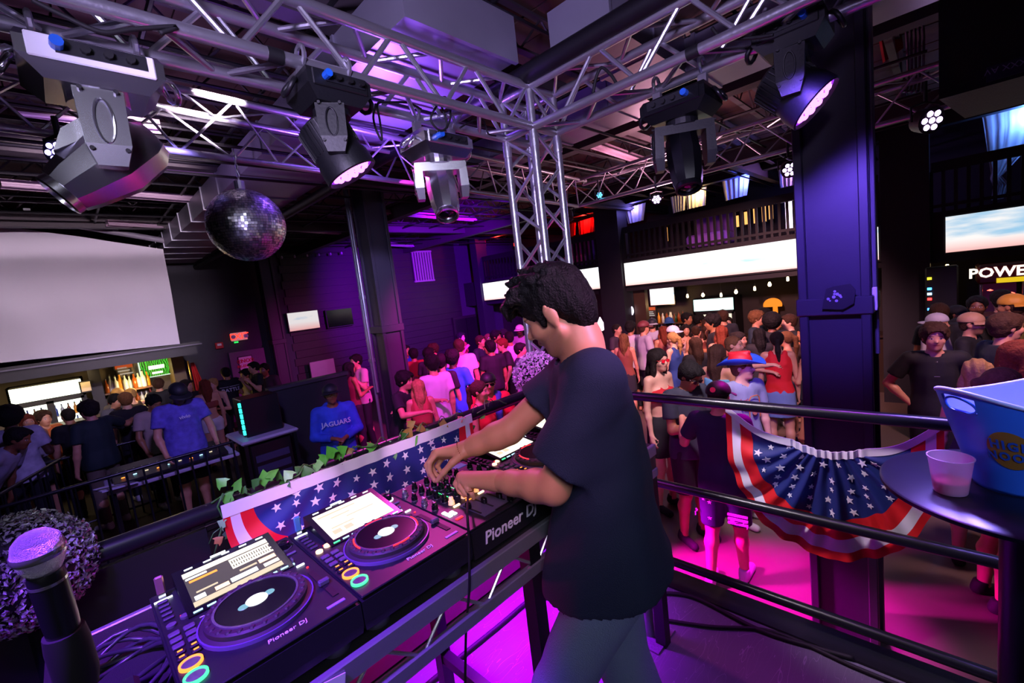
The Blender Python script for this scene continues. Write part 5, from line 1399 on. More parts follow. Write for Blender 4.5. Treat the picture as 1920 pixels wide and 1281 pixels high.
# left: hangs inside the deck side rail, only its upper part shows above the decks
def PLf(u, v):
    ang = math.pi * u
    inner = Vector((.55 + .72 * u, 0, 1.045))
    hem = Vector((.91 - .61 * math.cos(ang), 0, 1.05 - .46 * math.sin(ang) ** .7))
    p = inner.lerp(hem, v)
    wav = .010 * math.sin(u * 46) + .006 * math.sin(u * 23 + 2 * v)
    p.y = RY - .055 + wav * min(1, v + .3)
    return p
bunting('red white and blue flag bunting behind the decks under the ivy rail', PLf, 16, .02, BANDS, .045, stars_for([(.10, 9), (.24, 10), (.38, 10), (.52, 10)], .017, .023), Vector((0, -1, 0)))
# ---------------------------------------------------------------- ivy on the deck side rail
random.seed(12)
IV = [mat('ivy_green', '5aa83e', .4, var=.35, scale=40), mat('ivy_dark', '3a6a30', .4, var=.35, scale=40), mat('ivy_pale', '8cc078', .4, var=.3, scale=40), mat('ivy_brown', '9a6a30', .5, var=.3)]
iv = thing('ivy_garland', 'ivy garland wound along the rail over the bunting', 'garland', (.9, RY, RZ))
def strand(pts, r=.0035):
    P_ = [Vector(p) for p in pts]; MB().tube(P_, r, n=5).build('stem', IV[1], iv, smooth='all')
leaf_shape = [(0, 0), (.30, .28), (.55, .18), (.42, .55), (.22, .78), (0, 1.05), (-.22, .78), (-.42, .55), (-.55, .18), (-.30, .28)]
def leaf(p, nrm, up, s, m):
    M_ = frame(p, Vector(up).cross(Vector(nrm)), up)
    vs = [M_ @ Vector((x * s, y * s, -.10 * s * abs(x) * 2 - .12 * s * (y - .5) ** 2)) for x, y in leaf_shape] + [M_ @ Vector((0, .5 * s, .02 * s))]
    n = len(leaf_shape); fs = [(i, (i + 1) % n, n) for i in range(n)]
    k = len(vs); vs2 = [v - (M_.to_3x3() @ Vector((0, 0, .0012))) for v in vs]
    MB()._add(vs + vs2, fs + [tuple(j + k for j in f[::-1]) for f in fs]).build('leaf', m, iv, smooth='all')
base = [(.28 + i * .03, RY - .02 + .035 * math.sin(i * 1.1), RZ + .028 + .022 * math.sin(i * .7) + .01 * math.cos(i * 2.3)) for i in range(54)]
strand(base)
strand([aty(x, y, RY - .04) for x, y in ((418, 925), (408, 950), (420, 975), (410, 1010), (402, 1040))]); strand([aty(x, y, RY - .03) for x, y in ((420, 985), (400, 1000), (392, 1020))], .002)
for k_ in range(12):
    x = .33 + k_ * .12; strand([(x + .02 * q, RY - .05 + .01 * q, RZ + .03 + .035 * math.sin(q * .8)) for q in range(6)], .002)
spots = [(425, 935, .05, 0), (440, 910, .05, 0), (415, 905, .042, 0), (428, 962, .05, 2), (412, 985, .04, 2), (425, 1000, .035, 1), (455, 920, .03, 1), (408, 1015, .032, 3), (490, 898, .06, 0), (502, 885, .05, 0), (475, 905, .04, 1), (527, 905, .055, 1), (540, 890, .045, 2), (520, 893, .04, 1), (575, 885, .05, 1), (590, 880, .04, 2), (560, 878, .035, 1),
         (605, 862, .055, 0), (615, 850, .06, 0), (598, 872, .045, 2), (640, 845, .055, 0), (630, 855, .04, 0), (655, 845, .035, 3), (655, 872, .06, 2), (668, 868, .05, 1), (640, 875, .035, 1), (695, 835, .05, 0), (712, 845, .06, 1), (722, 838, .06, 1), (700, 862, .045, 1), (690, 855, .04, 1), (735, 850, .05, 1), (745, 838, .04, 3), (765, 812, .055, 3), (775, 825, .05, 0), (790, 805, .05, 3), (755, 818, .04, 1), (805, 812, .05, 1), (830, 795, .05, 3), (845, 800, .045, 0), (860, 785, .05, 3), (875, 790, .045, 0), (890, 775, .05, 1), (850, 815, .04, 1), (820, 825, .04, 2), (885, 800, .04, 1), (770, 795, .045, 3), (905, 780, .035, 0)]
for (px, py, s, mi) in spots:
    p = aty(px, py, RY - .045 + random.uniform(-.015, .03))
    nrm = (-CF_ + Vector((random.uniform(-.6, .6), random.uniform(-.4, .4), random.uniform(.0, .8)))).normalized()
    an = random.uniform(-1.4, 1.4); up = (-CD_ * math.cos(an) + CR_ * math.sin(an))
    leaf(p - up.normalized() * s * .55, nrm, up - nrm * up.dot(nrm), s * 1.1, IV[mi])
# ---------------------------------------------------------------- microphone on its stand
mic = thing('microphone', 'handheld microphone on a stand at the lower left', 'microphone', atd(72, 1035, .56))
mh = atd(72, 1033, .56); md = (atd(150, 1281, .60) - mh).normalized()
MB().lathe([(.0002, -.026), (.014, -.0245), (.022, -.016), (.0255, -.002), (.0255, .006), (.020, .022), (.0155, .030)], mh, n=28, axis=md).build('grille', mat('mic_grille', 'c8c0d0', .35, metal=.7, bump=.9, bscale=700), mic, smooth='all')
m_ = MB(); ring(m_, mh, .0245, .0265, -.001, .005, 28)
MB().lathe([(.0262, -.003), (.0268, 0), (.0268, .004), (.0255, .007)], mh, n=28, axis=md).build('grille_band', SILV, mic, smooth=True)
MB().lathe([(.0165, .030), (.0185, .036), (.0185, .05), (.018, .10), (.0135, .20), (.012, .21)], mh, n=22, axis=md).build('handle', mat('mic_body', '131318', .3), mic, smooth=True)
MB().lathe([(.0188, .042), (.0188, .046)], mh, n=22, axis=md).build('ring', SILV, mic)
ms_ = thing('microphone_stand', 'dark microphone stand under the handheld microphone', 'stand', mh + md * .2)
a = mh + md * .12
MB().lathe([(.021, .0), (.023, .02), (.023, .07), (.019, .09)], a, n=18, axis=md).build('clip', RUBBER, ms_, smooth=True)
foot = Vector((a.x + .10, a.y - .02, 0))
MB().cyl(a + md * .07, a + md * .22, .014, n=12).build('boom', BLACKM, ms_, smooth=True)
b_ = a + md * .22
MB().lathe([(.022, -.02), (.024, 0), (.022, .02)], b_, n=14, axis=(.4, .3, .8)).build('knuckle', mat('stand_screw', '5a4a70', .3, metal=.6), ms_, smooth=True)
MB().cyl(b_, (b_.x, b_.y, .03), .013, n=12).build('pole', BLACKM, ms_, smooth=True)
MB().lathe([(.13, 0), (.13, .015), (.02, .03)], (b_.x, b_.y, 0), n=24).build('base', BLACKM, ms_, smooth=True)
# ---------------------------------------------------------------- cocktail table, ice tub, cup
tc_ = Vector((1.75, -.15, 0))
ct = thing('cocktail_table', 'round black cocktail table at the right rail', 'table', tc_)
MB().lathe([(.0002, 1.03), (.285, 1.03), (.300, 1.036), (.300, 1.046), (.294, 1.05), (.0002, 1.05)], tc_, n=64).build('tabletop', mat('table_laminate', '15151d', .32), ct, smooth=True)
MB().cyl(tc_ + Vector((0, 0, .02)), tc_ + Vector((0, 0, 1.03)), .042, n=20).build('pole', BLACKM, ct, smooth=True)
MB().lathe([(.12, 1.0), (.12, 1.03)], tc_, n=20).build('mount_plate', BLACKM, ct)
MB().lathe([(.24, 0), (.24, .012), (.05, .03)], tc_, n=32).build('base', BLACKM, ct, smooth=True)
TUB = mat('tub_blue', '3f86f4', .35, var=.03); TUBI = mat('tub_inner', 'c8d4f0', .4, var=.03)
ax_ = Vector((CR_.x, CR_.y, 0)).normalized(); ay_ = Vector((-ax_.y, ax_.x, 0)); bc = Vector((1.80, -.165, 1.05))
bk = thing('ice_tub', 'blue and white oval ice tub on the cocktail table', 'ice tub', bc)
def tub_pt(a, h, off=0.0):
    f = h / .25; h *= .95
    rx = .118 + .092 * f ** 1.15 + off; ry = .098 + .058 * f + off
    lift = .055 * abs(math.cos(a)) ** 2.2 * f ** 2.5
    return bc + ax_ * (rx * math.cos(a)) + ay_ * (ry * math.sin(a)) + Vector((0, 0, h + lift))
def tub_shell(off, h0, h1, nh, flip):
    vs = []; fs = []; n = 64
    for j in range(nh + 1):
        for i in range(n): vs.append(tub_pt(2 * math.pi * i / n, h0 + (h1 - h0) * j / nh, off))
    for j in range(nh):
        for i in range(n):
            k2 = (i + 1) % n; q0 = 2 * math.pi * (i + .5) / n; hh = h0 + (h1 - h0) * (j + .5) / nh
            d0 = min(abs(q0), abs(q0 - 2 * math.pi), abs(q0 - math.pi))
            if d0 < .28 and .205 < hh + .0 < .235: continue
            f = (j * n + i, j * n + k2, (j + 1) * n + k2, (j + 1) * n + i); fs.append(f if not flip else f[::-1])
    fs.append(tuple(range(n))[::-1] if not flip else tuple(range(n)))
    return vs, fs
v1, f1 = tub_shell(0, 0, .25, 24, False); MB()._add(v1, f1).build('outer_shell', TUB, bk, smooth='all')
v1, f1 = tub_shell(-.006, .008, .25, 24, True); MB()._add(v1, f1).build('inner_shell', TUBI, bk, smooth='all')
MB().tube([tub_pt(a, .25, -.003) for a in np.linspace(0, 6.283, 65)[:-1]], .006, n=8, closed=True).build('rim', TUBI, bk, smooth='all')
for cen in (math.pi, 0):
    pts = [tub_pt(cen + .29 * math.cos(a), .220 + .016 * math.sin(a), -.003) for a in np.linspace(0, 6.283, 25)[:-1]]
    MB().tube(pts, .0035, n=6, closed=True).build('grip_edge', TUB, bk, smooth='all')
def on_tub(x, y, lift=.0015, a0=-2.52):
    a = a0 + x / .17; return tub_pt(a, .135 + y, lift)
lg = MB(); n = 32; lv = [on_tub(0, 0, .0012)] 
for j in range(1, 6):
    for i in range(n): lv.append(on_tub(.052 * j / 5 * math.cos(2 * math.pi * i / n), .050 * j / 5 * math.sin(2 * math.pi * i / n), .0012))
lf = [(0, 1 + i, 1 + (i + 1) % n) for i in range(n)]
for j in range(4):
    for i in range(n): lf.append((1 + j * n + i, 1 + (j + 1) * n + i, 1 + (j + 1) * n + (i + 1) % n, 1 + j * n + (i + 1) % n))
lg._add(lv, lf); lg.build('logo_disc', mat('logo_gold', 'b0782a', .5, var=.05), bk, smooth='all')
for k_, w_ in enumerate(('HIGH', 'NOON')):
    vs_, fs_ = text_mesh(w_, .031, .0003, .0012, 1.25)
    MB()._add([on_tub(v.x, v.y + (.014 if k_ == 0 else -.016), .0024 + v.z) for v in vs_], fs_).build('logo_lettering', mat('logo_blue', '2a5fc0', .5), bk)
cpp = atz(1782, 925, 1.05)
cu_ = thing('plastic_cup', 'frosted plastic cup with red drink on the cocktail table', 'cup', (cpp.x + .01, cpp.y, 1.05))
CUPM = mat('frosted_plastic', 'f4c4e8', .4, alpha=.5, var=.02)
MB().lathe([(.0002, .001), (.034, .001), (.036, .004), (.047, .098), (.0495, .101), (.0495, .104), (.0465, .104), (.0455, .098), (.0345, .006), (.0002, .006)], cu_.location, n=36).build('wall', CUPM, cu_, smooth=True)
MB().lathe([(.0002, .007), (.0343, .007), (.0378, .036), (.0002, .036)], cu_.location, n=32).build('drink', mat('red_drink', 'e0304a', .3, var=.05, emit='c01838', es=.10), cu_, smooth=True)
# ---------------------------------------------------------------- sound desk on the raised tier
for (a, b, label) in (((-2.2, 5.9), (1.16, 5.9), 'black iron railing in front of the sound desk'), ((-.9, 7.5), (.65, 7.5), 'black iron railing behind the green shirted man')):
    t = thing('iron_railing', label, 'railing', ((a[0] + b[0]) / 2, a[1], TIER))
    MB().cyl((a[0], a[1], .40), (b[0], b[1], .40), .018, n=10).build('top_bar', RAILM, t, smooth=True)
    MB().cyl((a[0], a[1], TIER + .1), (b[0], b[1], TIER + .1), .014, n=8).build('foot_bar', RAILM, t, smooth=True)
    n = int((b[0] - a[0]) / .13); f0 = None
    for i in range(n + 1):
        if f0 is None: f0 = MB().cyl((0, 0, 0), (0, 0, .95), .0095, n=6).build('baluster', RAILM, t, local=True); o = f0
        else: o = f0.copy(); COL.objects.link(o); o.parent = t
        o.location = (a[0] + (b[0] - a[0]) * i / n - t.location.x, 0, 0)
t = thing('iron_railing', 'sloping black iron railing of the ramp at the lower left', 'railing', (-.5, 6.6, TIER))
a, b = Vector((-.85, 5.95, .40)), Vector((-.22, 7.6, .40))
MB().cyl(a, b, .018, n=10).build('top_bar', RAILM, t, smooth=True)
for i in range(13): p = a.lerp(b, i / 12); MB().cyl((p.x, p.y, TIER), p, .0095, n=6).build('baluster', RAILM, t)
sd = thing('sound_desk', 'pale edged table of the sound booth behind the iron railing', 'table', (.7, 6.35, TIER))
MB().b2((.05, 6.08, .17), (1.25, 6.62, .21), bev=.008).build('tabletop', mat('desk_pale', 'a89ab8', .5), sd)
for (x, y) in ((.1, 6.12), (1.2, 6.12), (.1, 6.58), (1.2, 6.58)): MB().b2((x - .02, y - .02, TIER), (x + .02, y + .02, .17)).build('leg', BLACKM, sd)
mc = thing('mixing_console', 'black mixing console with small lights on the sound desk', 'console', (.6, 6.35, .21))
MB().hull([(.12, 6.14, .21), (1.15, 6.14, .21), (.12, 6.58, .21), (1.15, 6.58, .21), (.12, 6.14, .25), (1.15, 6.14, .25), (.12, 6.58, .33), (1.15, 6.58, .33)]).build('case', DK, mc)
random.seed(2)
for i in range(9): MB().box((.2 + i * .1, 6.22 + .02 * (i % 3), .275), (.03, .012, .008)).build('console_light', (LORANGE, LCYAN, LTAN)[i % 3], mc)
for i in range(14): MB().box((.17 + i * .068, 6.36, .305), (.014, .03, .02)).build('fader_cap', PRINT, mc)
tag(MB().box((.13, 6.1, .24), (.30, .22, .01), rot=Euler((0, .1, .3))).build('paper_sheet', mat('paper_lilac', 'b8b0d0', .6)), 'pale paper sheet at the end of the sound desk', 'paper')
cs = thing('side_table', 'white edged side table holding the computer tower', 'table', (1.55, 6.5, TIER))
MB().b2((1.30, 6.15, .24), (1.98, 6.95, .29), bev=.02).build('tabletop', mat('desk_pale', 'a89ab8', .5), cs)
for (x, y) in ((1.35, 6.2), (1.93, 6.2), (1.35, 6.9), (1.93, 6.9)): MB().b2((x - .02, y - .02, TIER), (x + .02, y + .02, .24)).build('leg', BLACKM, cs)
pc_ = thing('computer_tower', 'black computer tower with a cyan light strip', 'computer', (1.6, 6.55, .29))
MB().b2((1.42, 6.35, .29), (1.86, 6.75, .78), bev=.01).build('case', BLACKM, pc_)
for i in range(6): MB().b2((1.395, 6.36, .33 + i * .072), (1.421, 6.40, .385 + i * .072)).build('light_strip', glow('cyan_strip', '30e8d8', 2.6), pc_)
rk = thing('equipment_rack', 'black equipment rack under the side table', 'rack', (1.65, 6.4, TIER))
MB().b2((1.40, 6.22, TIER), (1.88, 6.8, .20), bev=.01).build('case', BLACKM, rk)
for i in range(4): MB().b2((1.44, 6.212, TIER + .1 + i * .14), (1.84, 6.222, TIER + .19 + i * .14)).build('rack_unit', mat('rack_face', '3a3658', .4), rk)
bp = thing('booth_panel', 'dark booth wall behind the man in the blue hoodie', 'panel', (2.5, 6.9, TIER))
MB().b2((1.95, 6.95, TIER), (3.1, 7.05, .72)).build('panel', mat('booth_dark', '1b1a26', .7), bp)
MB().b2((1.92, 6.92, .72), (3.12, 7.09, .77)).build('ledge', mat('booth_ledge', '3a3440', .5), bp)

# ---------------------------------------------------------------- people: bodies and clothes as smooth blended volumes
def _n(v): v = np.asarray(v, float); return v / (np.linalg.norm(v) + 1e-12)
class Vol:
    "a list of rounded shapes blended into one surface"
    def __init__(s, h): s.h = h; s.p = []; s.sub = []; s.cuts = []; s.noise = None
    def cap(s, a, b, ra, rb=None, k=.02, cuts=()): s.p.append(('c', np.asarray(a, float), np.asarray(b, float), ra, rb if rb is not None else ra, k, cuts)); return s
    def chain(s, pts, rs, k=.02):
        for i in range(len(pts) - 1): s.cap(pts[i], pts[i + 1], rs[i], rs[i + 1], k)
        return s
    def ell(s, c, r, M=None, k=.03, cuts=()): s.p.append(('e', np.asarray(c, float), np.asarray(r, float), M, None, k, cuts)); return s
    def loft(s, o, X, Y, Z, ts, cx, cy, rx, ry, k=.02, wr=(0, 0, 0), cuts=()):
        s.p.append(('l', np.asarray(o, float), (np.asarray(X, float), np.asarray(Y, float), np.asarray(Z, float)), (ts, cx, cy, rx, ry, wr), None, k, cuts)); return s
    def bb(s, p):
        if p[0] == 'c': r = max(p[3], p[4]); return np.minimum(p[1], p[2]) - r, np.maximum(p[1], p[2]) + r
        if p[0] == 'e': r = p[2] if p[3] is None else np.full(3, p[2].max()); return p[1] - r, p[1] + r
        ts, cx, cy, rx, ry, wr = p[3]; X, Y, Z = p[2]; r = max(max(rx), max(ry)) * (1 + abs(wr[0])) + .01
        pts = np.array([p[1] + Z * t + X * a + Y * b for t, a, b in zip(ts, cx, cy)]); return pts.min(0) - r, pts.max(0) + r
    def dist(s, p, G):
        if p[0] == 'c':
            a, b = p[1], p[2]; ba = b - a; L2 = max(1e-9, float(ba @ ba))
            x, y, z = G[0] - a[0], G[1] - a[1], G[2] - a[2]
            t = np.clip((x * ba[0] + y * ba[1] + z * ba[2]) / L2, 0, 1)
            return np.sqrt((x - t * ba[0]) ** 2 + (y - t * ba[1]) ** 2 + (z - t * ba[2]) ** 2) - (p[3] + (p[4] - p[3]) * t)
        if p[0] == 'e':
            x, y, z = G[0] - p[1][0], G[1] - p[1][1], G[2] - p[1][2]
            if p[3] is not None:
                M = p[3]; x, y, z = M[0, 0] * x + M[1, 0] * y + M[2, 0] * z, M[0, 1] * x + M[1, 1] * y + M[2, 1] * z, M[0, 2] * x + M[1, 2] * y + M[2, 2] * z
            r = p[2]; k0 = np.sqrt((x / r[0]) ** 2 + (y / r[1]) ** 2 + (z / r[2]) ** 2); k1 = np.sqrt((x / r[0] ** 2) ** 2 + (y / r[1] ** 2) ** 2 + (z / r[2] ** 2) ** 2)
            return k0 * (k0 - 1) / np.maximum(k1, 1e-6)
        X, Y, Z = p[2]; ts, cx, cy, rx, ry, wr = p[3]
        x, y, z = G[0] - p[1][0], G[1] - p[1][1], G[2] - p[1][2]
        t = x * Z[0] + y * Z[1] + z * Z[2]; tt = np.clip(t, ts[0], ts[-1])
        u = x * X[0] + y * X[1] + z * X[2] - np.interp(tt, ts, cx); v = x * Y[0] + y * Y[1] + z * Y[2] - np.interp(tt, ts, cy)
        a = np.interp(tt, ts, rx); b = np.interp(tt, ts, ry)
        if wr[0]:
            ph = np.arctan2(v, u); w_ = 1 + wr[0] * (.6 * np.sin(wr[1] * ph + wr[2] + 5 * tt) + .4 * np.sin((wr[1] + 4) * ph - 9 * tt + wr[2])); a = a * w_; b = b * w_
        k0 = np.sqrt((u / a) ** 2 + (v / b) ** 2); k1 = np.sqrt((u / a ** 2) ** 2 + (v / b ** 2) ** 2)
        d = k0 * (k0 - 1) / np.maximum(k1, 1e-6)
        return np.maximum(d, np.maximum(ts[0] - t, t - ts[-1]))
    def mesh(s):
        h = s.h; m = 3 * h
        B_ = [s.bb(p) for p in s.p]; lo = np.min([b[0] for b in B_], 0) - m; hi = np.max([b[1] for b in B_], 0) + m
        N_ = np.ceil((hi - lo) / h).astype(int) + 1
        ax = [lo[i] + h * np.arange(N_[i]) for i in range(3)]
        D = np.full(N_, 1.0, np.float32)
        def sub(bl, bh, pad):
            i0 = np.clip(np.floor((bl - pad - lo) / h).astype(int), 0, N_ - 1); i1 = np.clip(np.ceil((bh + pad - lo) / h).astype(int) + 1, 1, N_)
            return tuple(slice(a, b) for a, b in zip(i0, i1)), [ax[0][i0[0]:i1[0], None, None], ax[1][None, i0[1]:i1[1], None], ax[2][None, None, i0[2]:i1[2]]]
        for p, (bl, bh) in zip(s.p, B_):
            k = p[5]; sl, G = sub(bl, bh, max(m, k + h))
            d = s.dist(p, G)
            for (q, nn) in p[6]: d = np.maximum(d, (G[0] - q[0]) * nn[0] + (G[1] - q[1]) * nn[1] + (G[2] - q[2]) * nn[2])
            A = D[sl]
            if k > 1e-4:
                hh = np.clip(.5 + .5 * (A - d) / k, 0, 1); D[sl] = A + (d - A) * hh - k * hh * (1 - hh)
            else: D[sl] = np.minimum(A, d)
        G = [ax[0][:, None, None], ax[1][None, :, None], ax[2][None, None, :]]
        if s.noise is not None: D = D + s.noise(G).astype(np.float32)
        for p in s.sub:
            bl, bh = s.bb(p); sl, Gs = sub(bl, bh, m); d = -s.dist(p, Gs); A = D[sl]; k = p[5]
            hh = np.clip(.5 + .5 * (d - A) / max(k, 1e-4), 0, 1); D[sl] = A + (d - A) * hh + k * hh * (1 - hh)
        for (q, nn) in s.cuts: D = np.maximum(D, ((G[0] - q[0]) * nn[0] + (G[1] - q[1]) * nn[1] + (G[2] - q[2]) * nn[2]).astype(np.float32))
        return nets(D, lo, h)
def nets(D, lo, h):
    S_ = D < 0; nx, ny, nz = D.shape
    c = np.zeros((nx - 1, ny - 1, nz - 1), np.uint8)
    offs = [(i, j, k) for i in (0, 1) for j in (0, 1) for k in (0, 1)]
    for (i, j, k) in offs: c += S_[i:nx - 1 + i, j:ny - 1 + j, k:nz - 1 + k]
    act = (c > 0) & (c < 8); idx = np.argwhere(act)
    if len(idx) == 0: return np.zeros((0, 3)), np.zeros((0, 4), int)
    vid = np.full(act.shape, -1, np.int64); vid[act] = np.arange(len(idx))
    V = np.stack([D[idx[:, 0] + i, idx[:, 1] + j, idx[:, 2] + k] for (i, j, k) in offs], 1).astype(float)
    acc = np.zeros((len(idx), 3)); cnt = np.zeros(len(idx))
    of = np.array(offs, float)
    for a in range(8):
        for b in range(a + 1, 8):
            if np.abs(of[a] - of[b]).sum() != 1: continue
            m_ = (V[:, a] < 0) != (V[:, b] < 0); va, vb = V[m_, a], V[m_, b]
            t = (va / (va - vb))[:, None]; acc[m_] += of[a] + t * (of[b] - of[a]); cnt[m_] += 1
    vs = lo + h * (idx + acc / cnt[:, None])
    Q = []
    for axn in range(3):
        sa = [slice(None)] * 3; sb = [slice(None)] * 3; sa[axn] = slice(0, -1); sb[axn] = slice(1, None)
        A, B_ = S_[tuple(sa)], S_[tuple(sb)]; e = np.argwhere(A != B_)
        o1, o2 = (axn + 1) % 3, (axn + 2) % 3
        e = e[(e[:, o1] > 0) & (e[:, o2] > 0) & (e[:, o1] < D.shape[o1] - 1) & (e[:, o2] < D.shape[o2] - 1)]
        if len(e) == 0: continue
        ins = A[e[:, 0], e[:, 1], e[:, 2]]
        d1 = np.zeros(3, int); d1[o1] = 1; d2 = np.zeros(3, int); d2[o2] = 1
        g = lambda q: vid[q[:, 0], q[:, 1], q[:, 2]]
        q = np.stack([g(e - d1 - d2), g(e - d2), g(e), g(e - d1)], 1)
        q[~ins] = q[~ins][:, ::-1]; Q.append(q)
    return vs, np.concatenate(Q)
def vol_obj(name, vol, m, parent, hm=None, extra=None):
    vs, q = vol.mesh()
    if extra is not None:
        for (v2, q2) in extra: q = np.concatenate([q, q2 + len(vs)]); vs = np.concatenate([vs, v2])
    me = bpy.data.meshes.new(name)
    me.vertices.add(len(vs)); me.vertices.foreach_set('co', vs.astype(np.float32).ravel())
    me.loops.add(q.size); me.loops.foreach_set('vertex_index', q.astype(np.int32).ravel())
    me.polygons.add(len(q)); me.polygons.foreach_set('loop_start', np.arange(0, q.size, 4, dtype=np.int32)); 
    me.update(calc_edges=True); me.validate()
    me.polygons.foreach_set('use_smooth', np.ones(len(me.polygons), bool))
    if hm is not None:
        Mi = np.linalg.inv(hm); hc = vs @ Mi[:3, :3].T + Mi[:3, 3]
        a = me.attributes.new('hc', 'FLOAT_VECTOR', 'POINT')
        if len(me.vertices) == len(hc): a.data.foreach_set('vector', hc.astype(np.float32).ravel())
    me.materials.append(m)
    o = bpy.data.objects.new(name, me); COL.objects.link(o); o.parent = parent
    return o
_SK = {}
def skin(tone, beard=0.0, brow='1c1210', lip=None, stubble=0.0, freck=False):
    key = (tone, beard, brow, stubble)
    if key in _SK: return _SK[key]
    m = bpy.data.materials.new('skin'); m.use_nodes = True; N = m.node_tree.nodes; L = m.node_tree.links; b = N['Principled BSDF']
    b.inputs['Roughness'].default_value = .48
    b.inputs['Subsurface Weight'].default_value = .0
    at = N.new('ShaderNodeAttribute'); at.attribute_name = 'hc'
    sp = N.new('ShaderNodeSeparateXYZ'); L.new(at.outputs['Vector'], sp.inputs[0])
    def mt(op, a, bb=None, c=None):
        n = N.new('ShaderNodeMath'); n.operation = op
        for i, v in enumerate((a, bb, c)):
            if v is None: continue
            if isinstance(v, (int, float)): n.inputs[i].default_value = v
            else: L.new(v, n.inputs[i])
        return n.outputs[0]
    X, Y, Z = sp.outputs; AXx = mt('ABSOLUTE', X)
    front = mt('GREATER_THAN', Y, .03)
    def ellm(cx, cz, rx, rz, soft=.25, xx=None):
        u = mt('DIVIDE', mt('SUBTRACT', xx if xx is not None else AXx, cx), rx); v = mt('DIVIDE', mt('SUBTRACT', Z, cz), rz)
        r = mt('SQRT', mt('ADD', mt('MULTIPLY', u, u), mt('MULTIPLY', v, v)))
        mr = N.new('ShaderNodeMapRange'); mr.inputs['From Min'].default_value = 1 + soft; mr.inputs['From Max'].default_value = 1 - soft; L.new(r, mr.inputs['Value'])
        return mt('MULTIPLY', mr.outputs['Result'], front)
    nz = N.new('ShaderNodeTexNoise'); nz.inputs['Scale'].default_value = 25; L.new(at.outputs['Vector'], nz.inputs['Vector'])
    c = srgb(tone)
    mx = N.new('ShaderNodeMix'); mx.data_type = 'RGBA'; mx.inputs['A'].default_value = tuple(x * .92 for x in c) + (1,); mx.inputs['B'].default_value = tuple(min(1, x * 1.08) for x in c) + (1,)
    L.new(nz.outputs['Fac'], mx.inputs['Factor']); last = mx.outputs['Result']
    def lay(mask, col, f=1.0):
        nonlocal last
        n = N.new('ShaderNodeMix'); n.data_type = 'RGBA'; n.inputs['B'].default_value = (srgb(col) if isinstance(col, str) else col) + (1,)
        L.new(last, n.inputs['A']); L.new(mt('MULTIPLY', mask, f) if f != 1 else mask, n.inputs['Factor']); last = n.outputs['Result']
    lay(ellm(.0, -.058, .024, .0085, .2), lip or tuple(np.array(c) * np.array((.75, .38, .40))), .8)
    lay(ellm(.0, -.058, .022, .0014, .5), '2a1010', .8)
    lay(ellm(.031, .001, .0155, .0068), '5a3a34', .5)
    lay(ellm(.031, .001, .0130, .0050), 'cfc4c0'); lay(ellm(.031, .001, .0055, .0056), '140c0a')
    lay(ellm(.032, .0225, .020, .0040, .35), brow, .85)
    if beard or stubble:
        mr = N.new('ShaderNodeMapRange'); mr.inputs['From Min'].default_value = -.028; mr.inputs['From Max'].default_value = -.048; L.new(Z, mr.inputs['Value'])
        mr2 = N.new('ShaderNodeMapRange'); mr2.inputs['From Min'].default_value = -.145; mr2.inputs['From Max'].default_value = -.118; L.new(Z, mr2.inputs['Value'])
        mr3 = N.new('ShaderNodeMapRange'); mr3.inputs['From Min'].default_value = -.005; mr3.inputs['From Max'].default_value = .03; L.new(Y, mr3.inputs['Value'])
        n3 = N.new('ShaderNodeTexNoise'); n3.inputs['Scale'].default_value = 320; L.new(at.outputs['Vector'], n3.inputs['Vector'])
        mk = mt('MULTIPLY', mt('MULTIPLY', mr.outputs['Result'], mr2.outputs['Result']), mr3.outputs['Result'])
        lay(mt('MULTIPLY', mk, mt('ADD', .45, mt('MULTIPLY', n3.outputs['Fac'], .9))), brow, max(beard, stubble))
    L.new(last, b.inputs['Base Color'])
    _SK[key] = m
    return m
TONES = {'fair': 'd9a88c', 'light': 'c98f70', 'tan': 'a8704c', 'brown': '7a4a30', 'dark': '4a2c1e'}
HAIRC = {'black': '0e0b0b', 'dark': '1c1411', 'brown': '3c2618', 'light': '6a4628', 'blond': 'a8824c', 'red': '6a2c18', 'grey': '8a8480'}
def cloth(hexc, rough=.8, bump=.25, var=.12, scale=6): return mat('cloth_%s_%s' % (hexc, bump), hexc, rough, var=var, scale=scale, bump=bump, bscale=25)
def rotm(ax, a):
    return np.array(Matrix.Rotation(a, 3, ax))
ARMS = {'down': ((.16, .02, -.98), (.06, .18, -.97)), 'bent': ((.22, .10, -.95), (-.30, .85, .22)), 'phone': ((.14, .22, -.95), (-.50, .78, .22)), 'up': ((.40, .35, .80), (-.10, .20, .97)), 'reach': ((.15, .80, -.50), (-.02, .97, -.10)),
        'akimbo': ((.50, -.15, -.85), (-.62, .25, -.70)), 'side': ((.85, .20, -.45), (.75, .60, .05)), 'cross': ((.12, .30, -.92), (-.85, .45, .15)), 'drink': ((.22, .25, -.92), (-.25, .55, .80)), 'back': ((.20, -.25, -.94), (-.20, .10, -.97)), 'desk': ((.22, .18, -.94), (-.05, .55, -.80)), 'point': ((.55, .80, .02), (.10, .98, .12)), 'hug': ((.55, .62, -.50), (-.25, .90, .25))}
HEAD_PR = None
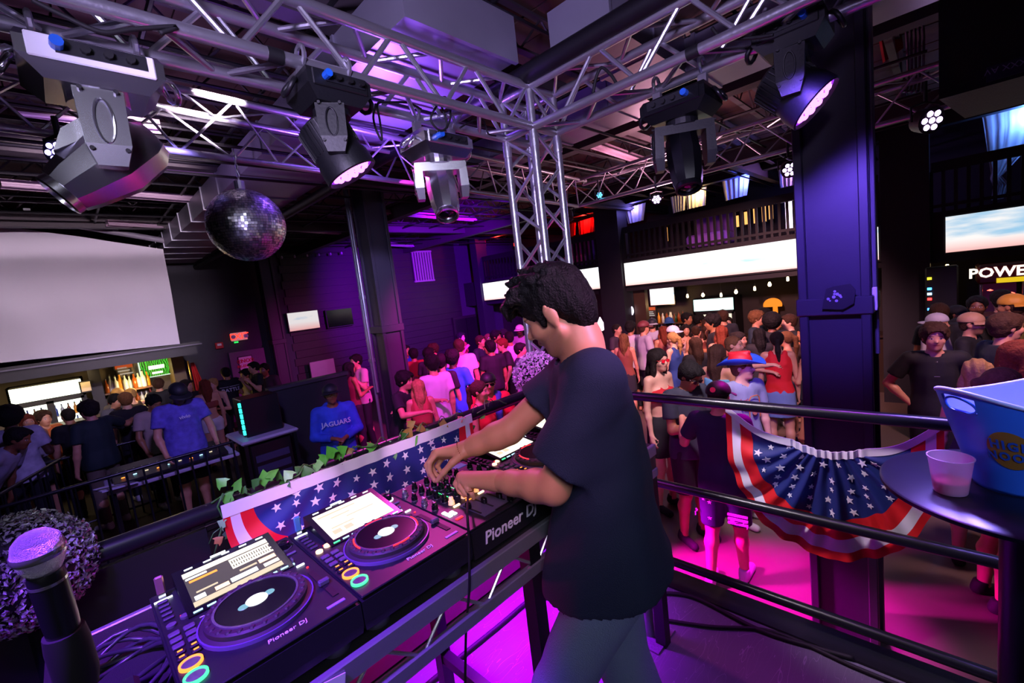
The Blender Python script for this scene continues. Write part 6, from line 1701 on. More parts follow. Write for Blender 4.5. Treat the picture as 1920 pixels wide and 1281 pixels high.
def head_prims(V, hm, s, fine=False, female=False):
    T = lambda p: hm[:3, :3] @ np.asarray(p, float) * 1.0 + hm[:3, 3]
    Mr = hm[:3, :3] / s
    E = lambda c, r, k=.02: V.ell(T(c), np.asarray(r, float) * s, Mr, k)
    C = lambda a, b, ra, rb, k=.012: V.cap(T(a), T(b), ra * s, rb * s, k)
    jw = .92 if female else 1.0
    E((0, -.012, .032), (.077, .097, .083)); E((0, .022, -.025), (.063 * jw, .070, .086)); E((0, .036, -.078), (.046 * jw, .046, .038)); E((0, .066, -.098), (.019 * jw, .017, .016))
    C((0, .086, .004), (0, .108, -.028), .007, .0115, .008); C((-.010, .094, -.033), (.010, .094, -.033), .008, .008, .008)
    C((-.036, .074, .024), (.036, .074, .024), .012, .012, .015); E((.038, .058, -.028), (.026, .026, .026)); E((-.038, .058, -.028), (.026, .026, .026))
    C((-.014, .088, -.058), (.014, .088, -.058), .0085, .0085, .010)
    for q in (-1, 1):
        E((q * .077, -.006, -.004), (.010, .019, .033), .006)
        if fine:
            C((q * .080, -.016, .016), (q * .086, -.006, .026), .005, .005, .004); C((q * .086, -.006, .026), (q * .082, .006, .012), .005, .005, .004); C((q * .080, -.016, .016), (q * .079, -.004, -.030), .005, .006, .004)
def hair_vol(style, hm, s, h, seed=0):
    V = Vol(h); T = lambda p: hm[:3, :3] @ np.asarray(p, float) + hm[:3, 3]; Mr = hm[:3, :3] / s
    E = lambda c, r, k=.02: V.ell(T(c), np.asarray(r, float) * s, Mr, k)
    C = lambda a, b, ra, rb, k=.02: V.cap(T(a), T(b), ra * s, rb * s, k)
    SB = lambda c, r, k=.012: V.sub.append(('e', T(c), np.asarray(r, float) * s, Mr, None, k, ()))
    th = {'buzz': .004, 'short': .016, 'messy': .022, 'curly': .028, 'long': .014, 'pony': .009, 'bun': .009, 'mop': .026, 'afro': .05}[style]
    E((0, -.016, .036), (.079 + th, .098 + th, .084 + th))
    if style in ('short', 'buzz', 'messy', 'curly', 'mop', 'afro'):
        E((0, -.05, -.025), (.066 + th * .5, .055 + th * .5, .06))
        V.cuts.append((T((0, -.02, -.075)), -_n(hm[:3, 2]) + .45 * _n(hm[:3, 1])))
    if style in ('messy', 'mop', 'curly'):
        rng = np.random.default_rng(seed)
        for i in range(16):
            a = rng.uniform(0, 6.28); e = rng.uniform(.25, 1.2); d = np.array((math.cos(a) * math.cos(e), math.sin(a) * math.cos(e), math.sin(e)))
            c = np.array((0, -.01, .04)) + d * np.array((.082, .10, .088)) * 1.05; E(c, (.026, .028, .022), .012)
        for x in (-.045, -.015, .018, .048): C((x, .07, .088), (x * 1.1, .104, .058), .020, .012, .015)
    if style == 'short':
        for x in (-.04, 0, .04): C((x, .06, .092), (x, .092, .072), .018, .014, .015)
    if style == 'long':
        rng = np.random.default_rng(seed)
        C((0, -.055, .03), (0, -.085, -.14), .078, .080, .03); C((0, -.085, -.14), (rng.uniform(-.02, .02), -.10, -.36), .080, .045, .03)
        for q in (-1, 1): C((q * .072, .0, .03), (q * .086, -.01, -.10), .024, .028, .02); C((q * .086, -.01, -.10), (q * .080, -.02, -.27), .028, .022, .02)
    if style == 'pony':
        C((0, -.105, .04), (0, -.145, .02), .028, .030, .015); C((0, -.145, .02), (0, -.150, -.12), .030, .034, .02); C((0, -.150, -.12), (0.01, -.135, -.30), .034, .014, .02)
        E((0, -.05, -.02), (.066, .055, .05)); V.cuts.append((T((0, -.02, -.075)), np.zeros(3)))
    if style == 'bun': E((0, -.10, .075), (.042, .04, .04)); E((0, -.05, -.02), (.066, .055, .05))
    if style in ('long', 'pony', 'bun'): SB((0, .085, -.045), (.062, .075, .098))
    else: SB((0, .096, -.034), (.070, .080, .104)); [SB((q * .100, .012, -.045), (.035, .04, .06)) for q in (-1, 1)]
    amp = {'buzz': .0, 'short': .006, 'messy': .009, 'curly': .011, 'mop': .009, 'afro': .010, 'long': .006, 'pony': .002, 'bun': .003}[style] * s
    Mi = np.linalg.inv(hm[:3, :3]); f = {'curly': 120, 'afro': 110}.get(style, 75)
    if amp:
        def nz(G):
            x, y, z = G[0] - hm[0, 3], G[1] - hm[1, 3], G[2] - hm[2, 3]
            if style in ('long',): return amp * np.sin(f * 1.6 * (Mi[0, 0] * x + Mi[0, 1] * y + Mi[0, 2] * z) + 9 * (Mi[2, 0] * x + Mi[2, 1] * y + Mi[2, 2] * z))
            return amp * np.sin(f * x + seed) * np.sin(f * y + 1.3 * seed) * np.sin(f * z * .8)
        V.noise = nz
    V.cuts = [c for c in V.cuts if np.abs(c[1]).sum() > .1]
    return V
def headwear(kind, hm, s, parent, m1, m2=None, h=.012):
    T = lambda p: Vector(hm[:3, :3] @ np.asarray(p, float) + hm[:3, 3]); Mr = hm[:3, :3] / s
    up = hm[:3, 2] / s
    if kind in ('cap', 'cap_back'):
        V = Vol(h); V.ell(T((0, -.012, .045)), np.array((.096, .114, .092)) * s, Mr); V.cuts.append((np.array(T((0, 0, .026))), -up))
        o = vol_obj('cap', V, m1, parent)
        sg = 1 if kind == 'cap' else -1
        mb_ = MB(); n = 12; top = []; 
        for j in range(4):
            for i in range(n + 1):
                a = -1.15 + 2.3 * i / n; rr = .098 + .07 * j / 3 * math.cos(a * .9)
                top.append(T((rr * math.sin(a) * (.98), sg * (rr * math.cos(a) * 1.1 - .012) if sg > 0 else -(rr * math.cos(a) * 1.1) - .012, .034 - .012 * (j / 3) - .012 * abs(math.sin(a)) * j / 3)))
        K = len(top); bot = [p - Vector(up) * .006 * s for p in top]; fs = []
        for j in range(3):
            for i in range(n):
                q = j * (n + 1) + i; f = (q, q + 1, q + n + 2, q + n + 1); fs += [f, tuple(x + K for x in f[::-1])]
        for i in range(n): q = 3 * (n + 1) + i; fs.append((q, q + 1, q + 1 + K, q + K))
        mb_._add(top + bot, fs); mb_.build('brim', m2 or m1, o, smooth='all', local=True)
        MB().lathe([(.008 * s, 0), (.006 * s, .005 * s), (.0002, .006 * s)], T((0, -.012, .135)), n=8, axis=up).build('button', m2 or m1, o, local=True)
        return o
    if kind == 'bucket':
        V = Vol(h); V.ell(T((0, -.012, .05)), np.array((.098, .114, .09)) * s, Mr); V.cuts.append((np.array(T((0, 0, .035))), -up))
        o = vol_obj('bucket_hat', V, m1, parent)
        pts = [[T((r_ * math.sin(a), r_ * 1.12 * math.cos(a) - .012, z_)) for a in np.linspace(0, 6.283, 25)[:-1]] for (r_, z_) in ((.096, .045), (.14, .010), (.138, .004), (.094, .036))]
        vs = [p for r_ in pts for p in r_]; fs = []
        for j in range(4):
            for i in range(24): fs.append((j * 24 + i, j * 24 + (i + 1) % 24, ((j + 1) % 4) * 24 + (i + 1) % 24, ((j + 1) % 4) * 24 + i))
        MB()._add(vs, fs).build('brim', m1, o, smooth='all', local=True); return o
    if kind == 'cowboy':
        V = Vol(h); V.ell(T((0, -.012, .085)), np.array((.092, .112, .082)) * s, Mr); V.cap(T((0, -.09, .16)), T((0, .07, .16)), .03, .03, .02); V.sub.append(('c', np.array(T((0, -.14, .185))), np.array(T((0, .12, .185))), .020, .020, .02, ()))
        V.cuts.append((np.array(T((0, 0, .045))), -up)); o = vol_obj('cowboy_hat', V, m1, parent)
        ra = [.088, .115, .15, .18, .195]; vs = []; fs = []; n = 40
        for s_ in (0, 1):
            for j, r_ in enumerate(ra):
                for i in range(n):
                    a = 2 * math.pi * i / n; lift = .075 * abs(math.sin(a)) ** 1.5 * (j / 4) ** 1.6 - .02 * abs(math.cos(a)) ** 2 * (j / 4)
                    vs.append(T((r_ * math.sin(a) * (1 - .12 * (j / 4)), r_ * 1.15 * math.cos(a) - .012, .052 + lift - .005 * s_)))
        K = n * len(ra)
        for s_ in (0, 1):
            for j in range(len(ra) - 1):
                for i in range(n):
                    q = s_ * K + j * n + i; q2 = s_ * K + j * n + (i + 1) % n; f = (q, q + n, q2 + n, q2); fs.append(f if not s_ else f[::-1])
        for i in range(n): q = (len(ra) - 1) * n + i; q2 = (len(ra) - 1) * n + (i + 1) % n; fs.append((q, q + K, q2 + K, q2))
        MB()._add(vs, fs).build('brim', m2 or m1, o, smooth='all', local=True); return o
def glasses(hm, s, parent, lens, fr, name='sunglasses'):
    T = lambda p: Vector(hm[:3, :3] @ np.asarray(p, float) + hm[:3, 3]); Rm = Matrix((hm[:3, :3] / s).tolist())
    mb_ = MB()
    for q in (-1, 1): mb_.tube([T((q * .066, .068, .006)), T((q * .082, .0, .012))], .003 * s, n=5)
    mb_.tube([T((-.066, .070, .014)), T((-.03, .097, .014)), T((.03, .097, .014)), T((.066, .070, .014))], .0035 * s, n=5)
    o = mb_.build(name, fr, parent, local=True)
    for q in (-1, 1): MB().hull([T((q * (.034 + .027 * math.cos(a)), .100 - .010 * abs(math.cos(a)) + d_, .0 + .017 * math.sin(a))) for a in np.linspace(0, 6.283, 13)[:-1] for d_ in (0, .004)]).build('lens', lens, o, local=True)
    return o
def hand_prims(V, w_, d, pn, side, s, h, pose='relax'):
    "palm, four unequal fingers and a thumb; d = forearm direction, pn = palm normal, side = +1 right hand"
    d = _n(d); pn = _n(np.asarray(pn, float) - d * (np.asarray(pn, float) @ d)); x = np.cross(d, pn) * side      # x points to the thumb
    rf = max(.0088 * s, h * .62)
    k0 = w_ + d * .085 * s
    V.cap(w_, k0 + x * .018 * s, .021 * s, .016 * s, .012); V.cap(w_, k0 - x * .022 * s, .021 * s, .015 * s, .012); V.cap(w_, k0, .022 * s, .018 * s, .012)
    cl = {'relax': (.35, .5), 'grip': (1.1, 1.2), 'flat': (.1, .15)}[pose]
    for i, (o_, L_) in enumerate(((.030, .078), (.010, .086), (-.011, .080), (-.031, .062))):
        a = k0 + x * o_ * s; L_ *= s
        d1 = d * math.cos(cl[0]) + pn * math.sin(cl[0]); d2 = d * math.cos(cl[0] + cl[1]) + pn * math.sin(cl[0] + cl[1])
        b = a + d1 * L_ * .5; V.cap(a, b, rf, rf * .95, .006); V.cap(b, b + d2 * L_ * .5, rf * .95, rf * .8, .004)
    a = w_ + d * .025 * s + x * .028 * s; b = a + (d * .7 + x * .6 + pn * .3) * .042 * s; V.cap(a, b, rf * 1.3, rf * 1.1, .008); V.cap(b, b + (d * .9 + x * .1 + pn * .4) * .035 * s, rf * 1.1, rf * .9, .005)
def joints(H, sex='m', lean=0.0, head=(0, 0, 0), armL='down', armR='down', bw=1.0, step=0.0, twist=0.0, hs=1.0):
    s = H / 1.75; J = {'s': s}
    P = np.array((0, 0, .93)) * s; Rl = rotm('X', -lean) @ rotm('Z', twist)
    d = Rl @ np.array((0, 0, 1.)); X = Rl @ np.array((1., 0, 0)); Y = Rl @ np.array((0, 1., 0))
    J.update(P=P, d=d, X=X, Y=Y, R=Rl)
    SC = P + d * .505 * s; J['SC'] = SC; sw = (.178 if sex == 'm' else .152) * s * (1 + (bw - 1) * .6); J['sw'] = sw
    N_ = P + d * .55 * s; J['N'] = N_
    yaw, pitch, roll = head
    Rh = rotm('X', -lean * .45) @ rotm('Z', yaw) @ rotm('X', -pitch) @ rotm('Y', roll)
    hd = s * (1.0 if sex == 'm' else .96) * hs
    hc = N_ + (Rl @ np.array((0, .012, .055))) * s + Rh @ np.array((0, .018, .095)) * s
    hm = np.eye(4); hm[:3, :3] = Rh * hd; hm[:3, 3] = hc; J['hm'] = hm; J['hd'] = hd
    for side, nm, arm in ((1, 'R', armR), (-1, 'L', armL)):
        u, l = ARMS[arm] if isinstance(arm, str) else arm
        S_ = SC + X * sw * side; f = np.array((side, 1, 1))
        E_ = S_ + Rl @ (_n(np.array(u) * f)) * .30 * s; W_ = E_ + Rl @ (_n(np.array(l) * f)) * .25 * s
        J['S' + nm], J['E' + nm], J['W' + nm] = S_, E_, W_
        st = step * side
        J['H' + nm] = P + np.array((side * .088 * s, 0, -.02 * s)); J['K' + nm] = np.array((side * .10 * s, .03 * s + st * .5, .49 * s)); J['A' + nm] = np.array((side * .11 * s, -.02 * s + st, .075 * s))
    return J
def body_vol(J, sex, bw, h, fine=False, hands=True, poses=('relax', 'relax')):
    s = J['s']; V = Vol(h); P, d, X, Y, SC, N_ = (J[k] for k in ('P', 'd', 'X', 'Y', 'SC', 'N')); Rl = J['R']
    hipw, wst = (.150, .125) if sex == 'm' else (.158, .108)
    V.ell(P + d * .02 * s, np.array((hipw * bw, .108 * bw, .125)) * s, Rl, .05); V.ell(P + d * .17 * s, np.array((wst * bw, .092 * bw, .14)) * s, Rl, .05); V.ell(P + d * .36 * s, np.array((.155 * (bw * .6 + .4), .105 * bw, .16)) * s * (1 if sex == 'm' else .93), Rl, .05)
    V.cap(SC - X * J['sw'] * .8, SC + X * J['sw'] * .8, .052 * s, .052 * s, .05)
    if sex == 'f':
        for q in (-1, 1): V.ell(P + d * .355 * s + X * q * .068 * s + Y * .082 * s, np.array((.056, .052, .056)) * s, Rl, .03)
    V.cap(N_ - d * .05 * s, J['hm'][:3, 3] - J['hm'][:3, 2] * .05 - J['hm'][:3, 1] * .015, .058 * s * (1 if sex == 'm' else .84), .052 * s * (1 if sex == 'm' else .84), .04)
    head_prims(V, J['hm'], J['hd'], fine, sex == 'f')
    th = 1 if sex == 'm' else .86
    for nm, side, ps in (('R', 1, poses[0]), ('L', -1, poses[1])):
        S_, E_, W_ = J['S' + nm], J['E' + nm], J['W' + nm]
        V.cap(S_, E_, .050 * s * th * (.5 + .5 * bw), .038 * s * th, .03); m_ = E_ + (W_ - E_) * .3; V.cap(E_, m_, .037 * s * th, .040 * s * th, .02); V.cap(m_, W_, .040 * s * th, .025 * s * th, .02)
        if hands:
            fd = _n(W_ - E_); pn = -X * side if abs(fd @ d) > .6 else -d
            hand_prims(V, W_, fd, pn, side, s, h, ps)
        H_, K_, A_ = J['H' + nm], J['K' + nm], J['A' + nm]
        V.cap(H_, K_, .082 * s * (.5 + .5 * bw), .056 * s, .04); c_ = K_ + (A_ - K_) * .3 + np.array((0, -.018 * s, 0)); V.cap(K_, c_, .053 * s, .054 * s, .03); V.cap(c_, A_, .054 * s, .036 * s, .03)
        V.cap(A_ + np.array((0, -.03 * s, -.035 * s)), A_ + np.array((side * .02 * s, .15 * s, -.045 * s)), .036 * s, .028 * s, .02)
    return V
def top_vol(J, kind, sex, bw, h, loose=.0):
    s = J['s']; P, d, X, Y, SC = (J[k] for k in ('P', 'd', 'X', 'Y', 'SC')); Rl = J['R']; V = Vol(h)
    o = .016 + loose
    hipw, wst, bst = (.150, .125, .155) if sex == 'm' else (.158, .108, .144)
    lo = {'tee': -.075, 'long': -.05, 'hoodie': -.075, 'polo': -.07, 'tank': -.02, 'crop': .20, 'bikini': .275, 'dress': -.30, 'halter': .12}[kind]
    dz = lo * s
    fl = .02 if kind in ('tee', 'hoodie', 'polo') else 0
    top = {'crop': .43, 'bikini': .40, 'tank': .53, 'dress': .44, 'halter': .47}.get(kind, .555)
    ts = [lo * s, .02 * s, .17 * s, .36 * s, .48 * s, top * s] if lo < .0 else [lo * s, lo * s + .001, .28 * s, .36 * s, .42 * s, top * s]
    def itp(vals): return np.interp(ts, [-.3 * s, .02 * s, .17 * s, .36 * s, .48 * s, .56 * s], np.array(vals) * s)
    sm = {'tee': .6, 'hoodie': .8, 'polo': .5, 'long': .3}.get(kind, .12)
    w_h, w_w, w_b = hipw * bw + o + fl, (wst + (hipw - wst) * sm + .01 * sm) * bw + o, bst * (bw * .6 + .4) + o
    d_h, d_w, d_b = .108 * bw + o + fl, (.092 + .016 * sm) * bw + o, .105 * bw + o
    if kind == 'dress': w_x, d_x = w_h + .05, d_h + .05
    else: w_x, d_x = w_h, d_h
    wr = (.045, 5, bw * 7) if kind in ('tee', 'hoodie', 'polo', 'long') else (.015, 7, 0)
    V.loft(P, X, Y, d, ts, [0] * 6, [0] * 6, list(itp([w_x, w_h, w_w, w_b, w_b * .93, .085])), list(itp([d_x, d_h, d_w, d_b, d_b * .85, .07])), .03, wr)
    if sex == 'f' and kind not in ():
        for q in (-1, 1): V.ell(P + d * .355 * s + X * q * .068 * s + Y * .085 * s, np.array((.062, .060, .060)) * s, Rl, .03)
    if kind in ('tee', 'polo', 'long', 'hoodie'):
        V.cap(SC - X * J['sw'] * .82, SC + X * J['sw'] * .82, .052 * s + o, .052 * s + o, .05)
        for nm in 'RL':
            S_, E_, W_ = J['S' + nm], J['E' + nm], J['W' + nm]; u = _n(E_ - S_)
            if kind in ('tee', 'polo'):
                e = S_ + (E_ - S_) * .66; V.cap(S_, e + u * .1 * s, .054 * s + o * .6, .066 * s + o * .6, .03, [(e, u)])
            else:
                V.cap(S_, E_, .056 * s + o * .5, .050 * s + o * .5, .03); l = _n(W_ - E_); V.cap(E_, W_ + l * .05, .049 * s + o * .4, .040 * s + o * .3, .02, [(W_ - l * .005, l)])
        if kind == 'hoodie':
            V.ell(J['N'] - Y * .065 * s - d * .01 * s, np.array((.12, .07, .075)) * s, Rl, .03)
    elif kind in ('tank', 'halter'):
        for q in (-1, 1): V.cap(SC + X * q * .075 * s + Y * .04 * s - d * .10 * s, SC + X * q * .07 * s - Y * .03 * s + d * .035 * s, .045 * s, .036 * s, .02); V.cap(SC + X * q * .07 * s - Y * .03 * s + d * .035 * s, SC + X * q * .07 * s - Y * .085 * s - d * .10 * s, .036 * s, .04 * s, .02)
    elif kind == 'bikini':
        for q in (-1, 1): V.cap(P + d * .38 * s + X * q * .06 * s + Y * .12 * s, J['N'] - Y * .03 * s + X * q * .03 * s, .010 * s, .008 * s, .004)
    if kind in ('tee', 'polo', 'long', 'hoodie', 'tank', 'dress', 'halter'):
        V.sub.append(('c', J['N'] - d * .02 * s + Y * .01 * s, J['N'] + d * .2 * s + Y * .03 * s, (.066 if sex == 'm' else .078) * s, .08 * s, .008, ()))
    for nm in () : pass
    V.cuts.append((P + d * dz, -d))
    return V
def bottom_vol(J, kind, sex, bw, h):
    s = J['s']; P, d, X, Y = (J[k] for k in ('P', 'd', 'X', 'Y')); V = Vol(h); hipw = .150 if sex == 'm' else .158
    V.ell(P + np.array((0, 0, .01 * s)), np.array(((hipw + .010) * bw, .116 * bw, .13)) * s, None, .04)
    zc = {'pants': .09, 'shorts': .52, 'shorties': .74, 'skirt': .62, 'jeans': .09, 'miniskirt': .66}[kind] * s
    if kind in ('skirt', 'miniskirt'):
        V.loft((0, 0, 0), (1, 0, 0), (0, 1, 0), (0, 0, 1), [zc, .80 * s, .93 * s, 1.06 * s], [0] * 4, [0] * 4, [.185 * s * bw, .180 * s * bw, .172 * s * bw, .125 * s * bw], [.140 * s * bw, .135 * s * bw, .128 * s * bw, .100 * s * bw], .02, (.02, 9, 1))
    else:
        for nm, side in (('R', 1), ('L', -1)):
            H_, K_, A_ = J['H' + nm], J['K' + nm], J['A' + nm]; wid = {'pants': .012, 'jeans': .008, 'shorts': .022, 'shorties': .012}[kind] * s
            V.cap(H_, K_, .086 * s * (.5 + .5 * bw) + wid, .060 * s + wid * (1.4 if kind == 'shorts' else 1), .035)
            if kind in ('pants', 'jeans'): V.cap(K_, A_, .060 * s + wid, .046 * s + wid, .03)
    V.cuts.append((np.array((0, 0, zc)), np.array((0, 0, -1.)))); V.cuts.append((P + d * .12 * s, d))
    return V
def shoe_vol(J, nm, side, h):
    s = J['s']; A_ = J['A' + nm]; V = Vol(h)
    V.cap(A_ + np.array((0, -.035 * s, -.038 * s)), A_ + np.array((side * .02 * s, .155 * s, -.042 * s)), .043 * s, .038 * s, .02); V.cap(A_ + np.array((0, -.02 * s, 0)), A_ + np.array((0, -.01 * s, .03 * s)), .045 * s, .044 * s, .02)
    V.cuts.append((np.array((0, 0, .004)), np.array((0, 0, -1.)))); V.cuts.append((A_ + np.array((0, 0, .035 * s)), np.array((0, 0, 1.))))
    return V

# ---------------------------------------------------------------- the DJ
def A3(x, y, d): return np.array(atd(x, y, d))
dj = thing('person', 'person in navy t-shirt and grey trousers bending over the mixer', 'person', (1.1, .74, 0))
OFF = np.array((1.1, .74, 0.0))
def W3(p): return np.asarray(p, float) - OFF
r_, dn_, fw_ = np.array(CR_), np.array(CD_), np.array(CF_)
fwd = _n(-.78 * r_ + .50 * dn_ + .40 * fw_); up = -.57 * r_ - .82 * dn_; up = _n(up - fwd * (up @ fwd)); rt = np.cross(fwd, up)
HS = 1.04
hm = np.eye(4); hm[:3, 0] = rt * HS; hm[:3, 1] = fwd * HS; hm[:3, 2] = up * HS; hm[:3, 3] = W3(A3(1041, 583, 1.345))
Lsh, Lel, Lwr = W3(A3(1118, 712, 1.19)), W3(A3(1038, 915, 1.23)), W3(A3(932, 902, 1.375))
Rsh, Rel, Rwr = W3(A3(1075, 700, 1.50)), W3(A3(955, 808, 1.52)), W3(A3(872, 843, 1.555))
SCd = (Lsh + Rsh) / 2; Pd = W3(np.array((1.055, .755, .92))); ctr = SCd
dd = _n(SCd - Pd); Xd = _n(Rsh - Lsh); Xd = _n(Xd - dd * (Xd @ dd)); Yd = np.cross(dd, Xd)
nape = SCd + dd * .05 - Yd * .01
V = Vol(.0062)
V.ell(Pd + dd * .02, (.155, .112, .13), np.stack([Xd, Yd, dd], 1), .05); V.ell(Pd + dd * .18, (.135, .10, .15), np.stack([Xd, Yd, dd], 1), .05); V.ell(Pd + dd * .38, (.165, .112, .17), np.stack([Xd, Yd, dd], 1), .05)
V.cap(Lsh, Rsh, .055, .055, .05)
V.cap(nape - dd * .03, hm[:3, 3] - hm[:3, 2] * .055 - hm[:3, 1] * .028, .066, .061, .045)
V.cap(nape - Xd * .07 - dd * .01, nape + dd * .06, .045, .04, .05); V.cap(nape + Xd * .07 - dd * .01, nape + dd * .06, .045, .04, .05)
head_prims(V, hm, HS, True)
# jaw line of a lean young face
Tj = lambda p: hm[:3, :3] @ np.asarray(p, float) + hm[:3, 3]
V.cap(Tj((-.062, .0, -.055)), Tj((-.022, .062, -.100)), .017, .015, .02); V.cap(Tj((.062, .0, -.055)), Tj((.022, .062, -.100)), .017, .015, .02)
for (S_, E_, W_) in ((Lsh, Lel, Lwr), (Rsh, Rel, Rwr)):
    V.cap(S_, E_, .056, .045, .03); m_ = E_ + (W_ - E_) * .28; V.cap(E_, m_, .045, .0455, .02); V.cap(m_, E_ + (W_ - E_) * .7, .0455, .036, .02); V.cap(E_ + (W_ - E_) * .7, W_, .036, .030, .02)
LH, RH = Pd - Xd * .09 - dd * .02, Pd + Xd * .09 - dd * .02
LK, RK = W3(np.array((.895, .865, .50))), W3(np.array((1.115, .755, .47))); LA, RA = W3(np.array((.90, .78, .08))), W3(np.array((1.17, .60, .08)))
for (H_, K_, A_) in ((LH, LK, LA), (RH, RK, RA)):
    V.cap(H_, K_, .09, .06, .04); V.cap(K_, A_, .058, .04, .03); V.cap(A_ + np.array((0, -.03, -.035)), A_ + np.array((-.04, .15, -.045)), .036, .03, .02)
# hands in their own finer volume, overlapping the wrists
def finger(Vh, pts, rs, k=.004):
    Vh.chain([W3(A3(*p)) for p in pts], rs, k)
Hn = Vol(.0026)
w0 = (874, 842, 1.553)
for kx, ky, kd, rr in ((820, 848, 1.553, .0135), (815, 851, 1.570, .0135), (821, 853, 1.588, .013), (830, 857, 1.602, .012)): Hn.cap(Rwr, W3(A3(kx, ky, kd)), .024, rr, .014)
Hn.cap(W3(A3(900, 829, 1.545)), Rwr, .033, .028, .01)
finger(Hn, [(820, 848, 1.553), (805, 868, 1.550), (806, 886, 1.548), (815, 902, 1.548)], [.0115, .0095, .0085, .0075])
finger(Hn, [(815, 851, 1.572), (800, 873, 1.570), (806, 890, 1.566), (818, 903, 1.562)], [.0115, .0095, .0085, .0075])
finger(Hn, [(821, 853, 1.590), (808, 872, 1.592), (816, 889, 1.588), (829, 899, 1.58)], [.0110, .0092, .0082, .0072])
finger(Hn, [(830, 857, 1.604), (820, 874, 1.606), (828, 888, 1.602), (838, 896, 1.592)], [.0105, .0085, .0075, .0068])
finger(Hn, [(868, 850, 1.535), (848, 868, 1.525), (832, 886, 1.530), (820, 902, 1.540)], [.0165, .0120, .0100, .0078], .008)
hv1 = Hn.mesh()
Hn = Vol(.0026)
Hn.cap(W3(A3(952, 905, 1.352)), Lwr, .036, .030, .01)
for kx, ky, kd, rr in ((868, 890, 1.470, .0125), (863, 893, 1.452, .0135), (864, 899, 1.434, .0135), (873, 906, 1.416, .0125)): Hn.cap(Lwr, W3(A3(kx, ky, kd)), .026, rr, .014)
finger(Hn, [(868, 890, 1.472), (857, 903, 1.474), (860, 917, 1.470), (868, 926, 1.462)], [.0115, .0095, .0085, .0075])
finger(Hn, [(863, 893, 1.454), (855, 907, 1.450), (862, 921, 1.446), (871, 929, 1.44)], [.0115, .0098, .0088, .0076])
finger(Hn, [(864, 899, 1.436), (863, 912, 1.428), (872, 924, 1.424), (880, 931, 1.424)], [.0112, .0095, .0085, .0075])
finger(Hn, [(873, 906, 1.416), (877, 917, 1.405), (885, 926, 1.404), (888, 934, 1.408)], [.0108, .0090, .0080, .0070])
finger(Hn, [(905, 900, 1.43), (890, 905, 1.462), (882, 916, 1.472), (876, 926, 1.468)], [.0160, .0120, .0100, .0078], .008)
hv2 = Hn.mesh()
bo = vol_obj('body', V, skin('c9906f', 0, '0c0808', stubble=.35), dj, hm, [hv1, hv2])
# shirt
Sv = Vol(.0075)
Mx = np.stack([Xd, Yd, dd], 1)
TL = float(np.linalg.norm(SCd - Pd))
Sv.loft(Pd, Xd, Yd, dd, [-.13, .0, .15, .32, TL - .06, TL + .055], [0, 0, 0, 0, 0, 0], [-.012, -.008, -.010, -.012, -.012, 0], [.235, .222, .205, .198, .182, .085], [.212, .190, .156, .142, .118, .070], .03, (.035, 4, 1.0))
Sv.cap(Lsh - Xd * -.02, Rsh - Xd * .02, .073, .073, .06)
ul, ur = _n(Lel - Lsh), _n(Rel - Rsh)
eL = Lsh + (Lel - Lsh) * .80; Sv.cap(Lsh + Xd * .01, eL + ul * .12, .078, .096, .045, [(eL + ul * .0, _n(ul + .10 * Yd))])
eR = Rsh + (Rel - Rsh) * .56; Sv.cap(Rsh, eR + ur * .12, .078, .092, .045, [(eR, ur)])
Sv.sub.append(('c', nape + dd * .010 - Yd * .004, nape + dd * .16 + Yd * .13, .072, .10, .008, ()))
def wr(G):
    x = G[0] * Xd[0] + G[1] * Xd[1] + G[2] * Xd[2]; y = G[0] * Yd[0] + G[1] * Yd[1] + G[2] * Yd[2]; z = G[0] * dd[0] + G[1] * dd[1] + G[2] * dd[2]
    f = lambda t: np.abs(np.sin(t)) - .64
    lo_ = np.clip((Pd @ dd + .42 - z) / .3, .25, 1)
    return lo_ * (.0075 * f(9 * x - 7 * y + 2.2 * z + .6) + .0060 * f(7 * y + 6 * x + 5 * z + 1.0)) + .0035 * f(26 * z + 9 * y - 6 * x) * np.clip((z - Pd @ dd - .2) * 6, 0, 1) + .0020 * np.sin(45 * z + 20 * y + 12 * x)
Sv.noise = wr
Sv.cuts.append((Pd - dd * .058, -_n(dd + .25 * Yd)))
NAVY = mat('navy_jersey', '1a2442', .85, var=.10, scale=5, bump=.35, bscale=350)
so = vol_obj('t_shirt', Sv, NAVY, dj)
col = [nape + dd * .004 + (Xd * math.cos(a) * .074 + Yd * (math.sin(a) * .066 + .012)) * 1.0 + dd * (.014 - .030 * math.sin(a)) for a in np.linspace(0, 6.283, 33)[:-1]]
MB().tube([tuple(p) for p in col], .0085, n=8, closed=True).build('collar', NAVY, so, smooth='all', local=True)
# trousers, hair, shoes
Tv = Vol(.009)
Tv.ell(Pd - dd * .02, (.168, .130, .13), Mx, .05)
for (H_, K_, A_) in ((LH, LK, LA), (RH, RK, RA)): Tv.cap(H_, K_, .108, .083, .05); Tv.cap(K_, A_ + np.array((0, 0, .02)), .083, .062, .03)
Tv.cuts.append((Pd + dd * .03, dd)); Tv.cuts.append((np.array((0, 0, .06)), np.array((0, 0, -1.))))
Tv.noise = lambda G: .003 * np.sin(24 * G[2] + 9 * G[0]) * np.sin(14 * G[1] + 5 * G[2])
tr = vol_obj('trousers', Tv, mat('grey_blue_sweat', '7c8cac', .9, var=.10, scale=10, bump=.5, bscale=250), dj)
sm = _n(np.array((-.45, -.85, 0)))
MB().tube([tuple(LH + sm * .098 + (LK - LH) * t + sm * (-.02) * t) for t in np.linspace(.12, .95, 9)], .0035, n=6).build('side_seam', mat('seam', '76849c', .9), tr, smooth='all', local=True)
Hv = Vol(.005)
T = lambda p: hm[:3, :3] @ np.asarray(p, float) + hm[:3, 3]; Mr = hm[:3, :3] / HS
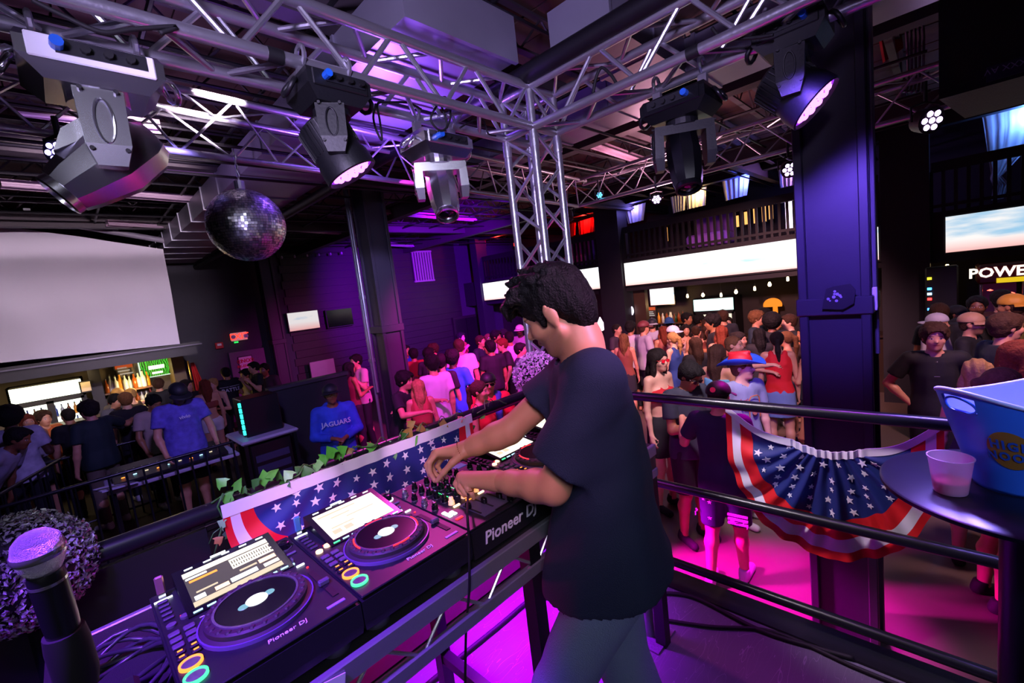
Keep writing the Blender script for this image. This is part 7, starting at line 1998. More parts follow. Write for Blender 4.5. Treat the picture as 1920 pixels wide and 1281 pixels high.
Hv.ell(T((0, -.014, .046)), np.array((.088, .110, .092)) * HS, Mr, .02); Hv.ell(T((0, -.062, -.015)), np.array((.071, .058, .066)) * HS, Mr, .03); Hv.ell(T((0, -.050, -.062)), np.array((.052, .045, .04)) * HS, Mr, .03)
rng = np.random.default_rng(8)
for i in range(46):
    a = rng.uniform(-.9, 4.0); e = rng.uniform(.28, 1.4); d_ = np.array((math.cos(a) * math.cos(e), math.sin(a) * math.cos(e), math.sin(e)))
    c = np.array((0, -.005, .048)) + d_ * np.array((.086, .106, .090)) * 1.0
    t_ = c + d_ * .016 + np.array((rng.uniform(-.012, .012), .022, rng.uniform(-.010, .012))); Hv.cap(T(c), T(t_), .013 * HS, .006, .012)
for x in np.linspace(-.07, .07, 15):
    q = rng.uniform(-.012, .012); Hv.cap(T((x, .062, .098)), T((x * 1.05, .101 + q * .4, .076 + q)), .016, .011, .012); Hv.cap(T((x * 1.05, .101 + q * .4, .076 + q)), T((x * 1.1 + q * .6, .114, .040 + q * 1.4)), .010, .0035, .006)
for q in (-1, 1): Hv.cap(T((q * .076, .030, .030)), T((q * .074, .028, -.022)), .013, .007, .012)
Hv.sub.append(('e', T((0, .090, -.045)), np.array((.072, .072, .098)) * HS, Mr, None, .008, ()))
for q in (-1, 1): Hv.sub.append(('e', T((q * .105, .002, -.045)), np.array((.036, .024, .058)) * HS, Mr, None, .006, ())); Hv.sub.append(('e', T((q * .10, .030, -.062)), np.array((.046, .055, .046)) * HS, Mr, None, .006, ()))
Hv.noise = lambda G: .0022 * np.sin(150 * G[0] + 40 * G[2]) * np.sin(130 * G[1] - 60 * G[2]) + .0016 * np.sin(300 * G[0]) * np.sin(280 * G[1])
vol_obj('hair', Hv, mat('dj_hair', '080607', .62, var=.3, scale=60, bump=.6, bscale=160, spec=.2), dj)
for nm, A_ in (('L', LA), ('R', RA)):
    Q = Vol(.010); Q.cap(A_ + np.array((.0, -.035, -.036)), A_ + np.array((-.045, .16, -.042)), .045, .040, .02); Q.cap(A_, A_ + np.array((0, 0, .03)), .046, .045, .02); Q.cuts.append((np.array((0, 0, .004)), np.array((0, 0, -1.)))); Q.cuts.append((A_ + np.array((0, 0, .03)), np.array((0, 0, 1.))))
    vol_obj('shoe', Q, cloth('c8c8cc'), dj)
# bracelet, ring, mole
wd = _n(W3(A3(860, 850, 1.553)) - W3(A3(900, 829, 1.545))); c0 = W3(A3(866, 846, 1.553)); a_ = _n(np.cross(wd, fw_)); b_ = np.cross(wd, a_)
br = thing('bracelet', 'thin gold chain bracelet on the DJ\'s far wrist', 'bracelet', tuple(c0 + OFF))
for i in range(30):
    a = 2 * math.pi * i / 30; p = (a_ * math.cos(a) + b_ * math.sin(a)) * .034
    MB().lathe([(.0002, -.0022), (.0022, 0), (.0002, .0022)], p, n=5, axis=tuple(wd)).build('link', mat('gold', 'd9a06a', .25, metal=.9), br, local=True)
rp = A3(882, 920, 1.405); rg = thing('ring', 'thin ring on the DJ\'s near hand', 'ring', tuple(rp))
MB().tube([tuple((_n(r_) * math.cos(a) + _n(fw_) * math.sin(a)) * .0098) for a in np.linspace(0, 6.283, 17)[:-1]], .0016, n=6, closed=True).build('band', mat('gold', 'd9a06a', .25, metal=.9), rg, local=True)

# ---------------------------------------------------------------- the crowd
SHOEW, SHOEB = cloth('b8b8bc'), cloth('15151a')
_placed = []
def person(px, py, H, face, sex, tone, hair, top, bot, arms, label, ext='', lean=0.0, head=(0, 0, 0), bw=1.0, z0=None, dep=None, txt=None, step=0.0, beard=0, twist=0.0, hand=('relax', 'relax'), h=None, sep=.36):
    fl = FLOOR if z0 is None else z0
    cs, sn = math.cos(lean), math.sin(lean)
    for dH in ((0,) if dep else (0, .05, -.05, .09, -.09, .13, -.13)):
        HH = H + dH; topz = fl + HH * (.53 + .47 * cs)
        p = atz(px, py, topz) if dep is None else atd(px, py, dep)
        if all((p.x - q[0]) ** 2 + (p.y - q[1]) ** 2 > sep ** 2 for q in _placed): break
    if dep is not None:
        fl = TIER if (p.y > 5.8 and p.x < 3.0 and z0 is None) else FLOOR; HH = (p.z - fl) / (.53 + .47 * cs)
        if not 1.45 < HH < 2.02: HH = H; fl = p.z - H * (.53 + .47 * cs)
    depth = (p - cam.location).dot(CF_)
    tcv = Vector((-p.x, -p.y, 0)).normalized(); a = math.atan2(tcv.y, tcv.x) + R(face)
    fd = Vector((math.cos(a), math.sin(a), 0)); rz = a - math.pi / 2
    base = Vector((p.x, p.y, fl)) - fd * (sn * .8 * HH / 1.75 * .75)
    _placed.append((p.x, p.y))
    t = thing('person', label, 'person', base, rz)
    hh = h or (.0115 if depth < 4.2 else .0155 if depth < 6.2 else .0205)
    aL, aR = arms if isinstance(arms, tuple) else (arms, arms)
    J = joints(HH, sex, lean, head, aL, aR, bw, step, twist)
    vol_obj('body', body_vol(J, sex, bw, hh, poses=hand), skin(TONES[tone], beard, HAIRC.get(hair[1], '1c1411')), t, J['hm'])
    tk, tc_ = top
    tm = tc_ if not isinstance(tc_, str) else cloth(tc_)
    tp = vol_obj({'tee': 't_shirt', 'polo': 'polo_shirt', 'long': 'shirt', 'crop': 'crop_top', 'bikini': 'bikini_top', 'halter': 'halter_top', 'tank': 'tank_top'}.get(tk, tk), top_vol(J, tk, sex, bw, hh), tm, t)
    if tk == 'hoodie' and False: pass
    vol_obj({'shorties': 'shorts', 'miniskirt': 'skirt'}.get(bot[0], bot[0]), bottom_vol(J, bot[0], sex, bw, hh), bot[1] if not isinstance(bot[1], str) else cloth(bot[1]), t)
    if depth < 7:
        for nm, side in (('R', 1), ('L', -1)): vol_obj('shoe', shoe_vol(J, nm, side, hh), SHOEW if 'wshoe' in ext or sex == 'm' and int(px) % 2 else SHOEB, t)
    if any(q in ext for q in ('cap', 'bucket', 'cowboy')) and hair[0] not in ('long', 'pony'): hair = ('buzz', hair[1])
    if hair[0] != 'none': vol_obj('hair', hair_vol(hair[0], J['hm'], J['hd'], min(hh, .014), int(px)), mat('hair_' + hair[1], HAIRC[hair[1]], .78, var=.5, scale=45, bump=.9, bscale=70, spec=.25), t)
    for e in ext.split():
        k_, _, c_ = e.partition(':')
        if k_ in ('cap', 'cap_back', 'bucket', 'cowboy'):
            cs_ = c_.split(',') if c_ else ['101014']
            headwear(k_, J['hm'], J['hd'], t, cloth(cs_[0], .6), cloth(cs_[1], .6) if len(cs_) > 1 else None, h=min(hh, .012))
        elif k_ == 'sun': glasses(J['hm'], J['hd'], t, mat('dark_glass', '08080a', .1), BLACK)
        elif k_ == 'redsun': glasses(J['hm'], J['hd'], t, mat('red_glass', 'e01830', .15, emit='a01020', es=.15), mat('red_frame', 'c01828', .3))
        elif k_ == 'specs': glasses(J['hm'], J['hd'], t, mat('clear_glass', '8a8078', .1, alpha=.25), BLACK, 'eyeglasses')
        elif k_ == 'chain':
            c0 = J['N'] - J['d'] * .015 * J['s']; MB().tube([tuple(c0 + J['X'] * .075 * math.cos(q) + J['Y'] * (.02 + .085 * math.sin(q)) - J['d'] * (.085 * (.5 + .5 * math.sin(q))) + J['d'] * .03) for q in np.linspace(0, 6.283, 25)[:-1]], .0035, n=5, closed=True).build('necklace', SILV, t, smooth='all', local=True)
        elif k_ == 'towel':
            V = Vol(hh); q = J['X'] * .085 * J['s']
            for sg in (-1, 1): V.chain([J['N'] - J['Y'] * .06 + q * sg, J['N'] + J['Y'] * .03 + q * sg * 1.1 + J['d'] * .0, J['P'] + J['d'] * .36 + J['Y'] * .135 + q * sg * .9, J['P'] + J['d'] * .12 + J['Y'] * .135 + q * sg * .9], [.04, .045, .042, .04], .02)
            vol_obj('towel', V, cloth(c_), t)
        elif k_ == 'stache': MB().tube([tuple(J['hm'][:3, :3] @ np.array((x, .098 - abs(x) * .35, -.046 - abs(x) * .25)) + J['hm'][:3, 3]) for x in (-.026, -.012, 0, .012, .026)], [.003, .0055, .0055, .0055, .003], n=6).build('moustache', mat('moustache_brown', HAIRC['brown'], .7), t, smooth='all', local=True)
        elif k_ == 'cup':
            W_ = J['WR'] + _n(J['WR'] - J['ER']) * .10; w_ = t.matrix_basis @ Vector(W_); rzm = Matrix.Rotation(rz, 3, 'Z') @ Vector(W_) + base
            cu = thing('drink_cup', 'cup held by the ' + label.replace('person', 'guest'), 'cup', rzm); cu['label'] = ('cup in the hand of the ' + label.split(' person')[0])[:90] if False else 'drink cup held by ' + label
            MB().lathe([(.028, -.05), (.036, .055), (.033, .055), (.026, -.045)], (0, 0, 0), n=14).build('wall', cloth(c_ or 'c8d8f0', .3), cu, local=True, smooth=True)
            lab = cu['label'].split(); cu['label'] = ' '.join(lab[:16])
    if txt:
        s_ = J['s']
        for (w_, t_, sz, c_, bk) in txt:
            vs, fs = text_mesh(w_, sz, .001, sz * .02)
            sg = -1 if bk else 1
            rx = (.155 * (bw * .6 + .4) + .022) * s_; ry = (.105 * bw + .024) * s_ + (.045 if sex == 'f' and not bk else .006)
            MB()._add([tuple(J['P'] + J['d'] * (t_ * s_ + v.y) - J['X'] * sg * v.x + J['Y'] * sg * (ry * math.sqrt(max(.1, 1 - (v.x / (rx * 1.25)) ** 2)) + v.z)) for v in vs], fs).build('printed_word', mat('ink_' + c_, c_, .6, var=0), tp, local=True)
    return t, J, tp
T_ = TIER
P = person
DYE = mat('tie_dye_violet', '5c50b8', .8, var=.75, scale=14, bump=.2, bscale=25); HOOD = mat('tie_dye_blue', '2440b8', .85, var=.6, scale=9, bump=.3, bscale=25); STRIPE = mat('dark_stripe', '2a2430', .8, var=.6, scale=30)
STARS = mat('star_shorts', '10143a', .75, var=.1)
# ---- near the right rail
sm_, Js, _ = P(1343, 719, 1.74, 165, 'm', 'light', ('short', 'dark'), ('tee', '141a34'), ('shorts', STARS), (((.45, .25, -.86), (.30, .80, .50)), 'down'), 'person in black cap and star patterned shorts against the rail', 'cap:0c0c10 wshoe', bw=1.08, step=.10, dep=3.62, hand=('relax', 'grip'), head=(-.1, .1, 0))
random.seed(31)
for i in range(26):
    a = random.uniform(math.pi * .9, math.pi * 2.1); zz = random.uniform(.56, .84) * Js['s']; sd = random.choice((-1, 1))
    c_ = Vector((sd * .10 + .135 * math.cos(a), .01 + .135 * math.sin(a), zz)); n_ = Vector((math.cos(a), math.sin(a), .1)).normalized()
    if abs(c_.x) < .04: continue
    M_ = frame(c_ + n_ * .006, Vector((-n_.y, n_.x, 0)), (0, 0, 1))
    MB().prism(star_poly(.017), -.004, .004, M_).build('star_print', CLW, sm_, local=True)
hmx = Js['hm']; hq = Vector(hmx[:3, :3] @ np.array((0, -.128, .075)) + hmx[:3, 3])
MB().lathe([(.0002, 0), (.022, .001), (.0002, .003)], hq, n=12, axis=(0, -1, .3)).build('cap_emblem', mat('emblem_red', 'd02030', .5, emit='d02060', es=.3), sm_, local=True)
for k_ in range(3): MB().b2((.05 + k_ * .0, -.115 - .0 * k_, .60 + k_ * .035), (.20, -.100, .617 + k_ * .035)).build('stripe_print', CLW, sm_, local=True)
P(1280, 675, 1.74, 40, 'm', 'tan', ('short', 'black'), ('tee', '2a303c'), ('shorts', '16161c'), 'phone', 'person in sunglasses and silver chain looking down at a phone', 'sun chain', head=(.15, .5, 0), bw=1.08, hand=('grip', 'grip'), dep=4.25)
_, Jh, tph = P(1387, 668, 1.80, 62, 'm', 'fair', ('short', 'light'), ('tee', '8c94a8'), ('jeans', '2a3a5c'), 'down', 'person in red and blue cowboy hat and grey picture t-shirt', 'cowboy:c01420,1f4fc0 stache', head=(.25, -.08, 0), twist=-.45, dep=4.45, txt=None)
for (w_, t_, x_, sz, c_) in (("Let's", .40, .06, .05, 'b03040'), ('Sacrifice', .355, .055, .045, 'b03040'), ('Toby', .31, .06, .04, '203a8a')):
    vs, fs = text_mesh(w_, sz, .001, .0015, 1.0)
    s_ = Jh['s']; MB()._add([tuple(Jh['P'] + Jh['d'] * (t_ * s_ + v.y) - Jh['X'] * (v.x - x_) + Jh['Y'] * (.133 * s_ * math.sqrt(max(.1, 1 - ((v.x - x_) / .21) ** 2)) + v.z)) for v in vs], fs).build('printed_word', mat('ink_' + c_, c_, .6, var=0), tph, local=True)
def chest(J, x, t_, lift=.0): return tuple(J['P'] + J['d'] * t_ * J['s'] - J['X'] * x + J['Y'] * (.134 * J['s'] * math.sqrt(max(.1, 1 - (x / .21) ** 2)) + lift))
arch = [(-.005, .22), (-.005, .40), (.015, .435), (.05, .44), (.09, .44), (.115, .42), (.12, .38), (.12, .22)]
MB().tube([chest(Jh, x - .02, t_) for x, t_ in arch], .0045, n=5).build('printed_arch', mat('ink_d07030', 'd07030', .6, var=0), tph, local=True)
MB().hull([chest(Jh, .055 + .035 * math.cos(a) - .02, .29 + .045 * math.sin(a), q) for a in np.linspace(0, 6.283, 11)[:-1] for q in (0, .004)]).build('printed_picture', mat('ink_c8806a', 'c8806a', .6, var=.4, scale=40), tph, local=True)
P(1229, 654, 1.66, 48, 'f', 'fair', ('long', 'dark'), ('bikini', 'c01824'), ('skirt', '15151a'), 'down', 'person in red sunglasses and red bikini top near the rail', 'redsun', dep=4.9)
P(1342, 647, 1.68, 150, 'f', 'light', ('long', 'brown'), ('crop', '6ab0d0'), ('skirt', '20304a'), 'bent', 'person with long straight brown hair beside the cowboy hat', 'cup:2a5fd0', dep=5.2)
P(1371, 630, 1.80, 70, 'm', 'light', ('buzz', 'light'), ('tee', '16161c'), ('jeans', '1a2030'), ('down', 'point'), 'shaven headed person in black with an outstretched arm', '')
P(1304, 633, 1.72, 205, 'f', 'light', ('long', 'brown'), ('tee', '1a161a'), ('jeans', '4a6a98'), 'bent', 'person with long curly brown hair, black top and blue jeans')
P(1456, 622, 1.70, 182, 'f', 'light', ('pony', 'dark'), ('tank', 'd01420'), ('skirt', '6a7fa8'), 'down', 'person from behind in bright red top and denim skirt', bw=1.05, dep=5.8)
P(1476, 621, 1.68, 250, 'f', 'light', ('pony', 'light'), ('crop', '5a3a2a'), ('shorties', '8a94a8'), 'bent', 'person with light ponytail facing the one in the red top')
P(1526, 660, 1.74, 250, 'm', 'tan', ('short', 'brown'), ('tee', '121216'), ('jeans', '14161c'), 'down', 'person in black t-shirt half behind the broad column', dep=4.7)
P(1521, 632, 1.66, 230, 'f', 'light', ('long', 'red'), ('tank', '2a1c1c'), ('jeans', '1a2030'), 'bent', 'person with reddish hair at the edge of the broad column')
# ---- crowd in front of the bar
P(1168, 626, 1.68, 170, 'f', 'light', ('long', 'light'), ('tank', '8a4a3a'), ('skirt', '2a2a34'), 'down', 'person with long light brown hair beside the DJ\'s shoulder')
P(1154, 608, 1.76, 60, 'm', 'light', ('buzz', 'dark'), ('tee', '3a2a3a'), ('jeans', '1a1a24'), 'down', 'short haired person left of the round logo sign')
P(1180, 604, 1.76, 150, 'm', 'tan', ('mop', 'black'), ('tee', 'c0b8c4'), ('jeans', '1a1a24'), 'drink', 'mop haired person in white drinking below the round sign')
P(1204, 603, 1.78, 120, 'm', 'light', ('short', 'brown'), ('polo', 'a8a0b4'), ('shorts', '2a2a34'), 'down', 'person in dusky red cap and pale polo shirt', 'cap:6a2a30')
_, Jf, tpf = P(1222, 598, 1.84, 175, 'm', 'light', ('short', 'brown'), ('tee', 'b8b0c8'), ('shorts', '2a2a34'), 'down', 'person from behind in white shirt with a flag print', 'cap_back:20202a,b8b8c0', bw=1.1)
s_ = Jf['s']
for k_ in range(5): MB().b2((-.01, -.150 * s_, (1.24 + .022 * k_) * s_), (.09, -.140 * s_, (1.252 + .022 * k_) * s_)).build('flag_stripe', cloth('a02a34'), tpf, local=True)
MB().b2((-.07, -.152 * s_, 1.29 * s_), (-.01, -.140 * s_, 1.35 * s_)).build('flag_canton', cloth('20306a'), tpf, local=True)
P(1243, 612, 1.68, 195, 'f', 'light', ('long', 'red'), ('tank', 'a05a4a'), ('skirt', '30303a'), 'down', 'person with auburn hair right of the flag print shirt')
P(1259, 612, 1.74, 80, 'm', 'fair', ('short', 'brown'), ('tee', '8a6a6a'), ('shorts', '30303a'), 'bent', 'person in clean white cap among the bar crowd', 'cap:e0dce4')
P(1262, 623, 1.66, 235, 'f', 'fair', ('pony', 'blond'), ('tank', '1c3a7a'), ('skirt', '1c3a7a'), 'bent', 'blond ponytailed person in blue dress', '')
P(1254, 596, 1.78, 180, 'm', 'tan', ('short', 'black'), ('hoodie', '24508a'), ('jeans', '1a1a24'), 'bent', 'person in blue cap at the bottle shelves', 'cap_back:24508a')
P(1285, 587, 1.82, 60, 'm', 'tan', ('short', 'black'), ('tee', '141418'), ('jeans', '1a1a24'), 'bent', 'dark haired person in black left of the bar fridge')
P(1285, 608, 1.66, 10, 'f', 'light', ('long', 'dark'), ('crop', 'c0a0a0'), ('jeans', '2a3a5a'), 'drink', 'smiling person facing out from the bar crowd')
P(1304, 611, 1.66, 185, 'f', 'light', ('bun', 'brown'), ('tank', '6a2a2a'), ('skirt', '2a2a30'), 'down', 'person with clipped up brown hair seen from behind')
P(1308, 591, 1.80, 110, 'm', 'brown', ('curly', 'black'), ('tee', '1a1a20'), ('jeans', '1a1a24'), 'bent', 'curly black haired person below the pale green header')
P(1324, 597, 1.70, 170, 'f', 'light', ('long', 'brown'), ('tank', '4a2a24'), ('jeans', '2a2a3a'), 'down', 'brown haired person right before the fridge doors')
P(1329, 609, 1.66, 350, 'f', 'light', ('long', 'brown'), ('tank', '7a3a30'), ('jeans', '2a2a3a'), 'bent', 'person with parted brown hair facing the stage at the bar')
P(1338, 590, 1.84, 280, 'm', 'tan', ('messy', 'black'), ('tee', '202026'), ('jeans', '1a1a24'), 'bent', 'messy haired person in profile at the fridge')
P(1355, 582, 1.92, 200, 'm', 'light', ('short', 'brown'), ('tee', '24242c'), ('jeans', '1a1a24'), 'down', 'tall person before the fridge\'s lit doors')
P(1352, 611, 1.66, 182, 'f', 'light', ('long', 'red'), ('tank', '8a4a3a'), ('skirt', '2a2a30'), 'down', 'red brown haired person behind the shaven head')
P(1364, 594, 1.72, 5, 'f', 'fair', ('long', 'dark'), ('tank', 'b0604a'), ('jeans', '2a2a3a'), 'bent', 'pale faced person with dark hair at the fridge end')
P(1382, 622, 1.66, 60, 'f', 'light', ('bun', 'dark'), ('tank', '5a2a2a'), ('skirt', '2a2a30'), ('down', 'reach'), 'dark haired person peering past the shaven head')
P(1415, 584, 1.86, 75, 'm', 'light', ('messy', 'light'), ('tee', '1c2c38'), ('jeans', '1a1a24'), 'bent', 'sandy haired person in dark teal t-shirt by the mushroom sign')
P(1429, 578, 1.88, 80, 'm', 'tan', ('short', 'black'), ('long', '14141a'), ('jeans', '1a1a24'), 'drink', 'black haired person under the mushroom sign')
P(1423, 616, 1.68, 190, 'f', 'tan', ('long', 'black'), ('long', '141218'), ('jeans', '14141c'), 'down', 'person with long black hair left of the red top')
P(1447, 590, 1.80, 200, 'm', 'brown', ('afro', 'black'), ('long', '121216'), ('jeans', '14141c'), 'down', 'person in black with full black hair behind the red top')
P(1482, 590, 1.84, 285, 'm', 'fair', ('short', 'brown'), ('tee', '141418'), ('jeans', '1a1a24'), 'bent', 'pale person in black facing the mushroom sign')
P(1510, 611, 1.68, 300, 'f', 'tan', ('long', 'black'), ('tank', '2a1a1a'), ('jeans', '14141c'), 'bent', 'black haired person at the column\'s left edge')
# ---- right of the column
P(1753, 589, 1.78, 70, 'm', 'light', ('short', 'brown'), ('tee', 'd0c4cc'), ('shorts', '2a2a34'), 'bent', 'person in white tee and white cap right of the column', 'cap_back:c8c4d4', bw=1.12)
P(1751, 608, 1.80, 8, 'm', 'light', ('curly', 'brown'), ('tee', '0e0e12'), ('pants', '0e0e12'), ('akimbo', 'akimbo'), 'curly haired person in black facing the stage', 'chain', dep=4.35, txt=[('——', .36, .02, 'b0b0b8', False)])
P(1816, 588, 1.82, 75, 'm', 'light', ('short', 'brown'), ('tee', '131318'), ('jeans', '14141c'), 'bent', 'bearded person in tan cap and black t-shirt', 'cap:b08a6a specs', beard=.7)
P(1879, 588, 1.84, 120, 'm', 'light', ('short', 'brown'), ('tee', '1c2226'), ('jeans', '14141c'), ('down', 'reach'), 'brown haired person in dark tee beside the ice tub\'s top', '', dep=4.1, bw=1.1)
P(1833, 675, 1.64, 185, 'f', 'light', ('long', 'blond'), ('tank', '2a2430'), ('skirt', '1a1a24'), 'down', 'ash blond person behind the ice tub rim', '', dep=3.45)
P(1872, 690, 1.64, 115, 'f', 'light', ('pony', 'light'), ('tank', '2a2036'), ('skirt', '1a1a24'), 'down', 'ponytailed person in profile above the ice tub', '', dep=3.05)
P(1908, 640, 1.70, 100, 'f', 'light', ('long', 'red'), ('tank', '1a1a3a'), ('jeans', '14141c'), 'down', 'person with long auburn hair at the right edge', '', dep=3.4)
P(1832, 556, 1.92, 0, 'm', 'brown', ('short', 'black'), ('tee', '141418'), ('jeans', '14141c'), 'down', 'bearded dark haired person facing the stage at the game machines', 'chain', beard=.8)
P(1762, 570, 1.86, 200, 'm', 'tan', ('short', 'brown'), ('tee', '18181e'), ('jeans', '14141c'), 'down', 'person in dim light right of the column, behind the white cap')
P(1791, 574, 1.84, 60, 'm', 'tan', ('short', 'black'), ('tee', '1c1a20'), ('jeans', '14141c'), 'down', 'person in black cap between white cap and tan cap', 'cap:15151a')
P(1878, 545, 1.95, 190, 'm', 'light', ('short', 'dark'), ('tee', '3a1418'), ('jeans', '14141c'), 'down', 'red lit person before the claw machine')
P(1903, 553, 1.92, 250, 'm', 'tan', ('short', 'brown'), ('tee', '5a5018'), ('jeans', '14141c'), 'bent', 'person in yellow cap and olive shirt at the right edge', 'cap_back:c89030')
# ---- magenta dance crowd
P(757, 648, 1.78, 50, 'm', 'tan', ('short', 'black'), ('tee', '1f56c8'), ('jeans', '1a1a24'), 'bent', 'person in bright blue t-shirt nearest the pipe column')
P(774, 655, 1.74, 190, 'm', 'tan', ('mop', 'black'), ('tee', '9a1c22'), ('jeans', '1a1a24'), 'down', 'person from behind in dark red shirt')
P(813, 645, 1.78, 280, 'm', 'light', ('messy', 'brown'), ('tee', '7a2030'), ('jeans', '1a1a24'), 'bent', 'pink lit person facing the dark red shirt')
P(801, 654, 1.78, 150, 'm', 'tan', ('curly', 'black'), ('tee', STRIPE), ('pants', 'b0a8b8'), 'down', 'person in dark striped shirt and pale trousers')
P(809, 667, 1.80, 205, 'm', 'light', ('messy', 'black'), ('tee', 'd4cee0'), ('pants', '14141c'), 'down', 'person in lilac white t-shirt with arm hanging', '', dep=6.4)
P(824, 665, 1.78, 150, 'm', 'light', ('short', 'black'), ('tee', '1a1420'), ('jeans', '14141c'), 'down', 'person in black right behind the lilac white t-shirt', '', dep=6.85)
P(845, 658, 1.78, 150, 'm', 'dark', ('curly', 'black'), ('tee', '2f74e0'), ('jeans', '14141c'), 'bent', 'person with braided hair in long sky blue t-shirt', '', dep=6.9, bw=1.15)
P(859, 637, 1.82, 180, 'm', 'light', ('short', 'brown'), ('tee', 'dcd6e4'), ('pants', 'c8c0d0'), 'down', 'person in all white with a dark print on the back', '', dep=8.0, bw=1.1, txt=[('—', .36, .16, '3a2050', True)])
P(861, 624, 1.82, 60, 'm', 'light', ('short', 'black'), ('tee', 'b01c34'), ('jeans', '14141c'), ('down', 'drink'), 'person in red t-shirt behind the all white one')
P(898, 630, 1.82, 55, 'm', 'light', ('short', 'brown'), ('tee', '1c2038'), ('jeans', '14141c'), 'bent', 'person in navy t-shirt facing the black dress')
P(915, 649, 1.64, 70, 'f', 'light', ('bun', 'blond'), ('tank', '14141a'), ('skirt', '14141a'), 'bent', 'person in black dress with blond hair pinned up')
P(919, 640, 1.76, 200, 'm', 'tan', ('mop', 'black'), ('tee', '14141a'), ('jeans', '14141c'), 'down', 'black haired person behind the black dress')
P(943, 635, 1.80, 285, 'm', 'light', ('short', 'red'), ('tee', '15161a'), ('jeans', '14141c'), 'desk', 'ginger haired person in black leaning to the black dress', lean=.15)
P(914, 627, 1.78, 20, 'm', 'light', ('short', 'light'), ('tee', '8a3050'), ('jeans', '14141c'), 'down', 'light haired person deep in the magenta crowd')
P(927, 621, 1.82, 60, 'm', 'tan', ('curly', 'black'), ('tee', 'c8b8c8'), ('jeans', '14141c'), 'down', 'curly haired person in white deep in the magenta crowd')
P(954, 623, 1.82, 190, 'm', 'tan', ('short', 'black'), ('tee', 'd0c4d0'), ('jeans', '14141c'), 'down', 'person in white t-shirt from behind near the bucket hat')
P(941, 619, 1.80, 90, 'm', 'light', ('messy', 'dark'), ('tee', '6a2040'), ('jeans', '14141c'), 'down', 'furthest dark haired person left of the bucket hat')
P(974, 610, 1.86, 345, 'm', 'dark', ('short', 'black'), ('long', 'a89ab8'), ('jeans', '14141c'), 'down', 'person in white bucket hat and patterned pale shirt', 'bucket:e0d8d8 sun')
P(972, 644, 1.76, 75, 'm', 'light', ('short', 'black'), ('tee', '1a1a34'), ('jeans', '14141c'), 'down', 'person in navy in profile above the glittering ball')
P(989, 663, 1.66, 160, 'f', 'light', ('long', 'red'), ('tank', '5a1a2a'), ('jeans', '2a3a7a'), 'down', 'person with long reddish hair behind the glittering ball', '', dep=6.6)
P(752, 698, 1.72, 60, 'm', 'light', ('mop', 'black'), ('tee', '15151c'), ('jeans', '14141c'), 'hug', 'person in open black shirt leaning in beside the column', '', lean=.2, dep=6.0)
P(772, 706, 1.64, 280, 'f', 'light', ('bun', 'brown'), ('tank', '7a2a3a'), ('jeans', '14141c'), 'bent', 'small person facing the open black shirt', 'specs', dep=6.5)
P(782, 712, 1.64, 185, 'f', 'light', ('long', 'blond'), ('tank', 'b05040'), ('skirt', '3a6ab8'), 'down', 'person with very long blond hair and blue denim skirt', '', dep=5.9)
P(893, 714, 1.66, 65, 'f', 'light', ('pony', 'brown'), ('halter', 'd0242a'), ('skirt', '5a1a2a'), 'bent', 'person in red halter top with long brown ponytail', '', dep=4.9, bw=1.15)
P(913, 700, 1.76, 5, 'm', 'tan', ('short', 'black'), ('tee', 'c8202c'), ('shorts', '1a1a24'), 'bent', 'person in sunglasses and black cap with blue towel on shoulders', 'cap_back:0c0c10 sun towel:33509a', dep=5.3, bw=1.1)
# ---- left: hoodie, sound booth and bar
P(617, 722, 1.78, 5, 'm', 'brown', ('short', 'black'), ('hoodie', HOOD), ('pants', '121218'), (((.2, .12, -.95), (-.62, .62, -.10)), ((.2, .12, -.95), (-.62, .62, -.05))), 'person in blue tie dye hoodie with folded hands', 'cap:10101a,10101a specs', dep=5.6, bw=1.2, txt=[('JAGUARS', .36, .085, 'b8c0e0', False)], head=(0, -.12, 0))
P(651, 680, 1.66, 120, 'f', 'tan', ('long', 'black'), ('tank', '6a2a2a'), ('jeans', '14141c'), 'bent', 'person in red at the hatch beside the pipe column', dep=8.0)
P(668, 665, 1.80, 300, 'm', 'light', ('short', 'black'), ('tee', 'c8a8b0'), ('jeans', '14141c'), 'drink', 'drinking person in pale pink half behind the pipe column', dep=8.4)
P(325, 717, 1.80, 15, 'm', 'light', ('short', 'dark'), ('tee', DYE), ('shorts', '14141a'), 'desk', 'bearded person in violet tie dye shirt at the sound desk', 'cap:15181c', dep=5.2, bw=1.25, beard=.9, head=(.1, .5, 0), txt=[('vivio', .40, .06, 'd8d4f0', False)])
P(279, 739, 1.74, 20, 'm', 'tan', ('short', 'black'), ('tee', 'b09a90'), ('jeans', '14141c'), 'desk', 'person in beige t-shirt beside the violet tie dye shirt', '', dep=5.75, head=(.2, .5, 0), txt=[('—', .34, .06, '8a2030', False)])
P(165, 753, 1.80, 215, 'm', 'light', ('mop', 'dark'), ('tee', '16282c'), ('pants', '6a5c50'), ('down', 'side'), 'mop haired person in dark teal t-shirt and khaki trousers', '', dep=5.3, bw=1.2)
P(126, 766, 1.76, 200, 'm', 'light', ('buzz', 'dark'), ('tee', '121418'), ('jeans', '14141c'), 'down', 'person in black before the glowing left fridge', '', dep=5.8)
P(76, 772, 1.66, 30, 'm', 'light', ('mop', 'brown'), ('tee', 'b8602c'), ('jeans', '14141c'), 'bent', 'brown haired person in orange t-shirt at the left fridge', '', dep=6.6)
P(46, 777, 1.66, 15, 'f', 'light', ('long', 'red'), ('halter', 'a8a4b4'), ('skirt', '1a1a20'), 'down', 'auburn haired person in pale corset top', '', dep=5.6)
P(12, 766, 1.78, 160, 'm', 'dark', ('afro', 'black'), ('tee', mat('white_print_shirt', 'a8a4b8', .8, var=.5, scale=16)), ('jeans', '14141c'), 'bent', 'person with big black hair in white printed shirt at the left edge', '', dep=4.9, bw=1.1)
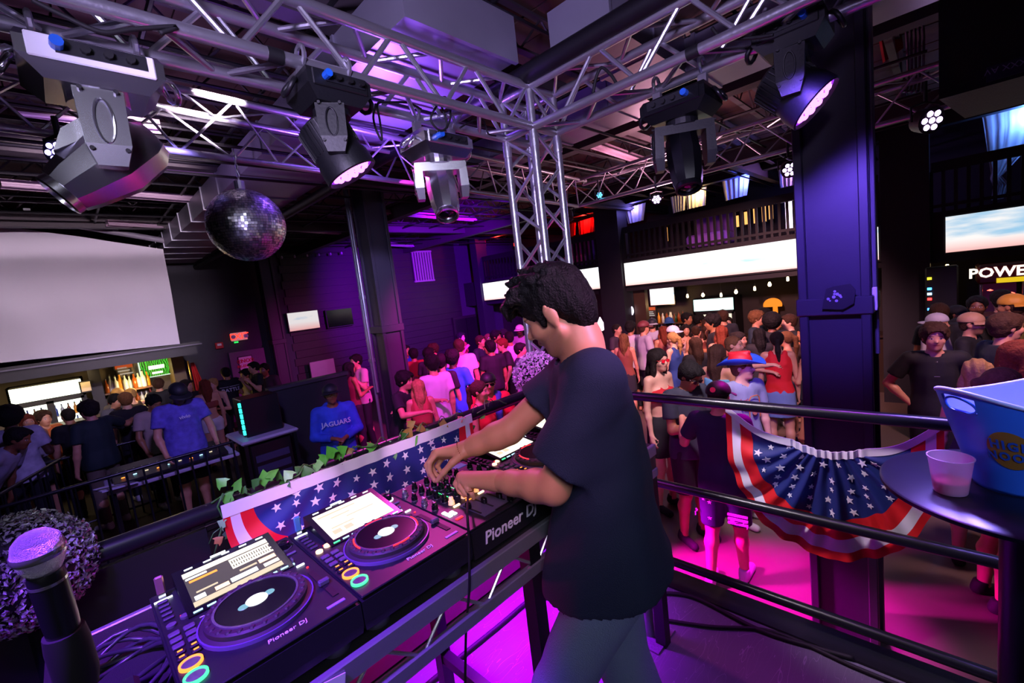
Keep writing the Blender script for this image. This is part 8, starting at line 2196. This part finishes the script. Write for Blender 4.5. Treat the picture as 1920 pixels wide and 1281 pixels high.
P(18, 812, 1.72, 60, 'm', 'brown', ('short', 'black'), ('tee', '8a86a0'), ('pants', '3a5060'), 'desk', 'bending person in grey t-shirt at the lower left edge', '', dep=4.6, lean=.75, bw=1.15)
P(209, 739, 1.76, 40, 'm', 'light', ('short', 'black'), ('tee', '5a5a60'), ('jeans', '14141c'), 'bent', 'dark haired person in grey looking down at the left bar', '', dep=6.6, head=(0, .3, 0))
P(233, 737, 1.76, 190, 'm', 'fair', ('short', 'light'), ('tee', '1a181c'), ('jeans', '14141c'), 'down', 'light haired person in black with a pale back print', '', dep=6.1, txt=[('B', .34, .16, '5a5a66', True)])
P(219, 729, 1.80, 190, 'm', 'fair', ('short', 'blond'), ('tee', '3a3438'), ('jeans', '14141c'), 'down', 'blond person at the left bar\'s bottle shelves', '', dep=8.2)
P(244, 728, 1.80, 200, 'f', 'fair', ('bun', 'blond'), ('tank', '3a2a20'), ('jeans', '14141c'), 'down', 'blond person with pinned hair under the orange menu board', '', dep=8.3)
P(295, 712, 1.80, 175, 'm', 'light', ('curly', 'brown'), ('tee', '15151a'), ('jeans', '14141c'), 'down', 'curly haired person below the green television', '', dep=8.0)
P(345, 713, 1.80, 60, 'm', 'light', ('short', 'dark'), ('tee', '121216'), ('jeans', '14141c'), 'bent', 'person in black shirt lettered white behind the tie dye shirt', '', dep=7.0, txt=[('FAMILY', .36, .10, 'c8c8d0', False)], twist=-.5)
P(382, 712, 1.64, 190, 'f', 'light', ('long', 'red'), ('bikini', '8a3a30'), ('shorties', 'd8d0cc'), (((.3, .3, -.9), (.3, .8, .4)), 'down'), 'auburn haired person in white shorts seen from behind', '', dep=7.0, bw=1.05)
P(398, 709, 1.66, 330, 'f', 'fair', ('bun', 'blond'), ('crop', '15151a'), ('skirt', '15151a'), 'bent', 'blond person in black strapless top facing the white shorts', '', dep=7.8)
P(422, 690, 1.82, 200, 'm', 'tan', ('short', 'black'), ('tee', '121216'), ('jeans', '14141c'), 'bent', 'person in black with two lines of white letters on the back', '', dep=8.2, txt=[('—— ———', .42, .07, 'c8c8d0', True), ('BATTLE', .34, .09, 'c8c8d0', True)])
P(476, 679, 1.82, 290, 'm', 'light', ('short', 'black'), ('tee', '0f0f13'), ('pants', '6a6674'), 'drink', 'drinking person in black t-shirt at the grey door', '', dep=8.4)
P(461, 692, 1.76, 300, 'm', 'tan', ('short', 'black'), ('tee', 'a89a78'), ('pants', '4a4438'), 'down', 'person in cream shirt behind the drinking one at the door', '', dep=8.9)
P(495, 682, 1.78, 330, 'm', 'brown', ('short', 'black'), ('tee', '17151a'), ('jeans', '14141c'), 'down', 'person in dark clothes between the grey door and column', '', dep=8.8)
